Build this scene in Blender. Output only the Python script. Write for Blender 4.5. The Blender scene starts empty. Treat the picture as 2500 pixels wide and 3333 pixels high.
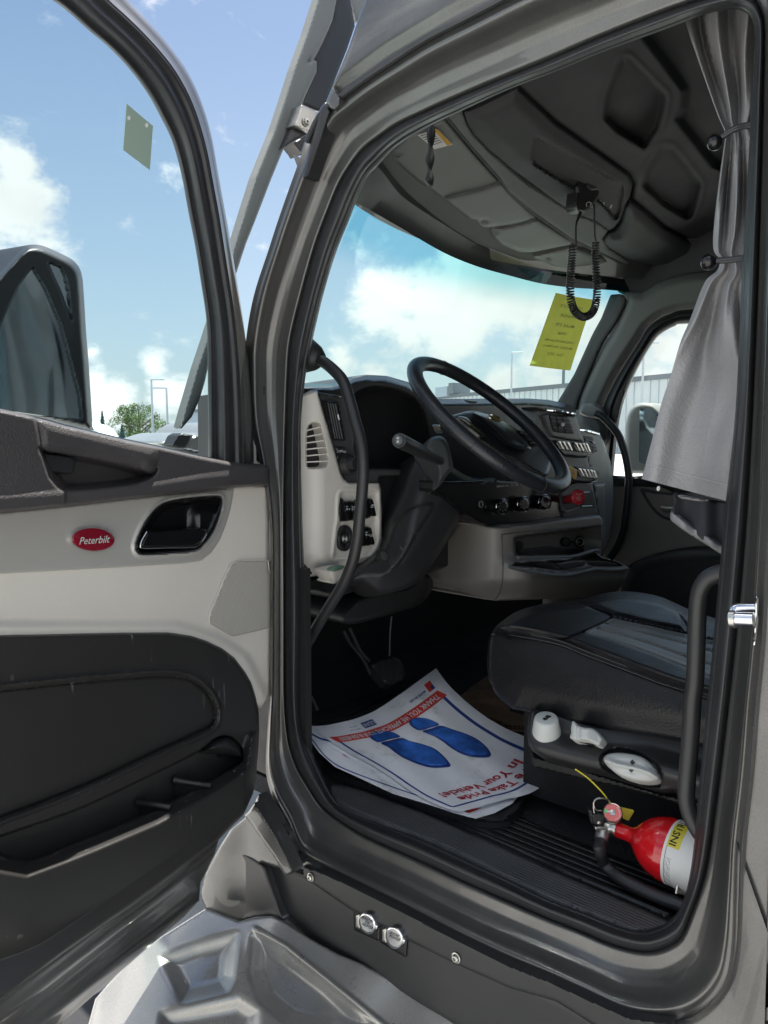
import bpy, bmesh, math, random
import numpy as np
from mathutils import Vector, Matrix
from mathutils.geometry import delaunay_2d_cdt
random.seed(7); rng = np.random.default_rng(7)
R = math.radians
S = bpy.context.scene
# ---------------------------------------------------------------- camera
CAM = np.array([-1.25, 0.0, 1.90]); AZ = R(48); PT = R(-5.65); FPX = 2501.0; CX, CY = 1250.0, 1666.5
FW = np.array([math.sin(AZ)*math.cos(PT), math.cos(AZ)*math.cos(PT), math.sin(PT)])
RT = np.array([math.cos(AZ), -math.sin(AZ), 0.0])
UP = np.cross(RT, FW)
cd = bpy.data.cameras.new('camera'); cam = bpy.data.objects.new('camera', cd); S.collection.objects.link(cam)
M = Matrix(((RT[0], UP[0], -FW[0], CAM[0]), (RT[1], UP[1], -FW[1], CAM[1]), (RT[2], UP[2], -FW[2], CAM[2]), (0, 0, 0, 1)))
cam.matrix_world = M
cd.sensor_fit = 'HORIZONTAL'; cd.sensor_width = 36.0; cd.lens = 36.0*FPX/2500.0; cd.clip_start = 0.02; cd.clip_end = 3000
S.camera = cam
def rays(X, Y):
    X = np.asarray(X, float); Y = np.asarray(Y, float)
    return FW + np.multiply.outer((X-CX)/FPX, RT) + np.multiply.outer((CY-Y)/FPX, UP)
# ---------------------------------------------------------------- light
SUN_EL, SUN_AZ = R(71), R(72)      # azimuth from +Y towards +X
EXPO = 1.3; SKYK = 0.064; SUNK = 5.0
w = bpy.data.worlds.new('World'); S.world = w; w.use_nodes = True
nt = w.node_tree; N = nt.nodes; L = nt.links; N.clear()
wo = N.new('ShaderNodeOutputWorld'); bg = N.new('ShaderNodeBackground'); L.new(bg.outputs[0], wo.inputs[0])
sky = N.new('ShaderNodeTexSky'); sky.sky_type = 'NISHITA'; sky.sun_disc = False
sky.sun_elevation = SUN_EL; sky.sun_rotation = SUN_AZ; sky.altitude = 100; sky.air_density = 1.0; sky.dust_density = 1.2; sky.ozone_density = 1.3
bg.inputs[1].default_value = SKYK
tc = N.new('ShaderNodeTexCoord')
def mth(op, a, b=None, c=None, clamp=False):
    n = N.new('ShaderNodeMath'); n.operation = op; n.use_clamp = clamp
    for i, v in enumerate((a, b, c)):
        if v is None: continue
        if isinstance(v, (int, float)): n.inputs[i].default_value = v
        else: L.new(v, n.inputs[i])
    return n.outputs[0]
nrm = N.new('ShaderNodeVectorMath'); nrm.operation = 'NORMALIZE'; L.new(tc.outputs['Generated'], nrm.inputs[0])
# cumulus clouds: soft blobs at directions of the sky, broken up by noise
CL = [(50,540,85,.9),(60,700,150,1.05),(-60,850,160,1.0),(190,800,60,.5),(-250,600,260,.9),(400,845,50,.36),(490,825,45,.34),(500,1185,60,.9),(295,1150,50,.75),(300,1245,80,.75),(390,1280,90,.85),(545,1290,90,.9),(350,1340,140,.7),
      (1480,850,90,.95),(1270,960,120,1.0),(1480,1010,190,1.15),(1700,930,200,1.15),(1850,1060,180,.95),(1330,1100,130,.75),(1120,1185,55,.85),(1215,1215,60,.75),(1640,1255,75,.85),(1800,1240,110,.75),(2170,1130,70,1.0),(2100,1225,100,.8),(2350,1050,260,.9),(2700,900,300,.9),(-700,900,350,.9)]
acc = None
for (px, py, rad, st) in CL:
    d = rays([px], [py])[0]; d = d/np.linalg.norm(d)
    ds = N.new('ShaderNodeVectorMath'); ds.operation = 'DISTANCE'; L.new(nrm.outputs[0], ds.inputs[0]); ds.inputs[1].default_value = tuple(d)
    k = math.cos(math.atan((px-CX)/FPX)); rr = rad/FPX*k*1.45
    v = mth('MULTIPLY', mth('SUBTRACT', 1.0, mth('MULTIPLY', ds.outputs['Value'], 1/rr), clamp=True), st*1.3)
    acc = v if acc is None else mth('MAXIMUM', acc, v)
def noise(scale, det, rough=.55, vec=None, dist=0.0):
    n = N.new('ShaderNodeTexNoise'); n.inputs['Scale'].default_value = scale; n.inputs['Detail'].default_value = det; n.inputs['Roughness'].default_value = rough; n.inputs['Distortion'].default_value = dist
    L.new(vec if vec is not None else nrm.outputs[0], n.inputs['Vector']); return n.outputs['Fac']
mpz = N.new('ShaderNodeVectorMath'); mpz.operation = 'MULTIPLY'; L.new(nrm.outputs[0], mpz.inputs[0]); mpz.inputs[1].default_value = (1, 1, 1.5)
n1 = noise(13, 10, .62, mpz.outputs[0], .2); n2 = noise(3.2, 4, .5, mpz.outputs[0]); n3 = noise(30, 4, .6, mpz.outputs[0])
up_ = N.new('ShaderNodeSeparateXYZ'); L.new(nrm.outputs[0], up_.inputs[0])
dens = mth('ADD', acc, mth('MULTIPLY', mth('SUBTRACT', n1, .5), 2.9))
dens = mth('ADD', dens, mth('MULTIPLY', mth('SUBTRACT', n3, .5), .35))
# invented clouds out of view behind the camera, brightened to fill the driver side
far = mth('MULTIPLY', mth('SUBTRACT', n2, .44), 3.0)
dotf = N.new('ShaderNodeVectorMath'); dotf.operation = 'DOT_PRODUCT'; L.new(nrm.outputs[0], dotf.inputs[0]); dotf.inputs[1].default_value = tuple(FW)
fill_mask = mth('MULTIPLY', mth('SUBTRACT', .60, dotf.outputs['Value']), 5.0, clamp=True)
dens = mth('MAXIMUM', dens, mth('MULTIPLY', mth('ADD', far, mth('MULTIPLY', n1, .4)), fill_mask))
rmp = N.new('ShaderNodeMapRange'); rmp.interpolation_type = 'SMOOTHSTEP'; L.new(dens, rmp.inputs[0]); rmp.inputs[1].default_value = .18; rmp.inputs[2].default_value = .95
cshade = N.new('ShaderNodeMapRange'); L.new(n2, cshade.inputs[0]); cshade.inputs[1].default_value = .35; cshade.inputs[2].default_value = .65; cshade.inputs[3].default_value = .72; cshade.inputs[4].default_value = 1.05
ccol = N.new('ShaderNodeVectorMath'); ccol.operation = 'SCALE'; ccol.inputs[0].default_value = (8.8, 8.8, 8.6); csc = mth('MULTIPLY', cshade.outputs[0], mth('ADD', 1.0, mth('MULTIPLY', fill_mask, .9))); L.new(csc, ccol.inputs['Scale'])  # the added clouds behind the camera get extra brightness as fill
hz = mth('MULTIPLY', mth('SUBTRACT', .52, up_.outputs[2]), 1.3, clamp=True)
skb = N.new('ShaderNodeMix'); skb.data_type = 'RGBA'; L.new(hz, skb.inputs[0]); L.new(sky.outputs[0], skb.inputs[6]); skb.inputs[7].default_value = (4.1, 5.1, 5.6, 1)
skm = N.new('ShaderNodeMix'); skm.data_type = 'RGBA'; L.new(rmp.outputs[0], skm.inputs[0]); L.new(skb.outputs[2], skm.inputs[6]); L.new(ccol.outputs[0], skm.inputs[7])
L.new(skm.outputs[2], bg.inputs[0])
sd_ = bpy.data.lights.new('sun', 'SUN'); sun = bpy.data.objects.new('sun', sd_); S.collection.objects.link(sun)
sd_.energy = SUNK; sd_.angle = R(.53); sd_.color = (1, .955, .88)
sdir = Vector((math.sin(SUN_AZ)*math.cos(SUN_EL), math.cos(SUN_AZ)*math.cos(SUN_EL), math.sin(SUN_EL)))
sun.rotation_euler = sdir.to_track_quat('Z', 'Y').to_euler(); sun.location = (0, 0, 12)
S.view_settings.view_transform = 'Standard'; S.view_settings.look = 'None'; S.view_settings.exposure = EXPO; S.view_settings.gamma = 1
S.render.engine = 'CYCLES'
try:
    S.cycles.max_bounces = 10; S.cycles.diffuse_bounces = 5; S.cycles.transparent_max_bounces = 24; S.cycles.sample_clamp_indirect = 6
    S.cycles.caustics_reflective = False; S.cycles.caustics_refractive = False
except Exception: pass
# ---------------------------------------------------------------- helpers: pixels of the reference -> rays
def t(c, r, pts): return [(830*c+x/2, 1106*r+y/2) for x, y in pts]
def crop(x0, y0):
    return lambda pts: [(x0+x/3.0164, y0+y/3.0164) for x, y in pts]
cA = crop(1550, 1250); cB = crop(950, 1200); cC = crop(950, 2150); cD = crop(1250, 1250); cE = crop(1800, 2550)
class Pl:
    def __init__(s, p, n): s.p = np.array(p, float); s.n = np.array(n, float); s.n /= np.linalg.norm(s.n)
    def __call__(s, X, Y, o=0.0):
        d = rays(X, Y); o = np.asarray(o, float)
        k = ((s.p-CAM)@s.n + o)/(d@s.n)
        return CAM + d*k[..., None]
def PX(v): return Pl((v, 0, 0), (-1, 0, 0))
def PY(v): return Pl((0, v, 0), (0, -1, 0))
def PZ(v): return Pl((0, 0, v), (0, 0, 1 if v < CAM[2] else -1))
HINGE = np.array([-.04, 1.47, 0]); DU = np.array([-.968, -.252, 0]); DN = np.array([.252, -.968, 0])
def PD(o): return Pl(HINGE+DN*o, DN)
def hit(pl, p, o=0.0): return pl([p[0]], [p[1]], np.array([o]))[0]
def mpp(P): return float((np.asarray(P)-CAM)@FW)/FPX     # metres per reference pixel at P
def atdepth(p, d):
    r = rays([p[0]], [p[1]])[0]; return CAM + r*d
def cr(pts, n=6, closed=True):
    P = np.array(pts, float); m = len(P); out = []
    rngi = range(m) if closed else range(m-1)
    for i in rngi:
        if closed: p0, p1, p2, p3 = P[i-1], P[i], P[(i+1) % m], P[(i+2) % m]
        else: p0, p1, p2, p3 = P[max(i-1, 0)], P[i], P[i+1], P[min(i+2, m-1)]
        for k in range(n):
            u = k/n; out.append(.5*((2*p1)+(-p0+p2)*u+(2*p0-5*p1+4*p2-p3)*u*u+(-p0+3*p1-3*p2+p3)*u**3))
    if not closed: out.append(P[-1])
    return [tuple(q) for q in out]
def rc(pts, r, n=5):
    P = [np.array(p, float) for p in pts]; m = len(P); out = []
    for i in range(m):
        a, b, c = P[i-1], P[i], P[(i+1) % m]
        d1 = a-b; d2 = c-b; l1 = np.linalg.norm(d1); l2 = np.linalg.norm(d2)
        rr = min(r, l1*.45, l2*.45)
        s = b+d1/l1*rr; e = b+d2/l2*rr
        for k in range(n+1):
            u = k/n; out.append(tuple((1-u)**2*s+2*u*(1-u)*b+u*u*e))
    return out
def ell(c, rx, ry, rot=0, n=32):
    a = R(rot); return [(c[0]+rx*math.cos(q)*math.cos(a)-ry*math.sin(q)*math.sin(a), c[1]+rx*math.cos(q)*math.sin(a)+ry*math.sin(q)*math.cos(a)) for q in [2*math.pi*i/n for i in range(n)]]
def resamp(pts, step):
    P = np.array(pts+[pts[0]], float); out = []
    for a, b in zip(P[:-1], P[1:]):
        l = np.linalg.norm(b-a); k = max(1, int(round(l/step)))
        if l < 1e-6: continue
        for i in range(k): out.append(a+(b-a)*i/k)
    q = [out[0]]
    for p in out[1:]:
        if np.linalg.norm(p-q[-1]) > step*.35: q.append(p)
    if len(q) > 3 and np.linalg.norm(q[-1]-q[0]) < step*.35: q.pop()
    return np.array(q)
def dist_poly(X, Y, P):
    P = np.asarray(P, float); A = P; B = np.roll(P, -1, 0); Q = np.stack([X, Y], -1); D = np.full(len(X), 1e9)
    for a, b in zip(A, B):
        ab = b-a; l = ab@ab
        if l < 1e-12: continue
        u = np.clip(((Q-a)@ab)/l, 0, 1); D = np.minimum(D, ((Q-(a+u[:, None]*ab))**2).sum(1))
    return np.sqrt(D)
def inside(X, Y, P):
    P = np.asarray(P, float); c = np.zeros(len(X), bool)
    for a, b in zip(P, np.roll(P, -1, 0)):
        if a[1] == b[1]: continue
        m = ((a[1] > Y) != (b[1] > Y)); xs = (b[0]-a[0])*(Y-a[1])/(b[1]-a[1])+a[0]; c ^= m & (X < xs)
    return c
def sdist(X, Y, P):
    d = dist_poly(X, Y, P); return np.where(inside(X, Y, P), d, -d)
def sm(v, a, b):
    u = np.clip((v-a)/(b-a), 0, 1); return u*u*(3-2*u)
# ---------------------------------------------------------------- materials
def mat(name, col, rough=.5, metal=0.0, bump=None, coat=0.0, var=None, spec=.5, trans=0.0, croug=.05, sheen=0.0, rvar=None, bump2=None):
    m = bpy.data.materials.new(name); m.use_nodes = True; n = m.node_tree.nodes; l = m.node_tree.links; b = n['Principled BSDF']
    b.inputs['Base Color'].default_value = (*col, 1); b.inputs['Roughness'].default_value = rough; b.inputs['Metallic'].default_value = metal
    b.inputs['Coat Weight'].default_value = coat; b.inputs['Coat Roughness'].default_value = croug; b.inputs['Specular IOR Level'].default_value = spec
    if sheen: b.inputs['Sheen Weight'].default_value = sheen
    co = n.new('ShaderNodeTexCoord')
    def nz(s, d=4, r=.55, vec=None):
        x = n.new('ShaderNodeTexNoise'); x.inputs['Scale'].default_value = s; x.inputs['Detail'].default_value = d; x.inputs['Roughness'].default_value = r
        l.new(vec or co.outputs['Object'], x.inputs['Vector']); return x
    if var:   # (scale, amount)
        x = nz(var[0]); mr = n.new('ShaderNodeMapRange'); l.new(x.outputs['Fac'], mr.inputs[0]); mr.inputs[1].default_value = .3; mr.inputs[2].default_value = .7
        mr.inputs[3].default_value = 1-var[1]; mr.inputs[4].default_value = 1+var[1]
        v = n.new('ShaderNodeVectorMath'); v.operation = 'SCALE'; v.inputs[0].default_value = col; l.new(mr.outputs[0], v.inputs['Scale']); l.new(v.outputs[0], b.inputs['Base Color'])
    rv = rvar if rvar is not None else .12
    x = nz(9, 5, .6); mr = n.new('ShaderNodeMapRange'); l.new(x.outputs['Fac'], mr.inputs[0]); mr.inputs[1].default_value = .3; mr.inputs[2].default_value = .75
    mr.inputs[3].default_value = max(.02, rough*(1-rv)); mr.inputs[4].default_value = min(1, rough*(1+rv)+.02); l.new(mr.outputs[0], b.inputs['Roughness'])
    if bump:  # (scale, strength, distance)
        x = nz(bump[0], 3, .6); bp = n.new('ShaderNodeBump'); bp.inputs['Strength'].default_value = bump[1]; bp.inputs['Distance'].default_value = bump[2]
        l.new(x.outputs['Fac'], bp.inputs['Height']); l.new(bp.outputs[0], b.inputs['Normal'])
        if bump2:
            y = nz(bump2[0], 3, .6); bq = n.new('ShaderNodeBump'); bq.inputs['Strength'].default_value = bump2[1]; bq.inputs['Distance'].default_value = bump2[2]
            l.new(y.outputs['Fac'], bq.inputs['Height']); l.new(bp.outputs[0], bq.inputs['Normal']); l.new(bq.outputs[0], b.inputs['Normal'])
    return m
def leather(name, col, rough, scale=220, strength=.5, dist=.0012, spec=.5, extra=None):
    m = mat(name, col, rough, spec=spec, var=(6, .12)); n = m.node_tree.nodes; l = m.node_tree.links; b = n['Principled BSDF']
    co = n.new('ShaderNodeTexCoord'); v = n.new('ShaderNodeTexVoronoi'); v.feature = 'SMOOTH_F1'; v.inputs['Scale'].default_value = scale; v.inputs['Smoothness'].default_value = .4
    nz = n.new('ShaderNodeTexNoise'); nz.inputs['Scale'].default_value = 14; nz.inputs['Detail'].default_value = 4; l.new(co.outputs['Object'], nz.inputs['Vector'])
    mx = n.new('ShaderNodeMix'); mx.data_type = 'VECTOR'; mx.inputs[0].default_value = .04; l.new(co.outputs['Object'], mx.inputs[4]); l.new(nz.outputs['Color'], mx.inputs[5]); l.new(mx.outputs[1], v.inputs['Vector'])
    bp = n.new('ShaderNodeBump'); bp.inputs['Strength'].default_value = strength; bp.inputs['Distance'].default_value = dist; l.new(v.outputs['Distance'], bp.inputs['Height'])
    b2 = n.new('ShaderNodeBump'); b2.inputs['Strength'].default_value = .35; b2.inputs['Distance'].default_value = .003; l.new(nz.outputs['Fac'], b2.inputs['Height']); l.new(bp.outputs[0], b2.inputs['Normal']); l.new(b2.outputs[0], b.inputs['Normal'])
    return m
def glass(name, tint, refl=.06, dirt=.02, band=None):
    m = bpy.data.materials.new(name); m.use_nodes = True; n = m.node_tree.nodes; l = m.node_tree.links; n.clear()
    o = n.new('ShaderNodeOutputMaterial'); tr = n.new('ShaderNodeBsdfTransparent'); gl = n.new('ShaderNodeBsdfGlossy'); gl.inputs['Roughness'].default_value = .02
    tr.inputs[0].default_value = (*tint, 1)
    if band:  # teal shade band by height: (z0, z1, colour)
        g = n.new('ShaderNodeNewGeometry'); s = n.new('ShaderNodeSeparateXYZ'); l.new(g.outputs['Position'], s.inputs[0]); mr = n.new('ShaderNodeMapRange'); mr.interpolation_type = 'SMOOTHSTEP'
        l.new(s.outputs[2], mr.inputs[0]); mr.inputs[1].default_value = band[0]; mr.inputs[2].default_value = band[1]
        mx = n.new('ShaderNodeMix'); mx.data_type = 'RGBA'; l.new(mr.outputs[0], mx.inputs[0]); mx.inputs[6].default_value = (*tint, 1); mx.inputs[7].default_value = (*band[2], 1); l.new(mx.outputs[2], tr.inputs[0])
    ge = n.new('ShaderNodeNewGeometry'); dt = n.new('ShaderNodeVectorMath'); dt.operation = 'DOT_PRODUCT'; l.new(ge.outputs['Incoming'], dt.inputs[0]); l.new(ge.outputs['Normal'], dt.inputs[1])
    def mm(op, x, y):
        q = n.new('ShaderNodeMath'); q.operation = op
        for i, v in enumerate((x, y)):
            if isinstance(v, (int, float)): q.inputs[i].default_value = v
            elif v is not None: l.new(v, q.inputs[i])
        return q
    a = mm('ADD', mm('MULTIPLY', mm('POWER', mm('SUBTRACT', 1.0, mm('ABSOLUTE', dt.outputs['Value'], None).outputs[0]).outputs[0], 5.0).outputs[0], .55).outputs[0], refl)
    mx = n.new('ShaderNodeMixShader'); l.new(a.outputs[0], mx.inputs[0]); l.new(tr.outputs[0], mx.inputs[1]); l.new(gl.outputs[0], mx.inputs[2])
    df = n.new('ShaderNodeBsdfTranslucent'); df.inputs[0].default_value = (.8, .85, .9, 1); co = n.new('ShaderNodeTexCoord'); nz = n.new('ShaderNodeTexNoise'); nz.inputs['Scale'].default_value = 5; nz.inputs['Detail'].default_value = 6
    l.new(co.outputs['Object'], nz.inputs['Vector']); mr = n.new('ShaderNodeMapRange'); l.new(nz.outputs['Fac'], mr.inputs[0]); mr.inputs[1].default_value = .4; mr.inputs[2].default_value = .8; mr.inputs[3].default_value = 0; mr.inputs[4].default_value = dirt*2
    m2 = n.new('ShaderNodeMixShader'); l.new(mr.outputs[0], m2.inputs[0]); l.new(mx.outputs[0], m2.inputs[1]); l.new(df.outputs[0], m2.inputs[2]); l.new(m2.outputs[0], o.inputs[0])
    return m
def paint(name, col, rough=.28, metal=.75, coat=1.0, dirt=.22):
    m = mat(name, col, rough, metal, coat=coat, croug=.03, rvar=.2); n = m.node_tree.nodes; l = m.node_tree.links; b = n['Principled BSDF']
    co = n.new('ShaderNodeTexCoord'); v = n.new('ShaderNodeTexVoronoi'); v.inputs['Scale'].default_value = 900; l.new(co.outputs['Object'], v.inputs['Vector'])
    mr = n.new('ShaderNodeMapRange'); l.new(v.outputs['Distance'], mr.inputs[0]); mr.inputs[1].default_value = 0; mr.inputs[2].default_value = .8; mr.inputs[3].default_value = 1.25; mr.inputs[4].default_value = .75
    sc = n.new('ShaderNodeVectorMath'); sc.operation = 'SCALE'; sc.inputs[0].default_value = col; l.new(mr.outputs[0], sc.inputs['Scale'])
    nz = n.new('ShaderNodeTexNoise'); nz.inputs['Scale'].default_value = 7; nz.inputs['Detail'].default_value = 7; nz.inputs['Roughness'].default_value = .65; l.new(co.outputs['Object'], nz.inputs['Vector'])
    m3 = n.new('ShaderNodeMapRange'); l.new(nz.outputs['Fac'], m3.inputs[0]); m3.inputs[1].default_value = .45; m3.inputs[2].default_value = .8; m3.inputs[3].default_value = 0; m3.inputs[4].default_value = dirt
    mx = n.new('ShaderNodeMix'); mx.data_type = 'RGBA'; l.new(m3.outputs[0], mx.inputs[0]); l.new(sc.outputs[0], mx.inputs[6]); mx.inputs[7].default_value = (.24, .235, .22, 1); l.new(mx.outputs[2], b.inputs['Base Color'])
    return m
MT = {}
MT['paint'] = paint('graphite_metallic_paint', (.120, .120, .117), .34, .6, .5)
MT['fair'] = paint('grey_fairing_paint', (.40, .39, .37), .30, .5, .5, .07)
MT['rubber'] = mat('black_rubber', (.027, .028, .031), .42, bump=(60, .15, .002), var=(5, .25), rvar=.3)

def ribmat(name, col, per, d, rough=.45):
    m = mat(name, col, rough, var=(8, .2)); n = m.node_tree.nodes; l = m.node_tree.links; b = n['Principled BSDF']; co = n.new('ShaderNodeTexCoord'); s = n.new('ShaderNodeSeparateXYZ'); l.new(co.outputs['Object'], s.inputs[0])
    def q(op, a, c): x = n.new('ShaderNodeMath'); x.operation = op; l.new(a, x.inputs[0]); x.inputs[1].default_value = c; return x.outputs[0]
    f = q('MULTIPLY', q('FRACT', q('MULTIPLY', s.outputs[0], 1/per), 0), 1.0)
    r = n.new('ShaderNodeValToRGB'); l.new(f, r.inputs[0]); e = r.color_ramp.elements; e[0].position = 0.0; e[0].color = (0, 0, 0, 1); e[1].position = .2; e[1].color = (1, 1, 1, 1); x = e.new(.62); x.color = (1, 1, 1, 1); x = e.new(.82); x.color = (0, 0, 0, 1)
    bp = n.new('ShaderNodeBump'); bp.inputs['Strength'].default_value = 1.0; bp.inputs['Distance'].default_value = d; l.new(r.outputs[0], bp.inputs['Height']); l.new(bp.outputs[0], b.inputs['Normal']); return m
MT['ribrub'] = ribmat('sill_plastic', (.075, .077, .081), .0085, .0016); MT['ribflr'] = ribmat('floor_ribs', (.022, .0225, .024), .021, .004, .38)
MT['plast'] = mat('black_plastic', (.022, .0225, .024), .42, bump=(700, .35, .0005), var=(4, .15))
MT['gloss'] = mat('gloss_black', (.008, .008, .009), .22)
MT['dgrey'] = mat('charcoal_plastic', (.06, .064, .066), .5, bump=(600, .3, .0005))
MT['mgrey'] = mat('grey_plastic', (.19, .20, .195), .5, bump=(600, .3, .0005))
MT['beige'] = mat('beige_plastic', (.70, .665, .60), .55, bump=(420, .6, .0008), var=(3, .04))
MT['beige2'] = mat('shaded_beige_plastic', (.235, .218, .20), .5, bump=(500, .4, .0006), var=(3, .05))  # the beige plastic darkened, cab shade put into its colour
MT['head'] = mat('headliner_fabric', (.18, .19, .185), .9, bump=(900, .4, .0008), var=(3, .06))
MT['headd'] = mat('headliner_dark', (.068, .071, .073), .8, bump=(700, .3, .0006), var=(3, .1))
MT['visor'] = mat('visor_vinyl', (.22, .23, .22), .6, bump=(400, .3, .0008))
MT['dark'] = mat('footwell_carpet', (.012, .012, .014), .95, bump=(300, .8, .002))
MT['carpet'] = mat('cab_carpet', (.018, .018, .021), .95, bump=(420, 1, .003), var=(160, .7))
MT['leath'] = leather('black_leather', (.010, .0102, .012), .34, 260, .4, spec=.3)
MT['wheel'] = leather('wheel_leather', (.018, .020, .024), .30, 330, .6, .0009)
MT['curt'] = leather('grey_vinyl_curtain', (.27, .268, .275), .5, 190, .6, .0014)
MT['curtd'] = mat('curtain_lining', (.035, .036, .045), .85)
MT['pad'] = leather('dark_armrest_vinyl', (.055, .052, .054), .45, 330, .6, .0012)
MT['chrome'] = mat('chrome', (.75, .76, .78), .12, 1.0, rvar=.4)
MT['steel'] = mat('brushed_steel', (.52, .51, .48), .3, 1.0, bump=(80, .2, .001))
MT['bolt'] = mat('zinc_bolt', (.38, .37, .35), .42, 1.0)
MT['red'] = mat('red_enamel', (.62, .006, .012), .20, coat=.6, var=(6, .08), bump=(18, .25, .002))
MT['redk'] = mat('red_knob', (.42, .02, .03), .4)
MT['maroon'] = mat('maroon_enamel', (.22, .008, .022), .22, coat=.8)
MT['knob'] = mat('pale_grey_knob', (.56, .58, .56), .42, var=(30, .03))
MT['white'] = mat('white_label', (.78, .78, .76), .5)
MT['yellow'] = mat('yellow_plastic', (.72, .62, .06), .5)
MT['tagy'] = mat('amber_tag', (.62, .36, .03), .5)
MT['ink'] = mat('black_ink', (.015, .015, .015), .6)
MT['inkw'] = mat('white_ink', (.75, .78, .8), .5)
MT['rink'] = mat('red_ink', (.60, .045, .03), .6)
MT['rinkd'] = mat('dark_red_ink', (.42, .012, .03), .6)
MT['bink'] = mat('navy_ink', (.020, .055, .24), .5)
MT['bl2'] = mat('blue_ink', (.03, .13, .48), .5, var=(24, .5))
MT['gold'] = mat('gold_emblem', (.55, .42, .10), .3, .8)
MT['green'] = mat('green_mark', (.1, .6, .2), .5)
MT['brown'] = mat('sunlit_floor', (.20, .125, .07), .8, var=(15, .3))  # tan of sunlight falling on the floor, put into the colour
MT['greench'] = mat('green_lever', (.12, .22, .16), .4)
MT['winglass'] = glass('door_glass', (.80, .90, .91), .03, .0)
MT['wsglass'] = glass('windshield_glass', (.80, .92, .90), .03, .0, (2.42, 2.54, (.35, .72, .76)))
MT['psglass'] = glass('side_glass', (.86, .93, .92), .03, .0)
MT['mirror'] = mat('mirror_glass', (.60, .70, .78), .05, 1.0)
# ---------------------------------------------------------------- mesh builder
WL = {}
class MB:
    def __init__(s): s.v = []; s.f = []; s.m = []; s.mats = []
    def add(s, V, F, m):
        if m not in s.mats: s.mats.append(m)
        k = len(s.v); i = s.mats.index(m)
        s.v += [tuple(map(float, q)) for q in V]; s.f += [tuple(int(a)+k for a in f) for f in F]; s.m += [i]*len(F); return s
    def build(s, name, parent=None, label=None, cat=None, group=None, kind=None, angle=38, bevel=0, sub=0):
        V = np.array(s.v); c = (V.min(0)+V.max(0))/2
        me = bpy.data.meshes.new(name); me.from_pydata([tuple(q) for q in V-c], [], s.f)
        for m in s.mats: me.materials.append(MT[m] if isinstance(m, str) else m)
        me.polygons.foreach_set('material_index', s.m); me.polygons.foreach_set('use_smooth', [True]*len(s.f)); me.update()
        bm = bmesh.new(); bm.from_mesh(me); bmesh.ops.remove_doubles(bm, verts=bm.verts, dist=1e-6); bm.to_mesh(me); bm.free()
        me.set_sharp_from_angle(angle=R(angle))
        o = bpy.data.objects.new(name, me); S.collection.objects.link(o)
        o.location = Vector(c); WL[o.name] = Vector(c)
        if parent is not None: o.parent = parent; o.matrix_parent_inverse = Matrix.Translation(-WL[parent.name])
        tag(o, label, cat, group, kind)
        if bevel: b = o.modifiers.new('bevel', 'BEVEL'); b.width = bevel; b.segments = 2; b.limit_method = 'ANGLE'; b.angle_limit = R(35)
        return o
def tag(o, label=None, cat=None, group=None, kind=None):
    if label: o['label'] = label
    if cat: o['category'] = cat
    if group: o['group'] = group
    if kind: o['kind'] = kind
def empty(name, loc, label, cat, group=None):
    o = bpy.data.objects.new(name, None); S.collection.objects.link(o); o.location = loc; o.empty_display_size = .1; WL[o.name] = Vector(loc); tag(o, label, cat, group); return o
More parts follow.
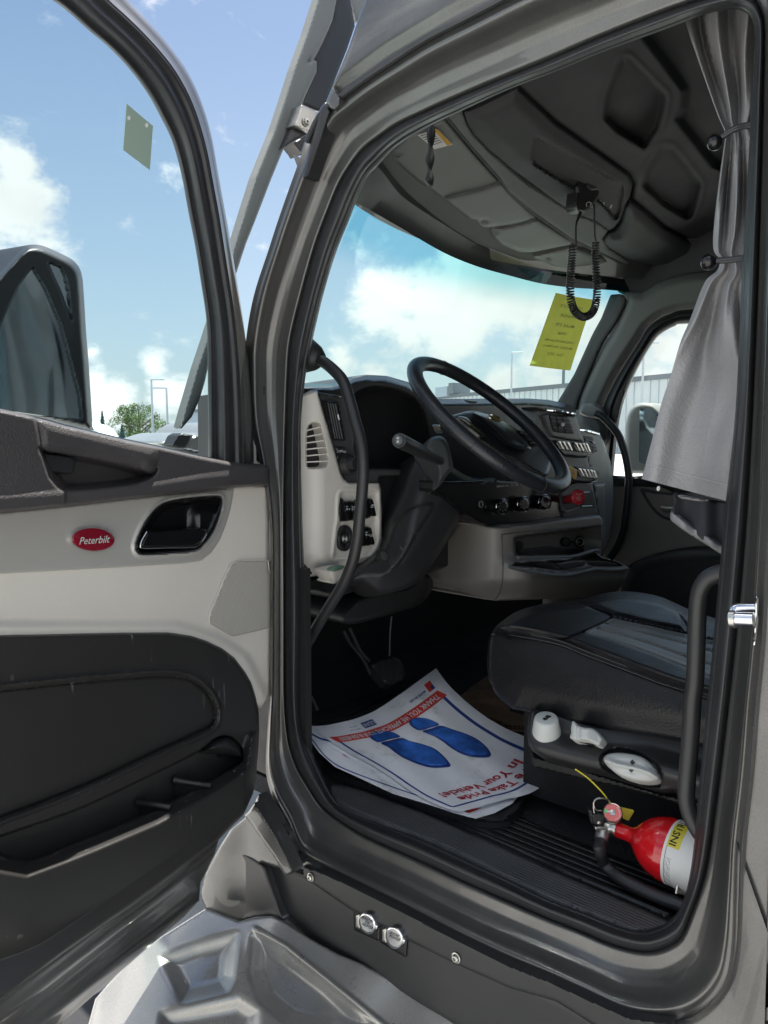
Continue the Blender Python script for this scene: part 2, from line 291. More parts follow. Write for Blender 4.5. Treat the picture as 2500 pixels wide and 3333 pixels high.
def patch(mb, outline, pl, m, step=6, lip=.003, lipw=4, h=None, holes=(), thick=.01, back=None, o=0.0):
    """fill a traced outline with a fine mesh lying on a plane of the world, with relief h, rounded lip and a thickness"""
    B = resamp(list(outline), step); n = len(B)
    HB = [resamp(list(q), step) for q in holes]
    mn = B.min(0); mx = B.max(0)
    gx, gy = np.meshgrid(np.arange(mn[0]+step*.5, mx[0], step), np.arange(mn[1]+step*.5, mx[1], step)); gx = gx.ravel(); gy = gy.ravel()
    ok = inside(gx, gy, B)
    for q in HB: ok &= ~inside(gx, gy, q)
    gx = gx[ok]; gy = gy[ok]
    D = dist_poly(gx, gy, B)
    for q in HB: D = np.minimum(D, dist_poly(gx, gy, q))
    ok = D > step*.45; gx = gx[ok]; gy = gy[ok]
    vs = [tuple(q) for q in B]; ed = [(i, (i+1) % n) for i in range(n)]
    for q in HB:
        k = len(vs); vs += [tuple(a) for a in q]; ed += [(k+i, k+(i+1) % len(q)) for i in range(len(q))]
    vs += list(zip(gx, gy))
    r = delaunay_2d_cdt([Vector(a) for a in vs], ed, [], 4 if HB else 1, 1e-4)
    V2 = np.array([(a[0], a[1]) for a in r[0]]); F = [tuple(f) for f in r[2]]
    if HB:
        cc = np.array([V2[list(f)].mean(0) for f in F]); kp = np.ones(len(F), bool)
        for q in HB: kp &= ~inside(cc[:, 0], cc[:, 1], q)
        F = [f for f, g in zip(F, kp) if g]
    X = V2[:, 0]; Y = V2[:, 1]; D = dist_poly(X, Y, B)
    for q in HB: D = np.minimum(D, dist_poly(X, Y, q))
    s = np.full(len(X), float(o)); u = np.clip(1-D/lipw, 0, 1); s = s-lip*u*u
    if h is not None:
        W = pl(X, Y, np.full(len(X), float(o))); s = s+h(X, Y, D, W)
    W = pl(X, Y, s)
    # orientation: towards the camera
    F2 = []
    for f in F:
        a, b, c = (V2[f[0]], V2[f[1]], V2[f[2]])
        ar = (b[0]-a[0])*(c[1]-a[1])-(b[1]-a[1])*(c[0]-a[0])
        F2.append(f if ar < 0 else f[::-1])
    # skirt
    cnt = {}
    for f in F2:
        for i in range(3):
            e = (f[i], f[(i+1) % 3]); cnt[e] = 1
    bed = [e for e in cnt if (e[1], e[0]) not in cnt]
    bk = np.array(back, float) if back is not None else -pl.n*thick
    idx = {}; VV = list(W)
    for e in bed:
        for a in e:
            if a not in idx: idx[a] = len(VV); VV.append(W[a]+bk)
    F2 += [(e[1], e[0], idx[e[0]], idx[e[1]]) for e in bed]
    mb.add(VV, F2, m); return mb
def loft(mb, rows, m, closed=False, cap=False):
    rows = [np.asarray(r) for r in rows]; n = len(rows[0]); V = np.concatenate(rows); F = []
    for i in range(len(rows)-1):
        for j in range(n if closed else n-1):
            a = i*n+j; b = i*n+(j+1) % n; F.append((a, b, b+n, a+n))
    if cap: F.append(tuple(range(n))[::-1]); F.append(tuple((len(rows)-1)*n+i for i in range(n)))
    mb.add(V, F, m); return mb
def tube(mb, pts, r, m, n=12, cap=True, spline=0, closed=False):
    P = np.array(cr(pts, spline, closed) if spline else pts, float); k = len(P); rr = np.full(k, r) if np.isscalar(r) else np.interp(np.linspace(0, 1, k), np.linspace(0, 1, len(r)), r)
    T = np.gradient(P, axis=0) if not closed else np.roll(P, -1, 0)-np.roll(P, 1, 0); T /= np.linalg.norm(T, axis=1)[:, None]+1e-12
    u = np.cross(T[0], [0, 0, 1]); 
    if np.linalg.norm(u) < 1e-3: u = np.cross(T[0], [1, 0, 0])
    u /= np.linalg.norm(u); rows = []
    for i in range(k):
        u = u-T[i]*(u@T[i]); u /= np.linalg.norm(u); v = np.cross(T[i], u)
        rows.append([P[i]+rr[i]*(math.cos(a)*u+math.sin(a)*v) for a in [2*math.pi*j/n for j in range(n)]])
    if closed: rows.append(rows[0])
    loft(mb, rows, m, True, cap and not closed); return mb
def lathe(mb, prof, o, ax, m, n=32, ref=None):
    ax = np.array(ax, float); ax /= np.linalg.norm(ax); u = np.cross(ax, ref if ref is not None else ([0, 0, 1] if abs(ax[2]) < .9 else [1, 0, 0])); u /= np.linalg.norm(u); v = np.cross(ax, u)
    rows = [[np.array(o)+ax*hh+max(r, 1e-5)*(math.cos(a)*u+math.sin(a)*v) for a in [2*math.pi*j/n for j in range(n)]] for r, hh in prof]
    loft(mb, rows, m, True, False); return mb
def box(mb, c, sx, sy, sz, m, ux=(1, 0, 0), uy=(0, 1, 0), uz=(0, 0, 1)):
    c = np.array(c, float); ux, uy, uz = [np.array(q, float) for q in (ux, uy, uz)]
    V = [c+ux*sx/2*i+uy*sy/2*j+uz*sz/2*k for i in (-1, 1) for j in (-1, 1) for k in (-1, 1)]
    mb.add(V, [(0, 1, 3, 2), (4, 6, 7, 5), (0, 4, 5, 1), (2, 3, 7, 6), (0, 2, 6, 4), (1, 5, 7, 3)], m); return mb
def rbox(mb, c, sx, sy, sz, m, b, ux=(1, 0, 0), uy=(0, 1, 0), uz=(0, 0, 1)):
    bm = bmesh.new(); bmesh.ops.create_cube(bm, size=1)
    for v in bm.verts: v.co = Vector((v.co.x*sx, v.co.y*sy, v.co.z*sz))
    bmesh.ops.bevel(bm, geom=bm.edges[:], offset=b, segments=3, affect='EDGES', profile=.6)
    c = np.array(c, float); A = np.array([ux, uy, uz], float)
    mb.add([c+np.array(v.co)@A for v in bm.verts], [[v.index for v in f.verts] for f in bm.faces], m); bm.free(); return mb
_txt = {}
def text2d(s, ext=0.0, align='CENTER', shear=0.0, bold=0.0, res=2):
    k = (s, align, shear, bold)
    if k in _txt: return _txt[k]
    cu = bpy.data.curves.new('txt', 'FONT'); cu.body = s; cu.align_x = align; cu.align_y = 'CENTER'; cu.shear = shear; cu.offset = bold; cu.resolution_u = res; cu.fill_mode = 'FRONT'
    ob = bpy.data.objects.new('txt', cu); me = bpy.data.meshes.new_from_object(ob)
    V = np.array([v.co[:2] for v in me.vertices]) if len(me.vertices) else np.zeros((0, 2)); F = [tuple(p.vertices) for p in me.polygons]
    bpy.data.objects.remove(ob); bpy.data.curves.remove(cu); bpy.data.meshes.remove(me); _txt[k] = (V, F); return V, F
def text(mb, s, o, ux, uy, size, m, **k):
    V, F = text2d(s, **k)
    if not len(V): return mb
    o = np.array(o, float); ux = np.array(ux, float); uy = np.array(uy, float)
    mb.add([o+ux*x*size+uy*y*size for x, y in V], F, m); return mb
def ptext(mb, s, pl, p, size_px, m, o=.001, rot=0, sx=1.0, **k):
    """text lying on the plane pl around reference pixel p; size in reference pixels"""
    V, F = text2d(s, **k)
    if not len(V): return mb
    a = R(rot); X = p[0]+size_px*(V[:, 0]*sx*math.cos(a)+V[:, 1]*math.sin(a)); Y = p[1]+size_px*(V[:, 0]*sx*math.sin(a)-V[:, 1]*math.cos(a))
    mb.add(pl(X, Y, np.full(len(X), o)), F, m); return mb
# ================================================================= GROUND
def ground():
    m = mat('concrete_yard', (.45, .445, .43), .9, bump=(40, .6, .006), var=(1.2, .22), bump2=(3, .2, .02)); MT['asph'] = m
    mb = MB(); mb.add([(-900, -900, 0), (900, -900, 0), (900, 900, 0), (-900, 900, 0)], [(0, 1, 2, 3)], 'asph'); mb.build('ground', kind='structure')
ground()
# ================================================================= TRUCK
TR = empty('truck', (1.0, 0.4, 0.0), 'dark grey semi truck cab with its driver door swung open', 'truck')
# ---- door opening: seal and painted frame, lofted between three traced outlines
ST = [ # (tile IN, tile MID, tile OUT)
 ((1,1,318,2211),(1,1,190,2211),(1,1,98,2211)), ((1,1,325,1700),(1,1,190,1700),(1,1,100,1700)), ((1,1,310,1200),(1,1,188,1200),(1,1,97,1200)),
 ((1,1,300,800),(1,1,195,800),(1,1,30,800)), ((1,1,302,500),(1,1,205,500),(1,1,-40,520)), ((1,1,335,200),(1,1,215,250),(1,1,-60,200)),
 ((1,1,375,0),(1,1,235,0),(1,1,-58,0)), ((1,0,450,1900),(1,0,310,1900),(1,0,-8,1925)), ((1,0,530,1640),(1,0,395,1600),(1,0,90,1620)),
 ((1,0,610,1440),(1,0,480,1370),(1,0,155,1420)), ((1,0,665,1300),(1,0,560,1180),(1,0,250,1150)), ((1,0,735,1150),(1,0,650,1040),(1,0,335,925)),
 ((1,0,800,1080),(1,0,720,960),(1,0,430,745)), ((1,0,890,980),(1,0,820,885),(1,0,560,630)), ((1,0,1000,900),(1,0,930,810),(1,0,720,510)),
 ((1,0,1150,815),(1,0,1090,735),(1,0,900,390)), ((1,0,1350,720),(1,0,1280,650),(1,0,1120,250)), ((1,0,1659,580),(1,0,1600,515),(1,0,1400,105)),
 ((2,0,300,465),(2,0,260,385),(2,0,100,-80)), ((2,0,600,340),(2,0,560,255),(2,0,430,-210)), ((2,0,1000,195),(2,0,960,95),(2,0,850,-370)),
 ((2,0,1250,100),(2,0,1220,5),(2,0,1150,-460)), ((2,0,1440,60),(2,0,1440,-50),(2,0,1450,-540)), ((2,0,1530,80),(2,0,1570,-20),(2,0,1700,-480)),
 ((2,0,1580,140),(2,0,1635,80),(2,0,1790,-250)), ((2,0,1595,250),(2,0,1655,220),(2,0,1775,100)), ((2,0,1575,600),(2,0,1650,600),(2,0,1735,600)),
 ((2,0,1550,1100),(2,0,1638,1100),(2,0,1710,1100)), ((2,0,1515,1700),(2,0,1620,1700),(2,0,1697,1700)), ((2,1,1490,50),(2,1,1598,50),(2,1,1680,50)),
 ((2,1,1460,560),(2,1,1575,560),(2,1,1660,560)), ((2,1,1400,1100),(2,1,1545,1100),(2,1,1640,1100)), ((2,1,1355,1600),(2,1,1505,1600),(2,1,1612,1600)),
 ((2,1,1320,2000),(2,1,1465,2000),(2,1,1590,2000)), ((2,2,1285,150),(2,2,1425,150),(2,2,1555,150)), ((2,2,1240,600),(2,2,1370,600),(2,2,1520,600)),
 ((2,2,1200,1050),(2,2,1310,1050),(2,2,1470,1050)), ((2,2,1165,1300),(2,2,1260,1300),(2,2,1455,1400)), ((2,2,1120,1460),(2,2,1180,1520),(2,2,1440,1750)),
 ((2,2,1060,1550),(2,2,1110,1680),(2,2,1390,1980)), ((2,2,960,1612),(2,2,980,1755),(2,2,1250,2150)), ((2,2,850,1638),(2,2,840,1765),(2,2,1050,2225)),
 ((2,2,700,1600),(2,2,650,1718),(2,2,780,2205)), ((2,2,500,1520),(2,2,430,1625),(2,2,520,2090)), ((2,2,250,1425),(2,2,190,1530),(2,2,250,1965)),
 ((1,2,1659,1300),(1,2,1600,1420),(1,2,1600,1835)), ((1,2,1400,1180),(1,2,1330,1300),(1,2,1280,1680)), ((1,2,1100,1040),(1,2,1030,1160),(1,2,950,1505)),
 ((1,2,800,925),(1,2,740,1030),(1,2,640,1350)), ((1,2,630,860),(1,2,560,925),(1,2,420,1240)), ((1,2,540,795),(1,2,440,830),(1,2,290,1150)),
 ((1,2,480,700),(1,2,350,700),(1,2,210,950)), ((1,2,430,590),(1,2,270,560),(1,2,120,780)), ((1,2,375,480),(1,2,220,400),(1,2,72,600)),
 ((1,2,335,360),(1,2,198,220),(1,2,80,350)), ((1,2,320,180),(1,2,192,110),(1,2,93,150))]
cv = lambda q: t(q[0], q[1], [(q[2], q[3])])[0]
IN = np.array(cr([cv(a[0]) for a in ST], 6)); MD = np.array(cr([cv(a[1]) for a in ST], 6)); OU = np.array(cr([cv(a[2]) for a in ST], 6))
def frame_rows(A, B, prof):
    rows = []
    for u, x in prof:
        Q = A*(1-u)+B*u; rows.append(PX(x)(Q[:, 0], Q[:, 1], np.zeros(len(Q))))
    return rows
def dense(prof, n):
    u = np.array([p[0] for p in prof]); x = np.array([p[1] for p in prof]); uu = np.linspace(0, 1, n)
    # monotone-ish smoothing of the profile
    xs = np.interp(uu, u, x); k = np.array([1, 2, 3, 2, 1.])/9; xp = np.pad(xs, 2, mode='edge'); xs2 = np.convolve(xp, k, 'valid'); xs2[0] = xs[0]; xs2[-1] = xs[-1]
    return list(zip(uu, xs2))
mb = MB(); loft(mb, frame_rows(IN, MD, dense([(0, .050), (.07, .028), (.14, .022), (.20, .024), (.34, .004), (.5, -.008), (.66, -.010), (.82, -.003), (.92, .006), (1, .012)], 40)), 'rubber', True)
seal = mb.build('door_seal', TR, angle=60)
mb = MB(); loft(mb, frame_rows(MD, OU, dense([(0, .012), (.04, .002), (.12, .000), (.26, -.003), (.40, -.011), (.52, -.022), (.62, -.035), (.72, -.050), (.80, -.059), (.86, -.061), (.90, -.056), (.94, -.056), (1, -.055)], 60)), 'paint', True)
mb.build('door_frame', TR, angle=60)
# ---- outer shell: roof side, sleeper, hood; inner walls, floor and ceiling of the cab
mb = MB()
roofp = t(1,0,[(470,660),(505,560),(560,430),(610,310),(660,160),(735,-20),(800,-160),(1900,-700),(2600,-900)])+t(2,0,[(1900,-700),(2100,-300),(2050,400)])
OUl = [tuple(q) for q in OU]
top_out = [tuple(q) for q in OU[12*6:26*6:3]]
roof_poly = t(1,0,[(475,690),(505,560),(560,430),(610,310),(660,160),(735,-20),(850,-260),(1000,-600)])+t(2,0,[(-400,-1600),(900,-2400),(3300,-2500),(3600,100),(1900,100)])+top_out[::-1]
def hroof(X, Y, D, W):
    b = dist_poly(X, Y, np.array(t(1,0,[(560,640),(900,390),(1300,150),(1700,-60),(2200,-300)])))
    return -.006+.012*sm(b, 10, 70)-.03*sm(b, 90, 400)
patch(mb, roof_poly, PX(-.055), 'paint', step=7, lip=.003, lipw=6, h=hroof, thick=.03, o=.004)
# body side behind the opening
SB0 = OU[24*6:41*6]; K_ = len(SB0); outd = np.stack([np.full(K_, 1.0), np.zeros(K_)], 1)
rows = []
for u, x in [(0, -.055), (8, -.058), (16, -.066), (24, -.069), (30, -.066), (36, -.060), (60, -.060), (110, -.061), (114, -.066), (124, -.066), (128, -.055), (135, -.03), (136, -.01), (190, -.01), (195, -.05), (205, -.062), (1500, -.062)]:
    Q = SB0+outd*u; rows.append(PX(x)(Q[:, 0], Q[:, 1], np.zeros(K_)))
loft(mb, rows, 'paint')
LB0 = OU[36*6:44*6]; rows = []
for u, x in [(0, -.056), (14, -.062), (40, -.066), (300, -.068)]:
    Q = LB0+np.array([u*.35, u]); rows.append(PX(x)(Q[:, 0], Q[:, 1], np.zeros(len(Q))))
loft(mb, rows, 'paint')
box(mb, (1.05, -1.35, 2.35), 2.1, 2.2, 2.9, 'paint'); loft(mb, [[(x, 1.25-.33*((x-1.03)/1.03)**2, 3.35) for x in np.linspace(.02, 2.08, 16)], [(x, -.35, 3.42) for x in np.linspace(.02, 2.08, 16)]], 'paint')
box(mb, (2.13, .4, 1.22), .06, 3.4, .62, 'paint')
# hood
hood = []
for y, hw, zt in ((1.95, .92, 1.86), (2.4, .86, 1.80), (3.0, .78, 1.68), (3.6, .70, 1.50), (3.95, .62, 1.2)):
    hood.append([(1.05-hw, y, .9), (1.05-hw, y, zt-.25), (1.05-hw*.8, y, zt-.06), (1.05-hw*.3, y, zt), (1.05+hw*.3, y, zt), (1.05+hw*.8, y, zt-.06), (1.05+hw, y, zt-.25), (1.05+hw, y, .9)])
loft(mb, hood, 'paint')
mb.build('cab_body', TR, angle=50)
# inner shell
mb = MB()
loft(mb, frame_rows(IN, OU, [(0, .052), (.45, .056), (.9, .058), (.95, -.03)]), 'headd', True)
mb.add([(.058, -.2, .95), (.058, .34, .95), (.058, .34, 2.62), (.058, .9, 2.62), (.058, .9, 3.0), (.058, -.2, 3.0)], [(0, 1, 2, 5), (2, 3, 4, 5)], 'headd')
box(mb, (1.05, -.22, 2.2), 2.0, .04, 2.5, 'headd'); box(mb, (2.05, .2, 2.2), .03, .86, 2.5, 'headd'); box(mb, (2.05, 1.08, 2.9), .03, .92, .86, 'headd')
mb.build('cab_wall', TR)
mb = MB(); box(mb, (1.05, .8, .955), 2.06, 2.2, .05, 'carpet'); mb.build('cab_floor', TR)
mb = MB(); box(mb, (1.08, 1.93, 1.45), 1.9, .05, 1.0, 'dark'); 
loft(mb, [[(.06, 1.905, 1.05), (2.0, 1.905, 1.05)], [(.06, 1.82, .985), (2.0, 1.82, .985)]], 'dark')
box(mb, (.03, 1.66, 1.28), .02, .5, .58, 'ink')
mb.build('firewall', TR)
# ---- sill plates with ribs
def ribs(per, amp, x0=0): return lambda X, Y, D, W: amp*np.clip(np.sin((W[:, 0]-x0)*2*math.pi/per)*1.6, -1, 1)*sm(D, 9, 14)
mb = MB()
P1 = t(1,2,[(495,690),(515,765),(560,812),(800,922),(1200,1075),(1659,1300)])+t(2,2,[(300,1440),(560,1540),(700,1597),(830,1640),(960,1620),(1030,1590),(1000,1560),(760,1450),(380,1290),(0,1115)])+t(1,2,[(1300,955),(950,805),(700,715),(560,680)])
patch(mb, cr(P1, 3), PZ(.998), 'ribrub', step=8, lip=.004, lipw=6, thick=.03)
mb.build('sill_plate', TR, angle=80)
mb = MB()
P2 = t(1,2,[(560,660),(700,690),(950,785),(1300,935),(1659,1095)])+t(2,2,[(380,1275),(760,1435),(1010,1545),(1060,1530),(1100,1400),(1150,1250),(760,1180),(300,1000),(0,860)])+t(1,2,[(1450,830),(1000,720),(700,640),(590,620)])
patch(mb, P2, PZ(.988), 'ribflr', step=8, lip=.004, lipw=6, thick=.02)
mb.build('floor_trim', TR, angle=80)
# ---- driver side step, side panel, rail, sockets
mb = MB()
lower = [tuple(q) for q in OU[43*6:52*6:3]]
SP = t(1,2,[(40,1180),(200,1230),(310,1270),(640,1440),(1000,1620),(1659,1940)])+t(2,2,[(300,2090),(760,2330),(760,2900)])+t(1,2,[(1700,2500),(1300,2250),(1000,2070),(700,1910),(540,1850),(350,1745),(190,1640),(60,1560)])
patch(mb, SP, PX(-.075), 'plast', step=10, lip=.002, thick=.02)
mb.build('side_panel', TR)
mb = MB()
RS = t(1,2,[(315,1214),(400,1240),(470,1268),(640,1345),(950,1500),(1280,1675),(1659,1862)])+t(2,2,[(250,1960),(520,2085),(780,2200),(1050,2240),(1050,2600),(780,2400),(300,2095)])+t(1,2,[(1659,2010),(1280,1840),(1000,1700),(640,1510),(318,1290)])
patch(mb, RS, PX(-.083), 'plast', step=6, lip=.004, lipw=5, thick=.02)
patch(mb, t(1,2,[(250,1140),(330,1170),(470,1255),(640,1340),(470,1275),(310,1225),(250,1190)]), PX(-.07), 'paint', step=4, thick=.01)
rail = mb.build('sill_rail', TR)
def bolt(name, p, pl, r, parent, m='bolt', hexa=True):
    c = hit(pl, p, .001); mb = MB(); ax = pl.n
    lathe(mb, [(0, .0), (r*1.25, 0), (r*1.25, r*.25), (r*.95, r*.3)], c, ax, m, 20)
    lathe(mb, [(r*.95, r*.25), (r*.9, r*.75), (r*.7, r*.9), (r*.38, r*.92), (r*.34, r*.45), (0, r*.45)], c, ax, m, 6 if hexa else 20)
    return mb.build(name, parent, angle=30)
bolt('bolt', t(1,2,[(365,1285)])[0], PX(-.083), .0085, rail, 'steel', False); bolt('bolt', t(1,2,[(1312,1810)])[0], PX(-.083), .0085, rail, 'steel', False)
# power sockets with sprung covers
def socket(pts, cen, rx, ry, lines, name):
    mb = MB(); pl = PX(-.078)
    patch(mb, rc(t(1,2,pts), 4), pl, 'gloss', step=4, lip=.001, thick=.006, o=.002)
    s = mb.build('power_socket', TR)
    mb = MB(); c = t(1,2,[cen])[0]
    patch(mb, ell(c, rx/4, ry/4, -18), pl, 'chrome', step=2.5, lip=.004, lipw=7, o=.016, thick=.012)
    patch(mb, rc([(c[0]-rx/4-9, c[1]-24), (c[0]-rx/4+2, c[1]-30), (c[0]-rx/4+5, c[1]+18), (c[0]-rx/4-9, c[1]+12)], 2), pl, 'steel', step=2.5, lip=.001, o=.014, thick=.012)
    patch(mb, rc([(c[0]+rx/4-6, c[1]+0), (c[0]+rx/4+6, c[1]+8), (c[0]+rx/4+3, c[1]+20), (c[0]+rx/4-8, c[1]+24)], 3), pl, 'chrome', step=2.5, lip=.001, o=.015, thick=.010)
    for i, s2 in enumerate(lines): ptext(mb, s2, pl, (c[0], c[1]-13+i*11.5+(4 if len(lines) == 2 else 0)), 11.5, 'ink', .0175, 24, .95, bold=.012)
    mb.build('socket_cover', s, angle=50)
socket([(640,1490),(812,1572),(808,1706),(645,1632)], (730,1588), 112, 150, ['ENGINE/', 'OIL', 'HEATER'], 'a')
socket([(812,1577),(992,1672),(980,1812),(815,1712)], (906,1680), 118, 156, ['SHORE', 'POWER'], 'b')
# step fairing below the door: hollowed steps pressed into a sloping cover
pA = hit(PX(-.09), t(1,2,[(540,1785)])[0])
pfr = Pl(pA, (-.42, -.06, .90))
FR = t(0,2,[(1337,1492),(1550,1576),(1659,1552)])+t(1,2,[(110,1536),(190,1572),(350,1680),(540,1785),(700,1850),(1000,2010),(1300,2190),(1700,2440),(1700,3000),(0,3000)])+t(0,2,[(600,3000),(560,2300),(620,2080),(700,1985),(870,1810),(1040,1680)])
BAS = np.array(rc(t(0,2,[(1035,1795),(1250,1715),(1520,1640),(1556,1645),(1552,1760),(1532,1960),(1490,2040),(1240,2102),(1180,2108),(1120,1990),(1060,1880)]), 12))
BAS2 = np.array(rc(t(1,2,[(-20,1660),(60,1650),(200,1745),(480,1965),(640,2110),(760,2260),(500,2330),(200,2250),(20,2100),(-50,1900)]), 14))
BAS3 = np.array(rc(t(0,2,[(1040,2160),(1300,2110),(1560,2060),(1700,2150),(1700,2500),(1000,2500)]), 12))
RG1 = t(0,2,[(1040,1790),(1180,1860),(1350,1960),(1200,2100)]); RG2 = t(0,2,[(1040,1790),(1110,1990),(1040,2150)])
def hfr(X, Y, D, W):
    h = .004*np.sin(X/70+Y/90)-.03*sm(560-X, 0, 240)
    h += .008*np.exp(-(lined(X, Y, t(1,2,[(0,1625),(200,1735),(480,1960),(900,2300)]))/9)**2)
    for B_, dp in ((BAS, .030), (BAS2, .034), (BAS3, .026)): h -= dp*sm(sdist(X, Y, B_), -14, 62)
    return h
def lined(X, Y, P):
    D = np.full(len(X), 1e9); Q = np.stack([X, Y], -1)
    for a, b in zip(P[:-1], P[1:]):
        a = np.array(a); b = np.array(b); ab = b-a; u = np.clip(((Q-a)@ab)/(ab@ab+1e-9), 0, 1); D = np.minimum(D, np.sqrt(((Q-(a+u[:, None]*ab))**2).sum(1)))
    return D
mb = MB(); patch(mb, FR, pfr, 'fair', step=4.5, lip=.004, lipw=6, thick=.03, h=hfr)
# upright of the fairing next to the hinge with its dark pocket
UPp = t(0,2,[(1640,860),(1500,980),(1430,1090),(1335,1260),(1300,1400),(1337,1492),(1440,1535),(1550,1577)])+t(1,2,[(0,1545),(110,1540),(190,1572),(130,1440),(60,1230),(40,1190),(180,1240),(240,1180),(120,900),(20,750)])
patch(mb, UPp, PX(-.10), 'paint', step=6, lip=.006, lipw=7, thick=.03, h=lambda X, Y, D, W: .03*sm(820-X, 0, 150))
AR = t(0,2,[(1492,1190),(1500,1145),(1535,1130),(1590,1140),(1650,1172)])+t(1,2,[(60,1220),(110,1370),(175,1555),(110,1535),(0,1545)])+t(0,2,[(1560,1572),(1530,1430),(1500,1260)])
patch(mb, AR, PX(-.10), 'plast', step=5, lip=.002, lipw=5, o=.004, thick=.002, h=lambda X, Y, D, W: -.0025*sm(D, 0, 20))
mb.build('step_fairing', TR, angle=85)
mb = MB(); box(mb, (-.3, 1.35, .2), .5, 1.1, .36, 'plast'); box(mb, (-.05, 1.2, .2), .2, .9, .4, 'plast'); mb.build('step_mount', TR)
# hinge bracket
mb = MB()
patch(mb, rc(t(1,2,[(10,775),(40,800),(70,850),(110,900),(180,955),(222,985),(234,1010),(229,1110),(214,1142),(180,1115),(110,980),(40,870)]), 6), PX(-.085), 'paint', step=4, lip=.003, thick=.012)
hb = mb.build('hinge_bracket', TR)
bolt('bolt', t(1,2,[(185,1022)])[0], PX(-.088), .009, hb)
mb = MB()
patch(mb, t(0,2,[(1590,885),(1615,865)])+t(1,2,[(0,800),(60,885),(130,1000),(200,1130),(250,1235),(243,1262),(205,1282),(188,1266),(120,1150),(0,985)])+t(0,2,[(1640,950)]), PX(-.14), 'paint', step=4, lip=.008, lipw=8, thick=.03)
patch(mb, t(1,2,[(222,1150),(290,1190),(282,1215),(250,1222),(240,1200)]), PX(-.11), 'plast', step=4, thick=.03)
mb.build('hinge_arm', TR)
# striker and its plate
mb = MB(); pl = PX(-.075)
patch(mb, rc(t(2,1,[(1604,1668),(1612,1690),(1606,1860),(1594,1990),(1584,1985),(1590,1860),(1592,1730)]), 3), pl, 'chrome', step=3, lip=.002, thick=.01, o=.01)
a = hit(PX(-.09), t(2,1,[(1440,1815)])[0]); b = hit(PX(-.09), t(2,1,[(1590,1820)])[0])
tube(mb, [a, a*.5+b*.5, b], .0105, 'chrome', 16)
a2 = hit(PX(-.09), t(2,1,[(1445,1775)])[0]); tube(mb, [a+(a-b)*.02, a2, hit(PX(-.085), t(2,1,[(1480,1742)])[0]), hit(PX(-.08), t(2,1,[(1595,1738)])[0])], .006, 'chrome', 10, spline=4)
lathe(mb, [(0, -.002), (.014, 0), (.014, .007), (0, .009)], a, b-a, 'steel', 20)
mb.build('door_striker', TR)
# ================================================================= DRIVER DOOR
D0p = PD(0)
mb = MB()
# painted lower edge of the door, folded sheet metal below the trim
BE = t(0,2,[(1425,1040),(1400,1130),(1345,1250),(1305,1320),(1297,1440),(1200,1545),(900,1800),(600,2062),(430,2211),(250,2390),(-500,3050),(-500,2560),(0,2060),(400,1760),(1000,1340)])
def hedge(X, Y, D, W):
    ln = np.array(t(0,2,[(1425,1040),(1000,1370),(700,1580),(400,1790),(0,2100),(-500,2480)]+[(-500,2479)])); d = dist_poly(X, Y, ln)
    return -.02-.0007*d+.012*np.sin(d/17)*sm(d, 5, 40)+.003*np.sin(d/7.0+X*.006)
patch(mb, BE, PD(-.01), 'paint', step=4, lip=.004, h=hedge, thick=.05)
# outer skin behind the trim (world-size slab)
SK = t(0,1,[(-1200,470),(0,560),(600,700),(1200,800),(1640,880)])+t(1,1,[(80,900),(85,1500),(85,2211)])+t(1,2,[(20,100),(-20,700)])+t(0,2,[(1425,1040),(1000,1340),(400,1760),(-500,2400),(-1200,2900)])
patch(mb, SK, PD(-.03), 'paint', step=14, lip=.004, thick=.05)
DOOR = mb.build('door', TR, angle=50)
# window frame
WF = [((340,0),(770,60),(830,-5)), ]
inn = t(0,0,[(-900,-640),(-300,-420),(100,-150),(340,0),(450,82),(570,190),(700,300),(800,400),(900,520),(980,640),(1050,770),(1110,890),(1150,1010),(1190,1180),(1230,1400),(1270,1600),(1310,1850),(1340,2050),(1350,2211)])+t(0,1,[(1352,200),(1354,450),(1356,800)])
mid = t(0,0,[(-700,-1000),(0,-620),(480,-230),(700,0),(800,90),(930,215),(1050,345),(1150,475),(1230,615),(1290,765),(1340,945),(1380,1140),(1420,1395),(1470,1690),(1515,1950),(1545,2120),(1555,2211)])
mid = t(0,0,[(-700,-1000),(0,-620),(480,-230),(700,0),(800,90),(920,205),(1040,335),(1140,465),(1220,605),(1275,735),(1320,880),(1355,1020),(1390,1210),(1425,1400),(1455,1600),(1490,1830),(1515,1990),(1540,2211)])[:18]
out = t(0,0,[(-600,-1150),(100,-780),(600,-280),(830,-5),(925,95),(1045,225),(1140,345),(1215,455),(1285,595),(1340,745),(1382,905),(1415,1090),(1450,1290),(1490,1510),(1525,1720),(1560,1930),(1590,2130),(1600,2211)])
def samp(pts, n=90):
    P = np.array(cr(pts, 8, False)); d = np.r_[0, np.cumsum(np.linalg.norm(np.diff(P, axis=0), axis=1))]; d /= d[-1]; u = np.linspace(0, 1, n); return np.stack([np.interp(u, d, P[:, 0]), np.interp(u, d, P[:, 1])], 1)
mid += t(0,1,[(1560,250),(1575,600),(1580,880)]); out += t(0,1,[(1630,260),(1650,620),(1655,880)])
I_, M_, O_ = samp(inn), samp(mid), samp(out)
def drows(A, B, prof, n):
    rows = []
    for u, s in dense(prof, n):
        Q = A*(1-u)+B*u; rows.append(PD(s)(Q[:, 0], Q[:, 1], np.zeros(len(Q))))
    return rows
mb = MB(); loft(mb, drows(I_, M_, [(0, -.035), (.05, -.02), (.16, -.014), (.2, -.024), (.24, -.012), (.45, .012), (.6, .016), (.72, .006), (.8, .008), (.93, .016), (1, .012)], 34), 'rubber')
mb.build('window_seal', DOOR, angle=60)
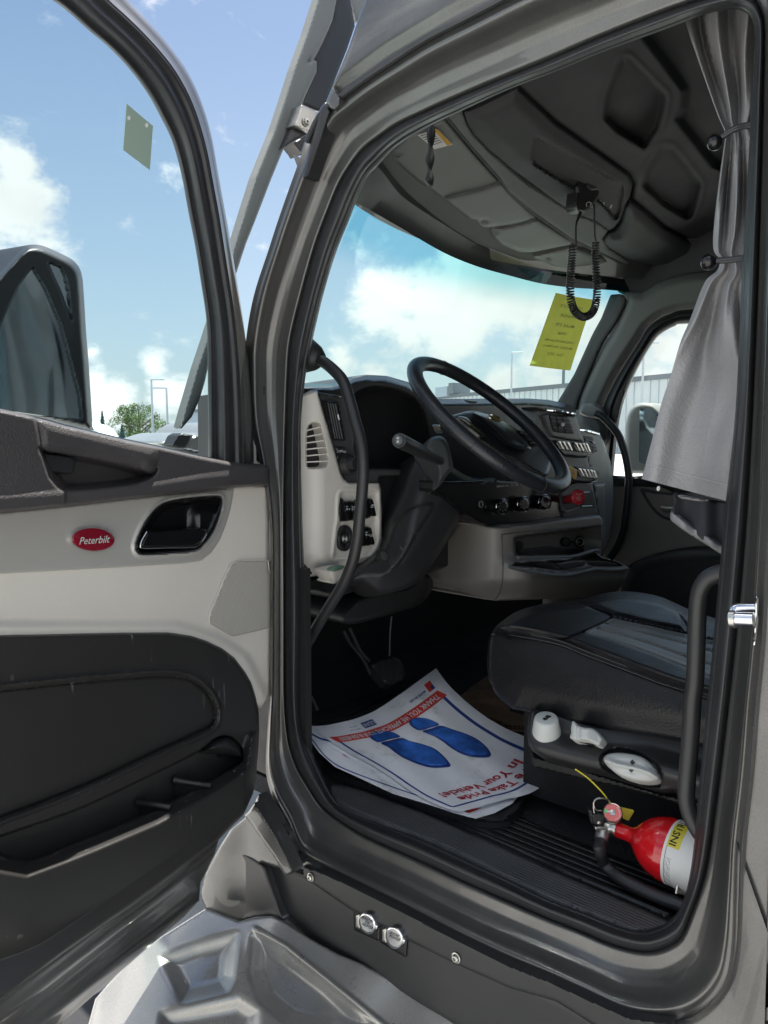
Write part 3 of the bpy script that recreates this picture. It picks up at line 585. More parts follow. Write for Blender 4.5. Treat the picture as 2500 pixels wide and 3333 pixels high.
mb = MB(); loft(mb, drows(M_, O_, [(0, .012), (.08, .016), (.16, .012), (.2, -.002), (.5, -.01), (.7, -.012), (.9, -.02), (1, -.045)], 22), 'paint')
loft(mb, drows(O_, O_+np.array([[-10, 6]]), [(0, -.045), (1, -.08)], 4), 'paint')
mb.build('window_frame', DOOR, angle=60)
mb = MB(); G = t(0,0,[(-1200,-1000),(500,-300),(1150,450),(1300,1000),(1450,2000)])+t(0,1,[(1460,0),(1470,880),(600,700),(0,560),(-1200,430)])
patch(mb, G, PD(-.030), 'winglass', step=40, lip=0, thick=.004); mb.build('window_glass', DOOR)
# beige inner panel
HB = cr(t(0,1,[(1210,1030),(1330,1018),(1425,1016),(1448,1040),(1440,1115),(1400,1230),(1335,1325),(1265,1372),(1100,1388),(960,1398),(905,1390),(885,1355),(893,1300),(930,1215),(985,1130),(1050,1070),(1120,1045)]), 4)
IP = t(0,1,[(-900,1290),(-300,1155),(0,1115),(300,1085),(500,1065),(800,1030),(1100,997),(1400,965),(1640,945)])+rc(t(1,1,[(88,945),(92,1200),(88,1435),(141,1568),(134,1660),(108,1860),(98,2211)]), 5)+t(1,2,[(95,95),(36,186),(-100,140)])+t(0,1,[(1500,2160),(1300,2040),(1100,1980),(0,1990),(-900,2010)])
def hin(X, Y, D, W):
    ln = sdist(X, Y, np.array(t(0,1,[(-900,1700),(0,1830),(700,1835),(1150,1830),(1400,1900),(1620,2040),(1800,2400),(-900,2500)])))
    return .012*sm(ln, -8, 26)
patch(mb := MB(), IP, D0p, 'beige', step=6, lip=.004, lipw=5, h=hin, thick=.03, holes=[HB]); mb.build('inner_panel', DOOR, angle=60)
# brushed grey insert
def brushed():
    m = mat('brushed_trim', (.47, .46, .435), .40, .25, var=(2, .05)); n = m.node_tree.nodes; l = m.node_tree.links; b = n['Principled BSDF']
    co = n.new('ShaderNodeTexCoord'); mp = n.new('ShaderNodeMapping'); mp.inputs['Scale'].default_value = (40, 40, 420); mp.inputs['Rotation'].default_value = (0, .25, 0); l.new(co.outputs['Object'], mp.inputs[0])
    x = n.new('ShaderNodeTexNoise'); x.inputs['Scale'].default_value = 1; x.inputs['Detail'].default_value = 4; l.new(mp.outputs[0], x.inputs['Vector'])
    bp = n.new('ShaderNodeBump'); bp.inputs['Strength'].default_value = .5; bp.inputs['Distance'].default_value = .0006; l.new(x.outputs['Fac'], bp.inputs['Height']); l.new(bp.outputs[0], b.inputs['Normal'])
    return m
MT['brush'] = brushed()
TI = t(0,1,[(-900,1300),(-300,1165),(0,1127),(300,1097),(500,1077),(800,1042),(1100,1009),(1400,979),(1523,968),(1502,1100),(1472,1200),(1432,1300),(1375,1385),(1310,1437),(1200,1455),(800,1480),(0,1523),(-300,1540),(-900,1570)])
HB = cr(t(0,1,[(1210,1030),(1330,1018),(1425,1016),(1448,1040),(1440,1115),(1400,1230),(1335,1325),(1265,1372),(1100,1388),(960,1398),(905,1390),(885,1355),(893,1300),(930,1215),(985,1130),(1050,1070),(1120,1045)]), 4)
def hti(X, Y, D, W): d = dist_poly(X, Y, HB); return .005*np.exp(-((d-5)/6)**2)-.004*sm(240+0*X-Y+1106+523-240, 0, 1)*0
mb = MB(); patch(mb, TI, D0p, 'brush', step=5, lip=.002, o=.004, h=hti, thick=.02, holes=[HB]); mb.build('trim_insert', DOOR, angle=60)
# latch pull
mb = MB()
def hho(X, Y, D, W): return -.032*sm(D, 5, 26)*(1-.8*sm(X-600, 0, 60)*sm(Y-1690+40, -30, 30))
patch(mb, HB, D0p, 'gloss', step=3.5, lip=.003, lipw=5, o=.008, h=hho, thick=.03)
LH = mb.build('latch_recess', DOOR, angle=60)
LV = rc(t(0,1,[(958,1246),(1340,1226),(1348,1262),(1318,1312),(1262,1348),(930,1356),(914,1335)]), 6)
mb = MB(); patch(mb, LV, D0p, 'gloss', step=3, lip=.006, lipw=8, o=.018, thick=.02)
lw = [hit(PD(.017), q) for q in cr(t(0,1,[(955,1250),(925,1305),(915,1340),(935,1356),(1100,1352),(1255,1349),(1312,1318),(1345,1265)]), 5, False)]
tube(mb, lw, .0016, 'chrome', 8); mb.build('latch_handle', DOOR, angle=60)
# oval emblem with script
mb = MB(); ec = t(0,1,[(608,1300)])[0]
patch(mb, ell(ec, 73, 40.5, 2, 60), D0p, 'chrome', step=3, lip=.006, lipw=6, o=.014, thick=.02)
patch(mb, ell(ec, 69, 37, 2, 60), D0p, 'maroon', step=3, lip=.001, lipw=6, o=.0145, thick=.002, h=lambda X, Y, D, W: .002*sm(D, 0, 30))
ptext(mb, 'Peterbilt', D0p, (ec[0]+1, ec[1]+3), 34, 'knob', .0185, -4, .84, shear=.4, bold=.004)
mb.build('emblem', DOOR)
# speaker grille: perforated plastic
def grille_mat(name, base, hole, sc):
    m = mat(name, base, .5); n = m.node_tree.nodes; l = m.node_tree.links; b = n['Principled BSDF']
    co = n.new('ShaderNodeTexCoord'); mp = n.new('ShaderNodeMapping'); mp.inputs['Rotation'].default_value = (0, R(45), 0); l.new(co.outputs['Object'], mp.inputs[0])
    s = n.new('ShaderNodeSeparateXYZ'); l.new(mp.outputs[0], s.inputs[0])
    def M_(op, a, b_=None):
        q = n.new('ShaderNodeMath'); q.operation = op
        for i, v in enumerate((a, b_)):
            if v is None: continue
            if isinstance(v, (int, float)): q.inputs[i].default_value = v
            else: l.new(v, q.inputs[i])
        return q.outputs[0]
    p = M_('MULTIPLY', M_('SINE', M_('MULTIPLY', s.outputs[0], sc)), M_('SINE', M_('MULTIPLY', s.outputs[2], sc)))
    mr = n.new('ShaderNodeMapRange'); l.new(p, mr.inputs[0]); mr.inputs[1].default_value = .1; mr.inputs[2].default_value = .35
    mx = n.new('ShaderNodeMix'); mx.data_type = 'RGBA'; l.new(mr.outputs[0], mx.inputs[0]); mx.inputs[6].default_value = (*base, 1); mx.inputs[7].default_value = (*hole, 1); l.new(mx.outputs[2], b.inputs['Base Color'])
    bp = n.new('ShaderNodeBump'); bp.invert = True; bp.inputs['Strength'].default_value = .8; bp.inputs['Distance'].default_value = .001; l.new(mr.outputs[0], bp.inputs['Height']); l.new(bp.outputs[0], b.inputs['Normal'])
    return m
MT['grille'] = grille_mat('perforated_grille', (.60, .575, .52), (.26, .25, .22), 1150)
GR = rc(t(1,1,[(86,1432),(92,1500),(138,1600),(106,1875)])+t(0,1,[(1520,1935),(1490,1925),(1362,1850),(1362,1790),(1400,1700),(1468,1535),(1500,1470),(1550,1438)]), 8)
mb = MB(); patch(mb, GR, D0p, 'grille', step=5, lip=.003, o=.004, thick=.01); mb.build('speaker_grille', DOOR)
tb = MB(); tube(tb, [hit(PD(.005), q) for q in GR]+[hit(PD(.005), GR[0])], .0012, 'beige', 6); tb.build('grille_rim', DOOR)
# dark armrest pad with pull pocket
PP = t(0,1,[(-900,360),(-300,395),(0,448),(100,470),(200,492),(300,515),(420,550),(600,592),(800,640),(1000,682),(1100,705),(1300,752),(1500,792),(1640,812)])+t(1,1,[(30,806),(78,815),(97,838),(100,900),(94,940),(70,950),(0,952)])+t(0,1,[(1500,966),(1400,977),(1100,1007),(800,1042),(500,1077),(300,1097),(0,1127),(-300,1167),(-900,1300)])
RC_ = np.array(cr(t(0,1,[(255,700),(430,735),(700,790),(900,840),(985,862),(1022,835),(1008,875),(960,908),(860,938),(700,960),(520,975),(430,972),(375,930),(325,835)]), 4))
BAR = np.array(cr(t(0,1,[(236,512),(420,556),(620,602),(820,650),(980,688),(1026,715),(1030,770),(1015,825),(985,852),(935,850),(890,822),(740,800),(560,768),(400,742),(275,715),(250,600)]), 4))
LB = np.array(t(0,1,[(-900,200),(60,430),(180,470),(232,500),(255,590),(272,690),(296,790),(330,890),(380,950),(430,985),(400,1300),(-900,1500)]))
LW = np.array(t(0,1,[(-900,1040),(0,1010),(430,985),(900,945),(1300,880),(1700,840),(1900,960),(1700,1100),(0,1300),(-900,1500)]))
def hpad(X, Y, D, W):
    r = sdist(X, Y, RC_); b = sdist(X, Y, BAR); lb = sdist(X, Y, LB); top = D
    h = np.zeros(len(X))
    rec = sm(r, -6, 22)
    h += .020*sm(lb, -3, 12)*(1-sm(b, 0, 12))
    h -= .055*rec*(1-sm(b, -6, 4))
    h += .012*np.sqrt(np.clip(b/28, 0, 1))
    lw = sdist(X, Y, LW); h += .004*sm(lw, -10, 14)
    return h-.02*np.clip(1-D/13, 0, 1)**2
mb = MB(); patch(mb, PP, D0p, 'pad', step=3.6, lip=.012, lipw=9, o=.040, h=hpad, thick=.06); PAD = mb.build('armrest', DOOR, angle=75)
SWp = rc(t(0,1,[(288,738),(470,764),(492,785),(482,860),(460,876),(312,858)]), 6)
mb = MB(); patch(mb, SWp, D0p, 'plast', step=4, lip=.003, o=.028, thick=.02); mb.build('pocket_blank', DOOR)
# black lower trim with map pocket
BP = t(0,1,[(-900,1935),(-300,1925),(0,1919),(400,1911),(800,1902),(1100,1901),(1250,1924),(1350,1957),(1450,2006),(1530,2068),(1600,2160),(1640,2230)])+t(1,2,[(-6,60),(14,130),(26,230),(28,330),(22,450),(8,620),(-12,740),(-60,850)])+t(0,2,[(1580,885),(1480,985),(1425,1040),(1300,1138),(1150,1258),(1000,1370),(850,1478),(700,1580),(400,1790),(0,2090),(-500,2460),(-900,2750)])
OV = np.array(cr(t(0,2,[(-900,160),(0,62),(400,20),(700,-8),(1000,-30),(1150,-28),(1260,5),(1345,75),(1395,160),(1408,240),(1385,300),(1300,350),(1000,485),(600,675),(200,835),(0,910),(-900,1270)]), 4))
PO = np.array(cr(t(0,2,[(-60,1042),(0,1010),(250,925),(500,835),(750,722),(1000,602),(1200,505),(1330,430),(1390,382),(1455,358),(1520,376),(1568,425),(1590,490),(1578,540),(1500,592),(1310,700),(1000,862),(600,1030),(400,1108),(270,1165),(170,1190),(80,1176),(0,1146),(-60,1110),(-84,1075)]), 3))
CUP = t(0,2,[(1460,520)])[0]
LIPL = np.array(t(0,2,[(-900,1560),(-300,1250),(0,1205),(170,1235),(400,1150),(600,1070),(1000,900),(1310,735),(1580,570),(1640,380),(1640,1000),(0,2700),(-900,3000)]))
def hmap(X, Y, D, W):
    ov = sdist(X, Y, OV); po = sdist(X, Y, PO); lp = sdist(X, Y, LIPL)
    h = -.012*sm(ov, 0, 9)-.008*np.exp(-((ov-4)/3.5)**2)
    h += .007*np.exp(-((ov+12)/6)**2)
    h += .050*sm(lp, -26, 30)*(1-.5*sm(lp, 60, 330))-.05*sm(lp, 150, 420)
    h -= (.080+.04*sm(lp, -30, 10))*sm(po, 0, 15)
    c = np.hypot(X-CUP[0], (Y-CUP[1])*1.1); 
    h += .085*sm(po, 0, 5)*np.exp(-(c/34)**4)*sm(CUP[1]+6-Y, -4, 40)*1.0
    return h
def scratched(m):
    n = m.node_tree.nodes; l = m.node_tree.links; b = n['Principled BSDF']; co = n.new('ShaderNodeTexCoord')
    mp = n.new('ShaderNodeMapping'); mp.inputs['Scale'].default_value = (60, 60, 7); mp.inputs['Rotation'].default_value = (.1, .5, 0); l.new(co.outputs['Object'], mp.inputs[0])
    x = n.new('ShaderNodeTexNoise'); x.inputs['Scale'].default_value = 1.6; x.inputs['Detail'].default_value = 2; l.new(mp.outputs[0], x.inputs['Vector'])
    y = n.new('ShaderNodeTexNoise'); y.inputs['Scale'].default_value = 5; y.inputs['Detail'].default_value = 3; l.new(co.outputs['Object'], y.inputs['Vector'])
    a = n.new('ShaderNodeMapRange'); l.new(x.outputs['Fac'], a.inputs[0]); a.inputs[1].default_value = .665; a.inputs[2].default_value = .71
    c = n.new('ShaderNodeMapRange'); l.new(y.outputs['Fac'], c.inputs[0]); c.inputs[1].default_value = .5; c.inputs[2].default_value = .66
    q = n.new('ShaderNodeMath'); q.operation = 'MULTIPLY'; l.new(a.outputs[0], q.inputs[0]); l.new(c.outputs[0], q.inputs[1])
    mx = n.new('ShaderNodeMix'); mx.data_type = 'RGBA'; l.new(q.outputs[0], mx.inputs[0]); mx.inputs[6].default_value = (.026, .0255, .025, 1); mx.inputs[7].default_value = (.22, .215, .2, 1); l.new(mx.outputs[2], b.inputs['Base Color']); return m
MT['pocket'] = scratched(mat('worn_black_plastic', (.026, .025, .025), .36, bump=(600, .5, .0007)))
mb = MB(); patch(mb, BP, D0p, 'pocket', step=4, lip=.014, lipw=12, o=.022, h=hmap, thick=.05)
MP = mb.build('map_pocket', DOOR, angle=75)
mb = MB()
for q in ([(1132,652),(1215,668),(1300,682),(1375,690)], [(905,800),(990,812),(1110,832)]):
    tube(mb, [hit(PD(s), p) for p, s in zip(t(0,2,q), np.linspace(-.02, .05, len(q)))], [.010, .0055, .007], 'pocket', 10, spline=4)
    a, b = q[0], q[-1]; V = [hit(PD(-.025), t(0,2,[a])[0]), hit(PD(.045), t(0,2,[b])[0])]; mb.add([V[0], V[1], V[1]-np.array([0, 0, .09]), V[0]-np.array([0, 0, .09])], [(0, 1, 2, 3)], 'pocket'); mb.build('pocket_divider', DOOR); mb = MB()
mb = MB(); c = hit(PD(.004), t(1,1,[(118,1933)])[0]); lathe(mb, [(0, .004), (.003, .004), (.007, .002), (.008, -.002)], c, DN, 'plast', 16); mb.build('screw', DOOR)
mb = MB(); patch(mb, cr(t(0,2,[(1318,478),(1365,408),(1450,364),(1520,382),(1566,430),(1588,495),(1572,516),(1500,494),(1410,486)]), 4), D0p, 'plast', step=3.5, lip=.012, lipw=9, o=.012, thick=.03, h=lambda X, Y, D, W: .022*sm(D, 0, 26)); mb.build('cup_insert', DOOR, angle=75)
# the driver mirror outside the door glass
MH = PD(-.42)
HO = cr(t(0,0,[(-700,2100),(-200,1960),(-20,1790),(80,1680),(150,1612),(200,1592),(280,1600),(400,1652),(470,1690),(512,1735),(535,1800),(546,1920),(560,2150)])+t(0,1,[(575,120),(590,350),(602,560),(598,588),(400,550),(200,505),(-200,440),(-700,420)]), 4)
GL1 = rc(t(0,0,[(-500,2500),(-30,2211),(55,2000),(130,1850),(214,1737),(300,1880),(400,2115)])+t(0,1,[(470,170),(522,370),(535,520),(300,497),(0,455),(-500,420)]), 8)
GL2 = rc(t(0,0,[(312,1708),(405,1745),(430,1800),(452,1910),(470,2100),(400,1900)]), 4)
mb = MB()
def hmir(X, Y, D, W): g = sdist(X, Y, np.array(GL1)); return .02*sm(D, 0, 20)-.012*sm(g, -4, 4)-.012*sm(sdist(X, Y, np.array(GL2)), -4, 4)
patch(mb, HO, MH, 'plast', step=5, lip=.05, lipw=18, h=hmir, thick=.14)
MIR = mb.build('door_mirror', TR, angle=60)
mb = MB(); patch(mb, GL1, MH, 'mirror', step=20, lip=0, o=.012, thick=.004); mb.build('mirror_glass', MIR)
mb = MB(); patch(mb, GL2, MH, 'mirror', step=20, lip=0, o=.012, thick=.004); mb.build('mirror_glass', MIR)
# green card hanging inside the door glass
mb = MB(); pc = PD(-.018)
MT['card'] = mat('green_card', (.30, .40, .33), .7); 
patch(mb, t(0,0,[(825,675),(996,820),(976,1106),(803,975)]), pc, 'card', step=8, lip=0, thick=.001)
for c, q in (((840,768), 0), ((956,815), 0)): patch(mb, ell(t(0,0,[c])[0], 5, 7.5, 0, 14), pc, 'white', step=3, lip=0, o=.001, thick=.0005)
mb.build('green_card', None, 'green card with two white dots stuck inside the open door window', 'card')
# side deflector outside the A pillar with its stay
mb = MB(); pd = PY(1.95)
DF = t(1,0,[(430,-80),(335,215),(250,450),(190,640),(120,850),(60,1000),(0,1150)])+t(0,0,[(1600,1340),(1520,1600),(1440,1900)])+t(0,1,[(1340,0),(1280,180),(1200,450),(1168,568),(1183,578),(1250,500),(1300,385),(1335,270),(1352,190)])+t(0,0,[(1535,1790),(1600,1590)])+t(1,0,[(0,1440),(100,1180),(190,960),(330,620),(400,470),(402,400),(380,385),(350,400),(440,280),(505,130),(545,-80)])
def hdf(X, Y, D, W): return .005*np.sqrt(np.clip(D/14, 0, 1))
patch(mb, DF, pd, 'visor', step=6, lip=.01, lipw=6, h=hdf, thick=.03)
patch(mb, t(1,0,[(548,-80),(505,130),(440,280),(385,385),(405,400),(400,460),(300,675),(415,725),(470,655),(520,520),(600,320),(650,170),(620,-10),(600,-80)]), PY(2.0), 'plast', step=8, thick=.03)
patch(mb, t(1,0,[(605,-80),(625,10),(655,130),(665,145),(735,-20),(760,-80)]), PY(2.06), 'visor', step=8, thick=.03)
mb.build('wind_deflector', TR, angle=50)
mb = MB()
patch(mb, rc(t(1,0,[(302,680),(415,727),(405,790),(362,862),(250,815)]), 4), PY(1.90), 'bolt', step=4, lip=.004, thick=.04)
patch(mb, t(1,0,[(250,815),(362,862),(240,925),(185,962),(215,890)]), PY(1.92), 'plast', step=5, thick=.03)
patch(mb, cr(t(1,0,[(243,928),(280,985),(302,1010),(330,930),(358,865),(300,890)]), 3), PY(1.97), 'plast', step=4, lip=.02, lipw=8, thick=.05)
st = mb.build('deflector_bracket', TR); bolt('bolt', t(1,0,[(328,795)])[0], PY(1.90), .011, st, 'bolt')
mb = MB(); patch(mb, rc(t(1,0,[(425,700),(460,660),(495,730),(480,765),(440,900),(350,1160),(310,1160),(370,900)]), 5), PX(-.07), 'plast', step=4, lip=.01, lipw=6, thick=.03)
gq = PX(-.063)(OU[11*6:27*6, 0], OU[11*6:27*6, 1], np.zeros(16*6)); mb.build('drip_rail', TR); mb = MB(); tube(mb, gq, .0065, 'rubber', 8); mb.build('roof_gutter', TR); mb = MB()
patch(mb, rc(t(1,0,[(462,660),(505,560),(560,640),(555,690),(520,722),(490,705)]), 5), PX(-.075), 'paint', step=4, lip=.008, lipw=6, thick=.03); mb.build('gutter_cap', TR)
# hood side, cowl and wiper bits seen through the door glass
mb = MB()
patch(mb, cr(t(0,1,[(1020,672),(1100,630),(1190,606),(1262,610),(1300,580),(1352,548),(1400,560),(1400,800),(1250,780),(1100,720)]), 4), PY(2.6), 'fair', step=6, lip=.05, lipw=14, thick=.3)
mb.build('cowl', TR); mb = MB()
patch(mb, rc(t(0,1,[(1118,685),(1150,625),(1182,606),(1258,620),(1240,660),(1215,700),(1170,705)]), 4), PY(2.5), 'plast', step=5, lip=.01, thick=.06)
mb.build('hood_mirror', TR); mb = MB()
patch(mb, rc(t(0,1,[(1185,705),(1230,705),(1260,715),(1330,725),(1345,748),(1290,742),(1210,725)]), 3), PY(2.3), 'plast', step=4, lip=.01, thick=.05)
mb.build('wiper_mount', TR)
mb = MB()
for pts in ([(1640,262),(1690,275),(1728,300),(1726,370),(1690,360),(1650,340)], [(1640,555),(1690,560),(1715,590),(1705,640),(1660,640)], [(1660,680),(1715,685),(1712,800),(1665,800)]):
    mb = MB(); patch(mb, rc(t(0,1,pts), 5), PX(-.03), 'plast', step=4, lip=.006, lipw=5, thick=.05); mb.build('door_hinge', TR)
# ================================================================= WINDSHIELD, PILLARS, OVERHEAD
def arc(x, y0=1.70, k=.33): return y0-k*((x-1.03)/1.03)**2
xs = np.linspace(.17, 2.0, 40)
def gpt(x, v):
    zt = 2.63-.085*(x/2)**1.2; z = zt+(1.85-zt)*v; return (x, arc(x)+.02+(2.66-z)*.62-.03*math.sin((2.66-z)*2), z)
mb = MB(); loft(mb, [[gpt(x, z) for x in xs] for z in np.linspace(0, 1, 12)], 'wsglass'); mb.build('windshield', TR)
E1 = t(1,0,[(300,1150),(500,1240),(660,1318),(800,1395),(945,1480),(1220,1640),(1440,1732)])+t(2,0,[(0,1795),(200,1845),(400,1872),(560,1882),(720,1895),(900,1925)])
E2 = t(1,0,[(500,930),(650,1000),(800,1085),(945,1265),(1150,1410),(1440,1585)])+t(2,0,[(0,1668),(200,1745),(400,1822),(540,1862),(700,1890),(900,1920)])
def samp2(pts, n=60): return samp(pts, n)
a1 = samp2(E1); a2 = samp2(E2)
mb = MB(); g1 = PZ(2.535)(a1[:, 0], a1[:, 1])+np.array([0, .09, -.0]); g2 = PZ(2.60)(a2[:, 0], a2[:, 1])+np.array([0, .06, 0])
q1 = PZ(2.545)(a1[:, 0], a1[:, 1]); cam_sc = (2.545-1.9)/(2.535-1.9)
k = .985; r1 = CAM+(PZ(2.535)(a1[:, 0], a1[:, 1])-CAM)*k; r2 = CAM+(PZ(2.60)(a2[:, 0], a2[:, 1])-CAM)*1.0
r3 = CAM+(PZ(2.62)(a2[:, 0], a2[:, 1]-30)-CAM)*1.02; loft(mb, [r1, r1*.5+r2*.5+np.array([0, .01, .01]), r2, r3], 'dgrey'); loft(mb, [r1, r1+np.array([0, .03, .06])], 'plast'); mb.build('sun_visor', TR)
ph = Pl((1, 1.6, 2.60), (0, -.35, -1))
mb = MB()
FB = t(1,0,[(640,990),(800,1080),(945,1262),(1150,1408),(1440,1583)])+t(2,0,[(0,1666),(200,1743),(400,1820),(560,1866),(760,1893),(860,1905),(960,1870),(600,1700),(200,1400),(0,1200)])+t(1,0,[(1659,1190),(1400,900),(1300,780),(1235,760),(1000,870),(890,960)])
patch(mb, FB, ph, 'head', step=8, lip=.004, thick=.02, o=-.01)
HD = mb.build('headliner', TR)
def vis(name, pts, o=.006, m='visor', r=8, lip=.012, lw=12, h=None, lab=None):
    mb = MB(); patch(mb, rc(pts, r), ph, m, step=6, lip=lip, lipw=lw, o=o, thick=.03, h=h); return mb.build(name, TR, label=lab, angle=60)
def latch(c): 
    cc = t(*c)[0]
    return lambda X, Y, D, W: -.012*np.exp(-(((X-cc[0])/14)**2+((Y-cc[1])/7)**2))
# near visor pad with its label recess and the pads that follow it
vis('roof_pad', t(1,0,[(893,975),(1000,885),(1110,830),(1235,765),(1265,800),(1420,990),(1600,1185),(1500,1225),(1222,1290),(1050,1170),(905,1045)]), h=latch((1,0,[(925,1010)])))
vis('roof_locker', t(1,0,[(1224,1291),(1500,1226),(1604,1186),(1700,1290)])+t(2,0,[(170,1412),(100,1445),(0,1468)])+t(1,0,[(1500,1480),(1470,1470),(1440,1428),(1400,1425)]), o=.016, h=latch((1,0,[(1490,1440)])))
vis('roof_locker', t(1,0,[(1540,1490),(1659,1468)])+t(2,0,[(100,1446),(175,1424),(410,1572),(395,1592),(150,1642),(60,1642),(-60,1590),(-118,1525)]), o=.016, h=latch((1,0,[(1560,1510)])))
vis('roof_locker', t(2,0,[(148,1662),(230,1640),(412,1598),(445,1620),(665,1702),(600,1735),(430,1772),(300,1742),(205,1695),(155,1680)]), o=.014, h=latch((2,0,[(245,1680)])))
vis('roof_locker', t(2,0,[(428,1778),(560,1745),(668,1705),(985,1862),(900,1893),(650,1880),(500,1840)]), o=.012)
mb = MB(); patch(mb, t(1,0,[(1238,768),(1265,760),(1400,935),(1600,1160),(1659,1215)])+t(2,0,[(170,1385),(400,1545),(700,1690),(985,1855),(985,1862),(690,1705),(400,1568),(170,1412),(0,1270)])+t(1,0,[(1600,1186),(1400,960)]), ph, 'headd', step=5, lip=.002, o=.022, thick=.03); mb.build('roof_trim', TR)
mb = MB()
MR = t(1,0,[(1262,762),(1350,725),(1372,800),(1420,880),(1520,985),(1659,1105)])+t(2,0,[(100,1190),(300,1320),(420,1392),(560,1448),(636,1500),(603,1555),(640,1622),(800,1722),(950,1792),(1100,1822),(1290,1832),(1320,1790),(1290,1850),(1000,1862),(700,1692),(400,1548),(170,1388),(0,1250)])+t(1,0,[(1600,1160),(1400,935)])
patch(mb, MR, ph, 'head', step=6, lip=.004, o=.026, thick=.03); mb.build('roof_trim', TR)
CF = t(1,0,[(1352,722),(1450,685),(1700,560)])+t(2,0,[(60,540),(60,575),(300,800),(600,1010),(770,1130),(800,1190),(782,1280),(722,1430),(682,1490),(642,1502),(560,1446),(420,1390),(300,1318),(0,1096)])+t(1,0,[(1520,980),(1420,875),(1372,800)])
INS = np.array(rc(t(2,0,[(160,880),(135,1010),(150,1075),(380,1215),(560,1300),(690,1440),(720,1400),(748,1215),(520,1075),(300,950)]), 12))
ph2 = Pl((1, 1.6, 2.60), (0, -.35, -1))
def hcf(X, Y, D, W): s = sdist(X, Y, INS); return -.02*sm(s, 0, 6)+.02*sm(D, 0, 60)
mb = MB(); patch(mb, CF, ph2, 'headd', step=6, lip=.02, lipw=10, o=.03, h=hcf, thick=.05); CON = mb.build('overhead_console', TR, angle=60)
UR = t(2,0,[(40,560),(60,520),(200,470),(800,180),(1250,0),(1700,0),(1700,1700),(1310,1590),(1200,1576),(1000,1472),(790,1292),(802,1190),(772,1130),(600,1008),(300,798)])
R1_ = np.array(rc(t(2,0,[(610,770),(625,640),(655,545),(700,450),(735,380),(770,370),(1015,618),(1005,700),(970,830),(880,970),(700,860)]), 12)); R2_ = np.array(rc(t(2,0,[(858,1205),(900,1090),(990,950),(1055,960),(1245,1195),(1190,1412),(1150,1428),(1000,1340)]), 12))
RD = np.array(cr(t(2,0,[(800,150),(1130,590),(1120,700),(1080,770),(1320,1080),(1800,1300),(1800,-200),(900,-200)]), 1))
def hur(X, Y, D, W):
    return -.05*sm(sdist(X, Y, R1_), -4, 16)-.045*sm(sdist(X, Y, R2_), -4, 16)+.005*np.exp(-((sdist(X, Y, R1_)+12)/8)**2)+.005*np.exp(-((sdist(X, Y, R2_)+12)/8)**2)-.06*sm(sdist(X, Y, RD), -10, 25)
mb = MB(); patch(mb, UR, ph2, 'headd', step=6, lip=.03, lipw=16, o=.02, h=hur, thick=.05)
LO = t(2,0,[(684,1490),(724,1430),(784,1290),(1000,1472),(1200,1576),(1310,1592),(1700,1640),(1700,1900),(1310,1830),(1100,1822),(950,1792),(640,1622),(603,1556),(640,1505)])
patch(mb, cr(LO, 2), ph2, 'headd', step=6, lip=.03, lipw=14, o=.03, thick=.05, h=lambda X, Y, D, W: .03*sm(D, 0, 50)); 
loft(mb, [[(x, arc(x)-.08, 2.70) for x in np.linspace(.15, 2.06, 16)], [(x, -.2, 3.34) for x in np.linspace(.06, 2.06, 16)]], 'headd')
xq = np.linspace(.25, 2.0, 20); loft(mb, [[(x, arc(x)+.03, 2.57) for x in np.linspace(.22, 2.0, 16)], [(x, arc(x)-.12, 2.8) for x in np.linspace(.14, 2.03, 16)], [(x, arc(x)-.45, 3.35) for x in np.linspace(.02, 2.08, 16)]], 'paint')
mb.build('overhead_shelf', TR, angle=60)
# label on the near roof pad
mb = MB(); LQ = t(1,0,[(1060,881),(1186,838),(1288,940),(1170,972)])
patch(mb, LQ, ph, 'white', step=8, lip=0, o=.018, thick=.001)
patch(mb, t(1,0,[(1163,846),(1184,840),(1284,938),(1252,948)]), ph, 'tagy', step=8, lip=0, o=.0195, thick=.0005)
for i in range(6):
    u0 = i/7.5+.08; a = np.array(LQ[0])*(1-u0)+np.array(LQ[3])*u0; b = np.array(t(1,0,[(1160,850)])[0])*(1-u0)+np.array(t(1,0,[(1245,945)])[0])*u0
    for s0, s1 in ((.06, .45+.03*(i % 3)), (.5+.03*(i % 2), .93)):
        p = a+(b-a)*s0; q = a+(b-a)*s1; w_ = np.array([0, 1.1])
        mb.add([hit(ph, x, .0196) for x in (p-w_, q-w_, q+w_, p+w_)], [(0, 1, 2, 3)], 'dgrey')
mb.build('warning_label', None, 'small white warning label with an orange band on the roof pad behind the hanging strap', 'label')
# far side of the cab
px2 = PX(2.0)
mb = MB()
AP = t(2,0,[(960,1840),(1100,1790),(1290,1770),(1700,1760),(1700,1990),(1190,2012),(1050,2038),(960,2080),(890,2142),(860,2195)])+t(2,1,[(840,10),(720,200),(640,360),(604,470),(640,560),(600,700),(440,560),(425,420),(470,290),(600,30)])+t(2,0,[(640,2190),(700,2070),(745,1960),(738,1920),(700,1893),(860,1903)])
patch(mb, cr(AP, 2), px2, 'head', step=7, lip=.01, h=lambda X, Y, D, W: .04*sm(D, 0, 30), thick=.04); mb.build('far_pillar_trim', TR, angle=60)
mb = MB(); patch(mb, rc(t(2,0,[(655,1918),(722,1912),(748,1942),(742,1985),(690,2090)])+t(2,1,[(595,20),(500,235),(440,395),(425,460),(300,420),(418,225),(520,0)])+t(2,0,[(545,2160),(595,2070)]), 6), PX(1.97), 'dgrey', step=6, lip=.004, thick=.02); mb.build('windshield_edge', TR)
mb = MB()
SO = samp(t(2,0,[(1900,1990),(1190,2013),(1050,2040),(960,2082),(892,2142)])+t(2,1,[(845,12),(725,200),(640,360),(600,480),(640,560),(625,700),(610,895)]), 80)
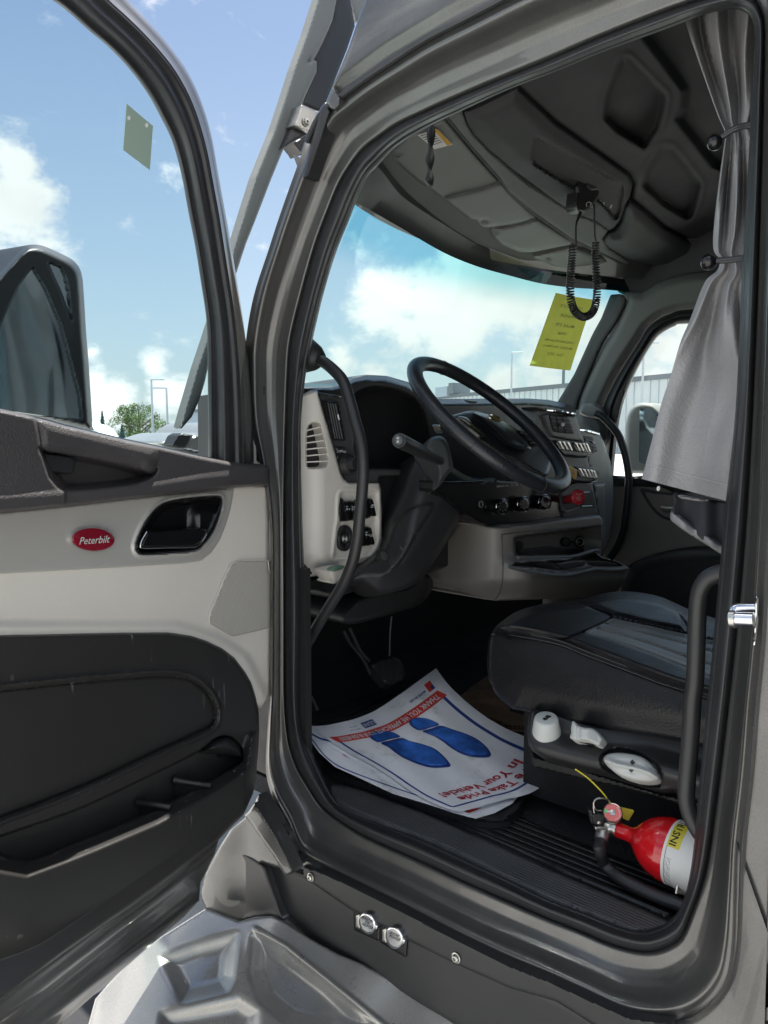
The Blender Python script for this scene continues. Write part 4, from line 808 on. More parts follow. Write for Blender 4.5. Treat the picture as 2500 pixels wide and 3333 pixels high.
SI = samp(t(2,0,[(1900,2080),(1160,2107),(1078,2122),(1000,2162),(945,2211)])+t(2,1,[(862,130),(782,290),(732,430),(702,590),(682,780),(674,886)]), 80)
loft(mb, [PX(x)(SO[:, 0]*(1-u)+SI[:, 0]*u, SO[:, 1]*(1-u)+SI[:, 1]*u) for u, x in ((0, 1.99), (.15, 1.97), (.35, 1.96), (.5, 1.975), (.7, 1.97), (.9, 1.98), (1, 2.02), (1.01, 2.06))], 'plast'); mb.build('far_window_seal', TR, angle=60)
mb = MB(); patch(mb, t(2,0,[(1900,2080),(1160,2090),(900,2211)])+t(2,1,[(600,600),(620,900),(1900,900)]), PX(2.03), 'psglass', step=60, lip=0, thick=.004); mb.build('far_window_glass', TR)
mb = MB()
patch(mb, t(2,1,[(640,940),(1000,950),(1900,940),(1900,1480),(1280,1350),(1100,1360),(980,1385),(860,1425),(760,1485),(560,1640),(500,1300),(600,1100)]), px2, 'beige2', step=10, lip=.004, thick=.03)
FD = mb.build('far_door_trim', TR, angle=60)
mb = MB(); patch(mb, t(2,1,[(615,884),(676,886),(760,893),(860,885),(1900,880),(1900,960),(1070,1000),(1000,965),(860,955),(640,955)]), PX(1.985), 'plast', step=8, lip=.012, lipw=8, thick=.04); mb.build('belt_rail', FD)
mb = MB(); patch(mb, cr(t(2,1,[(760,1488),(860,1425),(980,1385),(1150,1352),(1300,1345),(1900,1350),(1900,2100),(700,2100),(680,1700)]), 3), PX(1.97), 'plast', step=12, lip=.02, lipw=14, thick=.05, h=lambda X, Y, D, W: .03*sm(D, 0, 50)); mb.build('door_armrest', FD)
mb = MB(); HR = cr(t(2,1,[(850,968),(960,985),(1100,1005),(1110,1100),(1095,1175),(1000,1165),(930,1110),(880,1040)]), 4)
patch(mb, HR, px2, 'dgrey', step=5, lip=.003, o=.004, thick=.01, h=lambda X, Y, D, W: -.03*sm(D, 8, 20)); hr = mb.build('handle_recess', FD)
mb = MB(); tube(mb, [hit(PX(1.98), q) for q in t(2,1,[(985,1092),(1020,1100),(1060,1102),(1100,1104)])], .012, 'steel', 10); mb.build('far_door_handle', FD)
# passenger rail and its pod
mb = MB(); patch(mb, rc(t(2,1,[(455,440),(475,410),(550,408),(598,450),(612,488),(585,515),(560,520),(475,495),(450,475)]), 8), PX(1.93), 'mgrey', step=4, lip=.02, lipw=10, thick=.06)
tube(mb, [hit(PX(1.90), q) for q in t(2,1,[(560,480),(600,500),(648,545),(700,610),(730,680),(757,775),(774,890),(768,1000),(752,1150),(735,1250),(695,1350),(650,1420)])], .0165, 'plast', 14, spline=4)
mb.build('passenger_grab_rail', TR)
# passenger mirror outside
mb = MB(); pm = PX(2.42)
patch(mb, rc(t(2,1,[(742,870),(752,560),(768,480),(800,428),(850,408),(925,412),(965,445),(1100,600),(1100,880),(860,872)]), 14), pm, 'visor', step=6, lip=.03, lipw=12, thick=.15)
pmr = mb.build('door_mirror', TR, angle=60)
mb = MB(); patch(mb, rc(t(2,1,[(845,442),(920,440),(960,480),(1090,600),(1090,800),(868,806),(838,795)]), 8), pm, 'mirror', step=20, lip=0, o=.01, thick=.004); mb.build('mirror_glass', pmr)
# ================================================================= DASHBOARD
mb = MB(); pdash = PY(1.50)
DT = t(1,1,[(200,285),(335,281),(500,291),(560,276),(640,241),(720,226),(860,235),(1000,275),(1090,330),(1180,384),(1400,384),(1659,380)])+t(2,1,[(100,380),(250,391),(370,416),(430,455),(436,485),(420,560),(420,900),(0,1100)])+t(1,1,[(1300,1500),(700,1600),(320,1560),(200,1500)])
CLU = np.array(cr(t(1,1,[(585,460),(640,360),(740,310),(870,315),(1000,360),(1080,440),(1130,600),(1120,830),(730,830),(640,700)]), 3))
def hdash(X, Y, D, W): return -.14*sm(22-D, 0, 22)**1.5-.10*sm(sdist(X, Y, CLU), -5, 24)
patch(mb, cr(DT, 1), pdash, 'plast', step=4, lip=.002, h=hdash, back=(0, .42, -.02)); DB = mb.build('dashboard', TR, angle=60)
mb = MB(); patch(mb, cr(t(1,1,[(1370,392),(1400,398),(1450,404),(1425,416),(1385,408)]), 3), PY(1.40), 'head', step=3, lip=.002, thick=.004); mb.build('dash_sensor', DB)
# beige side panel on the left
pl_ = PY(1.46)
LPn = rc(cB([(40,300),(60,262),(130,245),(245,208),(254,222),(272,290),(302,400),(352,560),(402,740),(442,880),(482,1020),(512,1085),(560,1120),(760,1124),(856,1123),(876,1180),(886,1400),(886,1700),(862,1790),(800,1860),(720,1912),(620,1930),(500,1960),(360,2000),(240,2036),(125,2056),(40,2060)]), 3)
SWR = np.array(rc(cB([(473,1235),(500,1207),(820,1199),(842,1215),(842,1500),(836,1690),(800,1775),(755,1828),(415,1866),(450,1560),(466,1490)]), 6))
VNT = rc(cB([(205,533),(245,535),(266,550),(282,600),(304,680),(326,780),(348,900),(345,940),(325,966),(200,972),(152,966),(148,900),(148,640),(165,560)]), 5)
def hlp(X, Y, D, W):
    e = sm(np.array(X), 950+430/3.0164, 950+480/3.0164)      # the face turns towards the wheel
    return -.05*(1-sm(X, 930, 1060))-.006*sm(sdist(X, Y, SWR), 0, 6)+.004*np.exp(-((sdist(X, Y, SWR)+6)/5)**2)-.03*sm(Y, 1200+1800/3.0164, 1200+2060/3.0164)
mb = MB(); patch(mb, LPn, pl_, 'beige', step=4, lip=.010, lipw=6, h=hlp, thick=.06, holes=[VNT]); SPn = mb.build('side_trim', DB, angle=60)
mb = MB(); patch(mb, VNT, pl_, 'ink', step=8, lip=0, o=-.075, thick=.002)
for a, b in (((140,610),(280,572)), ((140,670),(296,640)), ((140,730),(316,705)), ((140,793),(330,771)), ((140,857),(342,836)), ((140,917),(352,906))):
    A, B = cB([a])[0], cB([b])[0]; n_ = 8
    rowt = [hit(pl_, (A[0]+(B[0]-A[0])*i/n_, A[1]+(B[1]-A[1])*i/n_-1.6), float(hlp(np.array([A[0]+(B[0]-A[0])*i/n_]), np.array([A[1]]), 0, 0)[0])-.004) for i in range(n_+1)]
    rowb = [hit(pl_, (A[0]+(B[0]-A[0])*i/n_, A[1]+(B[1]-A[1])*i/n_+2.2), float(hlp(np.array([A[0]+(B[0]-A[0])*i/n_]), np.array([A[1]]), 0, 0)[0])-.004) for i in range(n_+1)]
    loft(mb, [[q+np.array([0, .005, 0]) for q in rowt], rowt, rowb, [q+np.array([0, .005, 0]) for q in rowb]], 'beige')
mb.build('defrost_vent', DB)
# rocker switches and key barrel
def rocker(pts, glyph, o=.012):
    mb = MB(); P = cB(pts); patch(mb, rc(P, 3), pl_, 'gloss', step=3, lip=.005, lipw=5, o=o, thick=.03, h=lambda X, Y, D, W: .006*np.cos((Y-np.mean([q[1] for q in P]))/18))
    if glyph is not None:
        c = (np.mean([q[0] for q in P])+1, np.mean([q[1] for q in P])-8); dr = np.array(glyph)
        for (x0, y0, x1, y1) in glyph:
            a = np.array((c[0]+x0, c[1]+y0)); b = np.array((c[0]+x1, c[1]+y1)); d = b-a; nn = np.array([-d[1], d[0]])/(np.linalg.norm(d)+1e-9)*.65
            mb.add([hit(pl_, q, o+.0085) for q in (a-nn, b-nn, b+nn, a+nn)], [(0, 1, 2, 3)], 'inkw')
    mb.build('rocker_switch', DB, angle=60)
g1 = [(-5,-4,-2,-8),(-2,-8,1,-5),(-5,2,-2,-1),(-2,-1,1,2),(1,2,-2,5),(-2,5,-5,2),(4,1,8,1),(4,4,8,4)]
g2 = [(-7,-6,-3,-5),(-7,-1,-3,0),(-7,4,-3,5),(-5,-8,-6,7),(0,-6,0,6),(0,-6,5,-4),(5,-4,7,0),(7,0,5,4),(5,4,0,6)]
g3 = [(-5,0,5,0),(-5,0,-3,-3),(-3,-3,3,-3),(3,-3,5,0),(-5,3,-7,6),(-2,3,-3,7),(2,3,3,7),(5,3,7,6)]
rocker([(468,1268),(492,1266),(520,1300),(545,1480),(540,1500),(466,1502)], None, .006)
rocker([(495,1300),(560,1298),(590,1490),(535,1498)], g1); rocker([(562,1298),(620,1300),(645,1485),(600,1495)], g2); rocker([(640,1290),(690,1290),(715,1480),(665,1485)], None); rocker([(700,1285),(745,1285),(775,1460),(730,1475)], None)
rocker([(745,1272),(790,1275),(805,1320),(830,1440),(822,1452),(782,1450)], g3)
rocker([(665,1575),(700,1565),(735,1740),(690,1745)], None); rocker([(702,1560),(735,1558),(772,1735),(738,1742)], g1); rocker([(738,1548),(780,1562),(815,1715),(808,1730),(772,1732)], [(-4,4,0,-4),(0,-4,4,4),(4,4,-4,4)])
mb = MB(); patch(mb, ell(cB([(524,1665)])[0], 25.5, 43, 4, 40), pl_, 'plast', step=4, lip=.006, lipw=6, o=.008, thick=.02, h=lambda X, Y, D, W: -.012*sm(D, 10, 20))
for r_, oo in ((10, .012), (6.5, .018), (3, .02)): tube(mb, [hit(pl_, q, oo-.012) for q in ell(cB([(518,1672)])[0], r_*.75, r_*1.3, 0, 24)], .0012, 'steel', 6, closed=True)
mb.build('key_barrel', DB, angle=60)
# charcoal panel with the vertical vent and the lamp switch
mb = MB(); CP = rc(cB([(252,226),(500,270),(600,285),(610,800),(600,985),(760,985),(1120,992),(1116,1048),(880,1050),(856,1075),(854,1120),(560,1118),(512,1083),(482,1018),(442,878),(402,738),(352,558),(302,398),(272,288)]), 4)
patch(mb, CP, PY(1.475), 'dgrey', step=5, lip=.006, lipw=5, thick=.05, h=lambda X, Y, D, W: 0*X); mb.build('switch_panel', DB, angle=60)
mb = MB(); pv = PY(1.468)
patch(mb, rc(cB([(314,308),(455,326),(470,345),(535,690),(528,708),(405,702),(392,680)]), 4), pv, 'plast', step=4, lip=.005, o=.006, thick=.02, h=lambda X, Y, D, W: -.02*sm(D, 4, 9))
for f in (.2, .4, .6, .8):
    a = np.array(cB([(330,330)])[0])*(1-f)+np.array(cB([(450,345)])[0])*f; b = np.array(cB([(402,685)])[0])*(1-f)+np.array(cB([(520,692)])[0])*f
    tube(mb, [hit(pv, a, .003), hit(pv, b, .003)], .0016, 'dgrey', 6)
tube(mb, [hit(pv, q, .006) for q in cB([(452,448),(460,490),(462,500),(468,496)])], .002, 'inkw', 6); mb.build('air_vent', DB, angle=60)
mb = MB(); patch(mb, cB([(256,226),(262,244),(330,258),(495,272),(495,282),(330,268),(262,262),(252,232)]), PY(1.462), 'chrome', step=3, lip=.002, o=.004, thick=.01); mb.build('chrome_strip', DB)
mb = MB(); patch(mb, rc(cB([(424,768),(440,762),(520,768),(545,792),(552,850),(520,900),(444,896)]), 4), PY(1.468), 'plast', step=4, lip=.003, thick=.01)
for s2, p, sz in (('0',(443,790),5), ('DRL',(462,806),4.5), ('AUTO',(462,820),4.2)): ptext(mb, s2, PY(1.468), cB([p])[0], sz, 'inkw', .001)
for gx, gy in ((492,808), (522,815)):
    c = cB([(gx, gy)])[0]; tube(mb, [hit(PY(1.466), q) for q in ell(c, 2.4, 3.2, 0, 12)], .0005, 'inkw', 5, closed=True)
    for dy in (-2, 0, 2): tube(mb, [hit(PY(1.466), (c[0]-6, c[1]+dy)), hit(PY(1.466), (c[0]-3.2, c[1]+dy))], .0004, 'inkw', 4)
k0 = hit(PY(1.465), cB([(528,940)])[0]); u1 = np.array([0, -1., 0])+np.array([.10, 0, -.02]); rk = 96/3.0164*mpp(k0)
lathe(mb, [(rk*1.08, 0), (rk*1.08, .004), (rk*.98, .010), (rk*.92, .020), (rk*.8, .024), (0, .026)], k0, (0.15, -1, 0), 'plast', 40)
k1 = hit(PY(1.435), cB([(560,925)])[0]); lathe(mb, [(rk*.62, 0), (rk*.62, .016), (rk*.56, .022), (0, .024)], k1, (0.15, -1, 0), 'plast', 32); mb.build('lamp_switch', DB, angle=50)
mb = MB(); pb = PY(1.40)
patch(mb, rc(cB([(345,1990),(420,1962),(520,1945),(560,1975),(520,2065),(420,2118),(366,2098),(400,2075),(372,2050)]), 6), pb, 'beige', step=4, lip=.012, lipw=6, thick=.05)
patch(mb, rc(cB([(392,1975),(430,1950),(510,1930),(522,1946),(470,1975),(410,1995)]), 4), PY(1.395), 'greench', step=4, lip=.003, thick=.02); mb.build('brake_release', DB)
# driver grab rail
mb = MB(); tube(mb, [hit(PX(.10), q) for q in t(1,1,[(400,120),(455,150),(520,205),(575,272),(612,380),(650,520),(688,660),(703,790),(700,950),(682,1150),(668,1290),(640,1430),(590,1560),(520,1680),(420,1840),(330,2000),(250,2150)])], 39/2*mpp(hit(PX(.1), (1180,1500))), 'plast', 18, spline=5)
c0 = hit(PX(.10), t(1,1,[(330,100)])[0]); c1 = hit(PX(.10), t(1,1,[(425,125)])[0]); d = c1-c0
tube(mb, [c0-d*.4, c0, c0*.4+c1*.6, c1], [.05, .046, .034, .020], 'plast', 20); mb.build('driver_grab_rail', TR, angle=60)
mb = MB(); tube(mb, [hit(PX(.075), q) for q in t(2,1,[(1480,1510),(1400,1515),(1340,1530),(1280,1565),(1238,1640),(1222,1760),(1215,1950),(1205,2211)])+t(2,2,[(1190,120),(1180,300),(1165,500),(1150,680),(1150,780),(1175,880),(1230,985),(1310,1090)])], 56/2*mpp(hit(PX(.075), (2260,2200))), 'plast', 20, spline=5); mb.build('rear_grab_rail', TR, angle=60)
# ---- centre stack
pc = PY(1.30)
mb = MB(); GB = rc(cA([(590,238),(975,300),(1010,430),(1060,560),(1092,720),(1140,960),(1150,1040),(1205,1295),(835,1325),(820,1190),(815,1050),(600,1050),(500,900),(560,500)]), 4)
patch(mb, GB, pc, 'mgrey', step=5, lip=.006, thick=.08); CS = mb.build('centre_stack', TR, angle=60)
mb = MB(); patch(mb, rc(cA([(640,300),(700,288),(976,312),(1012,430),(1062,562),(1048,570),(880,548),(745,522),(728,490),(650,310)]), 6), pc, 'mgrey', step=4, lip=.008, lipw=6, o=.010, thick=.02)
patch(mb, rc(cA([(700,292),(725,305),(905,318),(935,400),(965,492),(900,492),(752,472),(735,420)]), 4), pc, 'ink', step=4, lip=.003, o=.012, thick=.01, h=lambda X, Y, D, W: -.0*X)
for y0, y1 in ((342,358), (378,394), (404,418), (440,452), (462,472)): tube(mb, [hit(pc, q, .014) for q in cA([(732+(y0-342)*.2,y0),(918+(y0-342)*.33,y1)])], .0015, 'dgrey', 6)
for x0, x1 in ((790,815), (850,880)): tube(mb, [hit(pc, q, .013) for q in cA([(x0,318),(x1,480)])], .001, 'dgrey', 6)
rbox(mb, hit(pc, cA([(850,398)])[0], .02), .010, .008, .012, 'inkw', .002); mb.build('air_vent', CS, angle=60)
mb = MB(); patch(mb, cr(cA([(580,232),(600,225),(760,248),(972,275),(985,290),(975,312),(860,292),(700,268),(600,256)]), 2), pc, 'plast', step=4, lip=.01, lipw=6, o=.02, thick=.05)
patch(mb, cA([(690,252),(830,258),(975,286),(973,300),(830,276),(700,262)]), pc, 'chrome', step=3, lip=.002, o=.023, thick=.01); mb.build('vent_trim', CS)
def bank(hold, sws, loop):
    mb = MB(); patch(mb, rc(cA(hold), 3), pc, 'plast', step=4, lip=.006, o=.03, thick=.06); b = mb.build('switch_bank', CS, angle=60)
    for (x, y, w_, h_, sl) in sws:
        mb = MB(); P = cA([(x,y),(x+w_,y+5),(x+w_+sl,y+h_),(x+sl,y+h_-3)]); patch(mb, rc(P, 1.5), pc, 'gloss', step=3, lip=.003, o=.036, thick=.02)
        Q = cA([(x+5,y+3),(x+w_-4,y+6),(x+w_+sl-3,y+h_-5),(x+w_*.5+sl,y+h_-6)]); patch(mb, rc(Q, 1), pc, 'steel', step=3, lip=.001, o=.038, thick=.004)
        Q = cA([(x+4,y+20),(x+sl+12,y+h_-8),(x+sl+4,y+h_-8)]); patch(mb, Q, pc, 'knob', step=3, lip=.0, o=.0385, thick=.004); mb.build('toggle_switch', b)
    if loop: mb = MB(); tube(mb, [hit(pc, q, .05) for q in cA(loop)], .0016, 'bolt', 8, spline=4); mb.build('switch_guard', b)
bank([(740,546),(1080,575),(1125,680),(1082,722),(1060,728),(870,702),(830,660)], [(792,555,42,90,35),(834,558,42,92,35),(876,562,42,94,35),(960,572,38,92,35),(998,574,38,94,35),(1036,576,34,96,35),(1070,580,30,90,30)], [(1060,572),(1100,575),(1140,605),(1156,650),(1140,690),(1090,708)])
bank([(975,810),(1120,828),(1165,840),(1185,925),(1130,972),(1040,970),(935,955),(960,880)], [(1000,824,36,92,35),(1040,828,36,94,35),(1078,832,34,96,35),(1112,836,32,94,32),(1142,842,24,86,28)], [(1100,818),(1150,828),(1195,860),(1206,915),(1185,950),(1130,965)])
mb = MB(); patch(mb, rc(cA([(915,795),(995,842),(985,925),(965,932),(930,905),(905,820)]), 4), pc, 'tagy', step=4, lip=.001, o=.07, thick=.003)
for i, (s2, y) in enumerate((('P', 838), ('PARKING', 862), ('BRAKE', 880))): ptext(mb, s2, pc, cA([(958-i*4, y)])[0], 5.5 if i == 0 else 3.8, 'ink', .0715, 60)
mb.build('amber_tag', None, 'small amber plastic tag hanging beside the lower toggle switch bank', 'tag')
mb = MB(); BK = rc(cA([(-420,950),(-200,960),(200,940),(600,960),(790,1040),(816,1052),(838,1322),(500,1376),(200,1396),(60,1382),(0,1345),(-130,1265),(-300,1120),(-420,1050)]), 5)
patch(mb, BK, pc, 'gloss', step=5, lip=.004, o=.012, thick=.05); CPN = mb.build('climate_panel', CS, angle=60)
for i in range(6): 
    mb = MB(); patch(mb, cA([(212+i*45,998-i*4),(242+i*45,996-i*4),(242+i*45,1010-i*4),(212+i*45,1014-i*4)]), pc, 'mgrey', step=4, lip=.001, o=.016, thick=.01); mb.build('push_button', CPN)
for j, (x, y) in enumerate(((262,1203), (470,1180), (678,1160))):
    c = cA([(x, y)])[0]; mb = MB()
    patch(mb, ell(c, 21, 24.5, 0, 40), pc, 'gloss', step=3, lip=.010, lipw=5, o=.034, thick=.03)
    for (a0, a1) in ((30,80),(100,150),(170,215),(230,290),(300,350)): tube(mb, [hit(pc, (c[0]+21.5*math.cos(R(a)), c[1]+25*math.sin(R(a))), .030) for a in np.linspace(a0, a1, 8)], .0018, 'chrome', 6)
    for a in range(0, 360, 45): 
        q = (c[0]+13*math.cos(R(a)), c[1]+15*math.sin(R(a))); patch(mb, ell(q, 1.3, 1.6, 0, 8), pc, 'mgrey', step=1.5, lip=0, o=.0355, thick=.0005)
    mb.build('climate_knob', CPN, angle=60)
mb = MB(); tube(mb, [hit(pc, q, .016) for q in ell(cA([(48,1180)])[0], 6, 10, 0, 20)], .0012, 'mgrey', 6, closed=True); mb.build('dial_ring', CPN)
mb = MB(); SPl = rc(cA([(816,1052),(960,962),(1132,962),(1150,1042),(1206,1298),(838,1322)]), 3)
patch(mb, SPl, pc, 'dgrey', step=5, lip=.004, o=.014, thick=.03)
patch(mb, rc(cA([(1030,1045),(1144,1048),(1172,1208),(1030,1212)]), 3), pc, 'ink', step=6, lip=.001, o=.0165, thick=.004)
for y in (1060, 1196): tube(mb, [hit(pc, q, .018) for q in cA([(1038,y+4),(1112+(y-1060)*.2,y)])], .0014, 'steel', 6)
wl = cA([(845,1200),(855,1232),(880,1248),(935,1238),(1000,1212),(1012,1180)]); tube(mb, [hit(pc, q, .018) for q in wl], .0028, 'mgrey', 8, spline=4)
patch(mb, cA([(850,1190),(1005,1150),(1005,1205),(930,1230),(880,1240),(858,1225)]), pc, 'ink', step=6, lip=0, o=.0165, thick=.002); mb.build('valve_panel', CS)
mb = MB(); a = hit(pc, cA([(885,1136)])[0], .015); b = hit(pc, cA([(990,1110)])[0], .085); ax = b-a
tube(mb, [a, b], .014, 'redk', 18); lathe(mb, [(0, -.006), (.020, -.004), (.0265, .002), (.026, .010), (.021, .013), (0, .014)], b, (-.55, -.83, .05), 'redk', 8)
d_ = np.array([-.55, -.83, .05]); d_ /= np.linalg.norm(d_); ux = np.cross([0, 0, 1.], d_); ux /= np.linalg.norm(ux); uy = np.cross(d_, ux)
for i, s2 in enumerate(('TRAILER', 'AIR', 'SUPPLY', 'PUSH')): text(mb, s2, b+d_*.0145+uy*(.010-.0065*i), ux, uy, .0062, 'knob')
mb.build('air_supply_knob', CS, label='red octagonal pull knob', angle=50)
# passenger side of the dash
mb = MB(); pr = PY(1.42)
patch(mb, rc(cA([(975,300),(1000,425),(1100,440),(1215,490),(1250,560),(1320,760),(1345,960),(1345,1150),(1310,1500),(1230,1720),(1180,1400),(1130,960),(1040,560),(950,320)]), 6), pr, 'mgrey', step=6, lip=.012, lipw=8, thick=.3)
patch(mb, rc(cA([(1140,975),(1300,970),(1345,1010),(1330,1350),(1230,1700),(1190,1300)]), 6), pr, 'beige2', step=6, lip=.006, o=.006, thick=.03, h=lambda X, Y, D, W: -.10*sm(X, 1965, 2000)); PDs = mb.build('passenger_dash', TR, angle=60)
mb = MB(); patch(mb, rc(cA([(1045,505),(1145,520),(1192,668),(1110,662)]), 3), pr, 'ink', step=4, lip=.002, o=.006, thick=.01)
for i in range(5): tube(mb, [hit(pr, q, .008) for q in cA([(1050+i*12,525+i*28),(1150+i*9,542+i*26)])], .0016, 'dgrey', 6)
rbox(mb, hit(pr, cA([(1148,578)])[0], .012), .012, .008, .012, 'inkw', .002); mb.build('air_vent', PDs)
mb = MB(); patch(mb, cA([(1000,440),(1110,452),(1215,486),(1215,498),(1110,470),(1005,455)]), pr, 'chrome', step=4, lip=.002, o=.012, thick=.01); mb.build('chrome_strip', PDs)
# beige lower console with cubby and cup tray
mb = MB(); pq = PY(1.24)
LC = t(1,1,[(1108,1512),(1180,1400),(1280,1262),(1375,1132),(1440,1188),(1520,1214),(1600,1218),(1659,1216)])+cA([(200,1396),(500,1376),(838,1324),(1205,1288),(1238,1322),(1246,1360),(1232,1600),(1225,1690),(1400,1745),(1475,1785),(1492,1822),(1462,1950),(1385,2030),(1100,2092),(600,2114),(200,2128),(0,2096)])+t(1,1,[(1600,1702),(1500,1690),(1350,1642),(1200,1575)])
CUB = np.array(rc(cA([(362,1502),(420,1485),(700,1452),(1220,1386),(1226,1600),(1172,1636),(930,1694),(400,1702),(372,1680)]), 6))
TRY = np.array(rc(cA([(312,1792),(370,1750),(900,1716),(1170,1640),(1212,1690),(1400,1742),(1474,1785),(1470,1806),(1300,1816),(1160,1810),(930,1862),(820,1850),(560,1818)]), 6))
def hlc(X, Y, D, W):
    return -.42*(1-sm(X, 1330, 1690))**1.4-.09*sm(sdist(X, Y, CUB), 0, 7)+.07*sm(Y, 1250+1640/3.016, 1250+1810/3.016)*sm(X, 1600, 1740)-.06*sm(Y, 1250+1900/3.016, 1250+2120/3.016)-.055*sm(sdist(X, Y, TRY), 2, 10)
patch(mb, LC, pq, 'beige2', step=4.5, lip=.012, lipw=7, h=hlc, thick=.2); LCo = mb.build('lower_console', TR, angle=75)
mb = MB(); pt3 = pq
gr = cA([(265,1780),(255,1600),(255,1500),(290,1472),(700,1430),(1215,1382),(1232,1400)])
tube(mb, [hit(pq, q, float(hlc(np.array([q[0]]), np.array([q[1]]), np.array([50.]), 0)[0])+.001) for q in cr(gr, 6, False)], .0014, 'dgrey', 6)
g2_ = cA([(250,1500),(262,1780),(255,1950),(225,2060),(180,2120)]); tube(mb, [hit(pq, q, float(hlc(np.array([q[0]]), np.array([q[1]]), np.array([50.]), 0)[0])+.001) for q in cr(g2_, 6, False)], .0014, 'dgrey', 6); mb.build('seam', LCo)
def cubo(p, o=.0): return hit(pq, p, -.088+o)
mb = MB(); c = cA([(1020,1550)])[0]
for rr_, mm, oo in ((17, 'gloss', .004), (13, 'steel', .010)): tube(mb, [cubo(q, oo) for q in ell(c, rr_*.92, rr_, 0, 28)], .003, mm, 8, closed=True)
patch(mb, ell(c, 12, 13, 0, 24), Pl(pq.p+pq.n*(-.088), pq.n), 'ink', step=4, lip=0, o=.002, thick=.001); patch(mb, ell(cA([(1008,1553)])[0], 3, 3.4, 0, 12), Pl(pq.p+pq.n*(-.088), pq.n), 'steel', step=2, lip=0, o=.006, thick=.004)
mb.build('power_outlet', LCo)
mb = MB(); patch(mb, ell(cA([(884,1550)])[0], 15, 15.5, 0, 30), Pl(pq.p+pq.n*(-.088), pq.n), 'plast', step=4, lip=.004, o=.008, thick=.01); patch(mb, cA([(930,1540),(985,1540),(985,1560),(930,1560)]), Pl(pq.p+pq.n*(-.088), pq.n), 'plast', step=4, lip=0, o=.006, thick=.004); mb.build('outlet_cap', LCo)
mb = MB()
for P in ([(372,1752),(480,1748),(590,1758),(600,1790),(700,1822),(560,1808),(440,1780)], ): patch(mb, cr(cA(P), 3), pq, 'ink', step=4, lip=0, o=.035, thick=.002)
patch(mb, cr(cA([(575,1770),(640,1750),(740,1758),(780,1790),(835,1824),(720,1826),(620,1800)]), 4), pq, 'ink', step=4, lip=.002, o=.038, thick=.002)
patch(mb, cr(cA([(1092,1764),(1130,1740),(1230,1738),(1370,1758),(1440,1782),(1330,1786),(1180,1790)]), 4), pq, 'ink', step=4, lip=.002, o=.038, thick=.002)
patch(mb, rc(cA([(775,1765),(930,1740),(1060,1728),(1078,1745),(1060,1785),(900,1818),(840,1822)]), 5), pq, 'dgrey', step=4, lip=.002, o=.036, thick=.002)
tube(mb, [hit(pq, q, .078) for q in cr(cA([(300,1788),(420,1822),(620,1858),(800,1878),(930,1874),(1080,1838),(1170,1820),(1320,1828),(1460,1818),(1490,1812)]), 5, False)], .0055, 'mgrey', 10)
tube(mb, [hit(pq, q, .02) for q in cr(cA([(410,1706),(700,1704),(935,1696),(1100,1652),(1175,1634),(1205,1650)]), 5, False)], .006, 'mgrey', 10)
mb.build('cup_tray', LCo)
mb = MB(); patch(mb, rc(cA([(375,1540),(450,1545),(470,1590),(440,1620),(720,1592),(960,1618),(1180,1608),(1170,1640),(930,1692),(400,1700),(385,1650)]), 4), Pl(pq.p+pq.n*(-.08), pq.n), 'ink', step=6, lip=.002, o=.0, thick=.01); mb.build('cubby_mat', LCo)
# ================================================================= STEERING
WC = np.array([.43, 1.14, 1.935]); th, ps = .85, .165
WN = np.array([math.sin(ps)*math.cos(th), -math.cos(ps)*math.cos(th), math.sin(th)]); WA = np.cross(WN, [0, 0, 1]); WA /= np.linalg.norm(WA); WB = np.cross(WN, WA)
RW = .240
mb = MB(); n_ = 96
rows = []
for i in range(n_+1):
    a = 2*math.pi*i/n_; d = math.cos(a)*WA+math.sin(a)*WB
    rows.append([WC+d*(RW+.0215*math.cos(b))+WN*.018*math.sin(b) for b in [2*math.pi*j/20 for j in range(20)]])
loft(mb, rows, 'wheel', True); SW = mb.build('steering_wheel', TR)
for aa in (20, 70, 200, 255):      # stitched joints of the rim cover
    mb = MB(); a = R(aa); d = math.cos(a)*WA+math.sin(a)*WB
    tube(mb, [WC+d*(RW+.0219*math.cos(b))+WN*.0184*math.sin(b) for b in [2*math.pi*j/24 for j in range(24)]], .0009, 'ink', 6, closed=True); mb.build('rim_seam', SW)
pw_ = Pl(WC-WN*.035, WN)
HUB = cr(cD([(705,305),(770,272),(880,262),(980,282),(1120,345),(1260,440),(1380,540),(1440,600),(1448,638),(1400,650),(1300,645),(1225,612),(1160,560),(1080,520),(1000,560),(930,520),(850,450),(770,380)]), 4)
PADo = cr(cD([(880,275),(960,285),(1060,310),(1180,372),(1300,470),(1400,565),(1445,625),(1430,645),(1330,640),(1220,605),(1120,520),(1010,420),(920,340)]), 4)
mb = MB()
SPK = cr(cD([(640,330),(720,290),(900,262),(1130,345),(1300,440),(1440,560),(1560,600),(1650,700),(1640,800),(1600,900),(1500,870),(1380,800),(1280,740),(1150,690),(1000,590),(860,480),(740,400)]), 4)
patch(mb, SPK, Pl(WC-WN*.045, WN), 'plast', step=5, lip=.01, lipw=8, thick=.03)
mb.build('wheel_spoke', SW, angle=60)
mb = MB(); patch(mb, PADo, pw_, 'wheel', step=4, lip=.02, lipw=12, o=.012, thick=.05, h=lambda X, Y, D, W: .012*sm(D, 0, 40)); mb.build('horn_pad', SW, angle=60)
mb = MB(); ec = cD([(1092,334)])[0]; patch(mb, ell(ec, 22, 6.5, 20, 30), pw_, 'gold', step=2, lip=.001, o=.026, thick=.004); tube(mb, [hit(pw_, q, .027) for q in ell(ec, 23, 7.5, 20, 30)], .0012, 'chrome', 6, closed=True); mb.build('wheel_badge', SW)
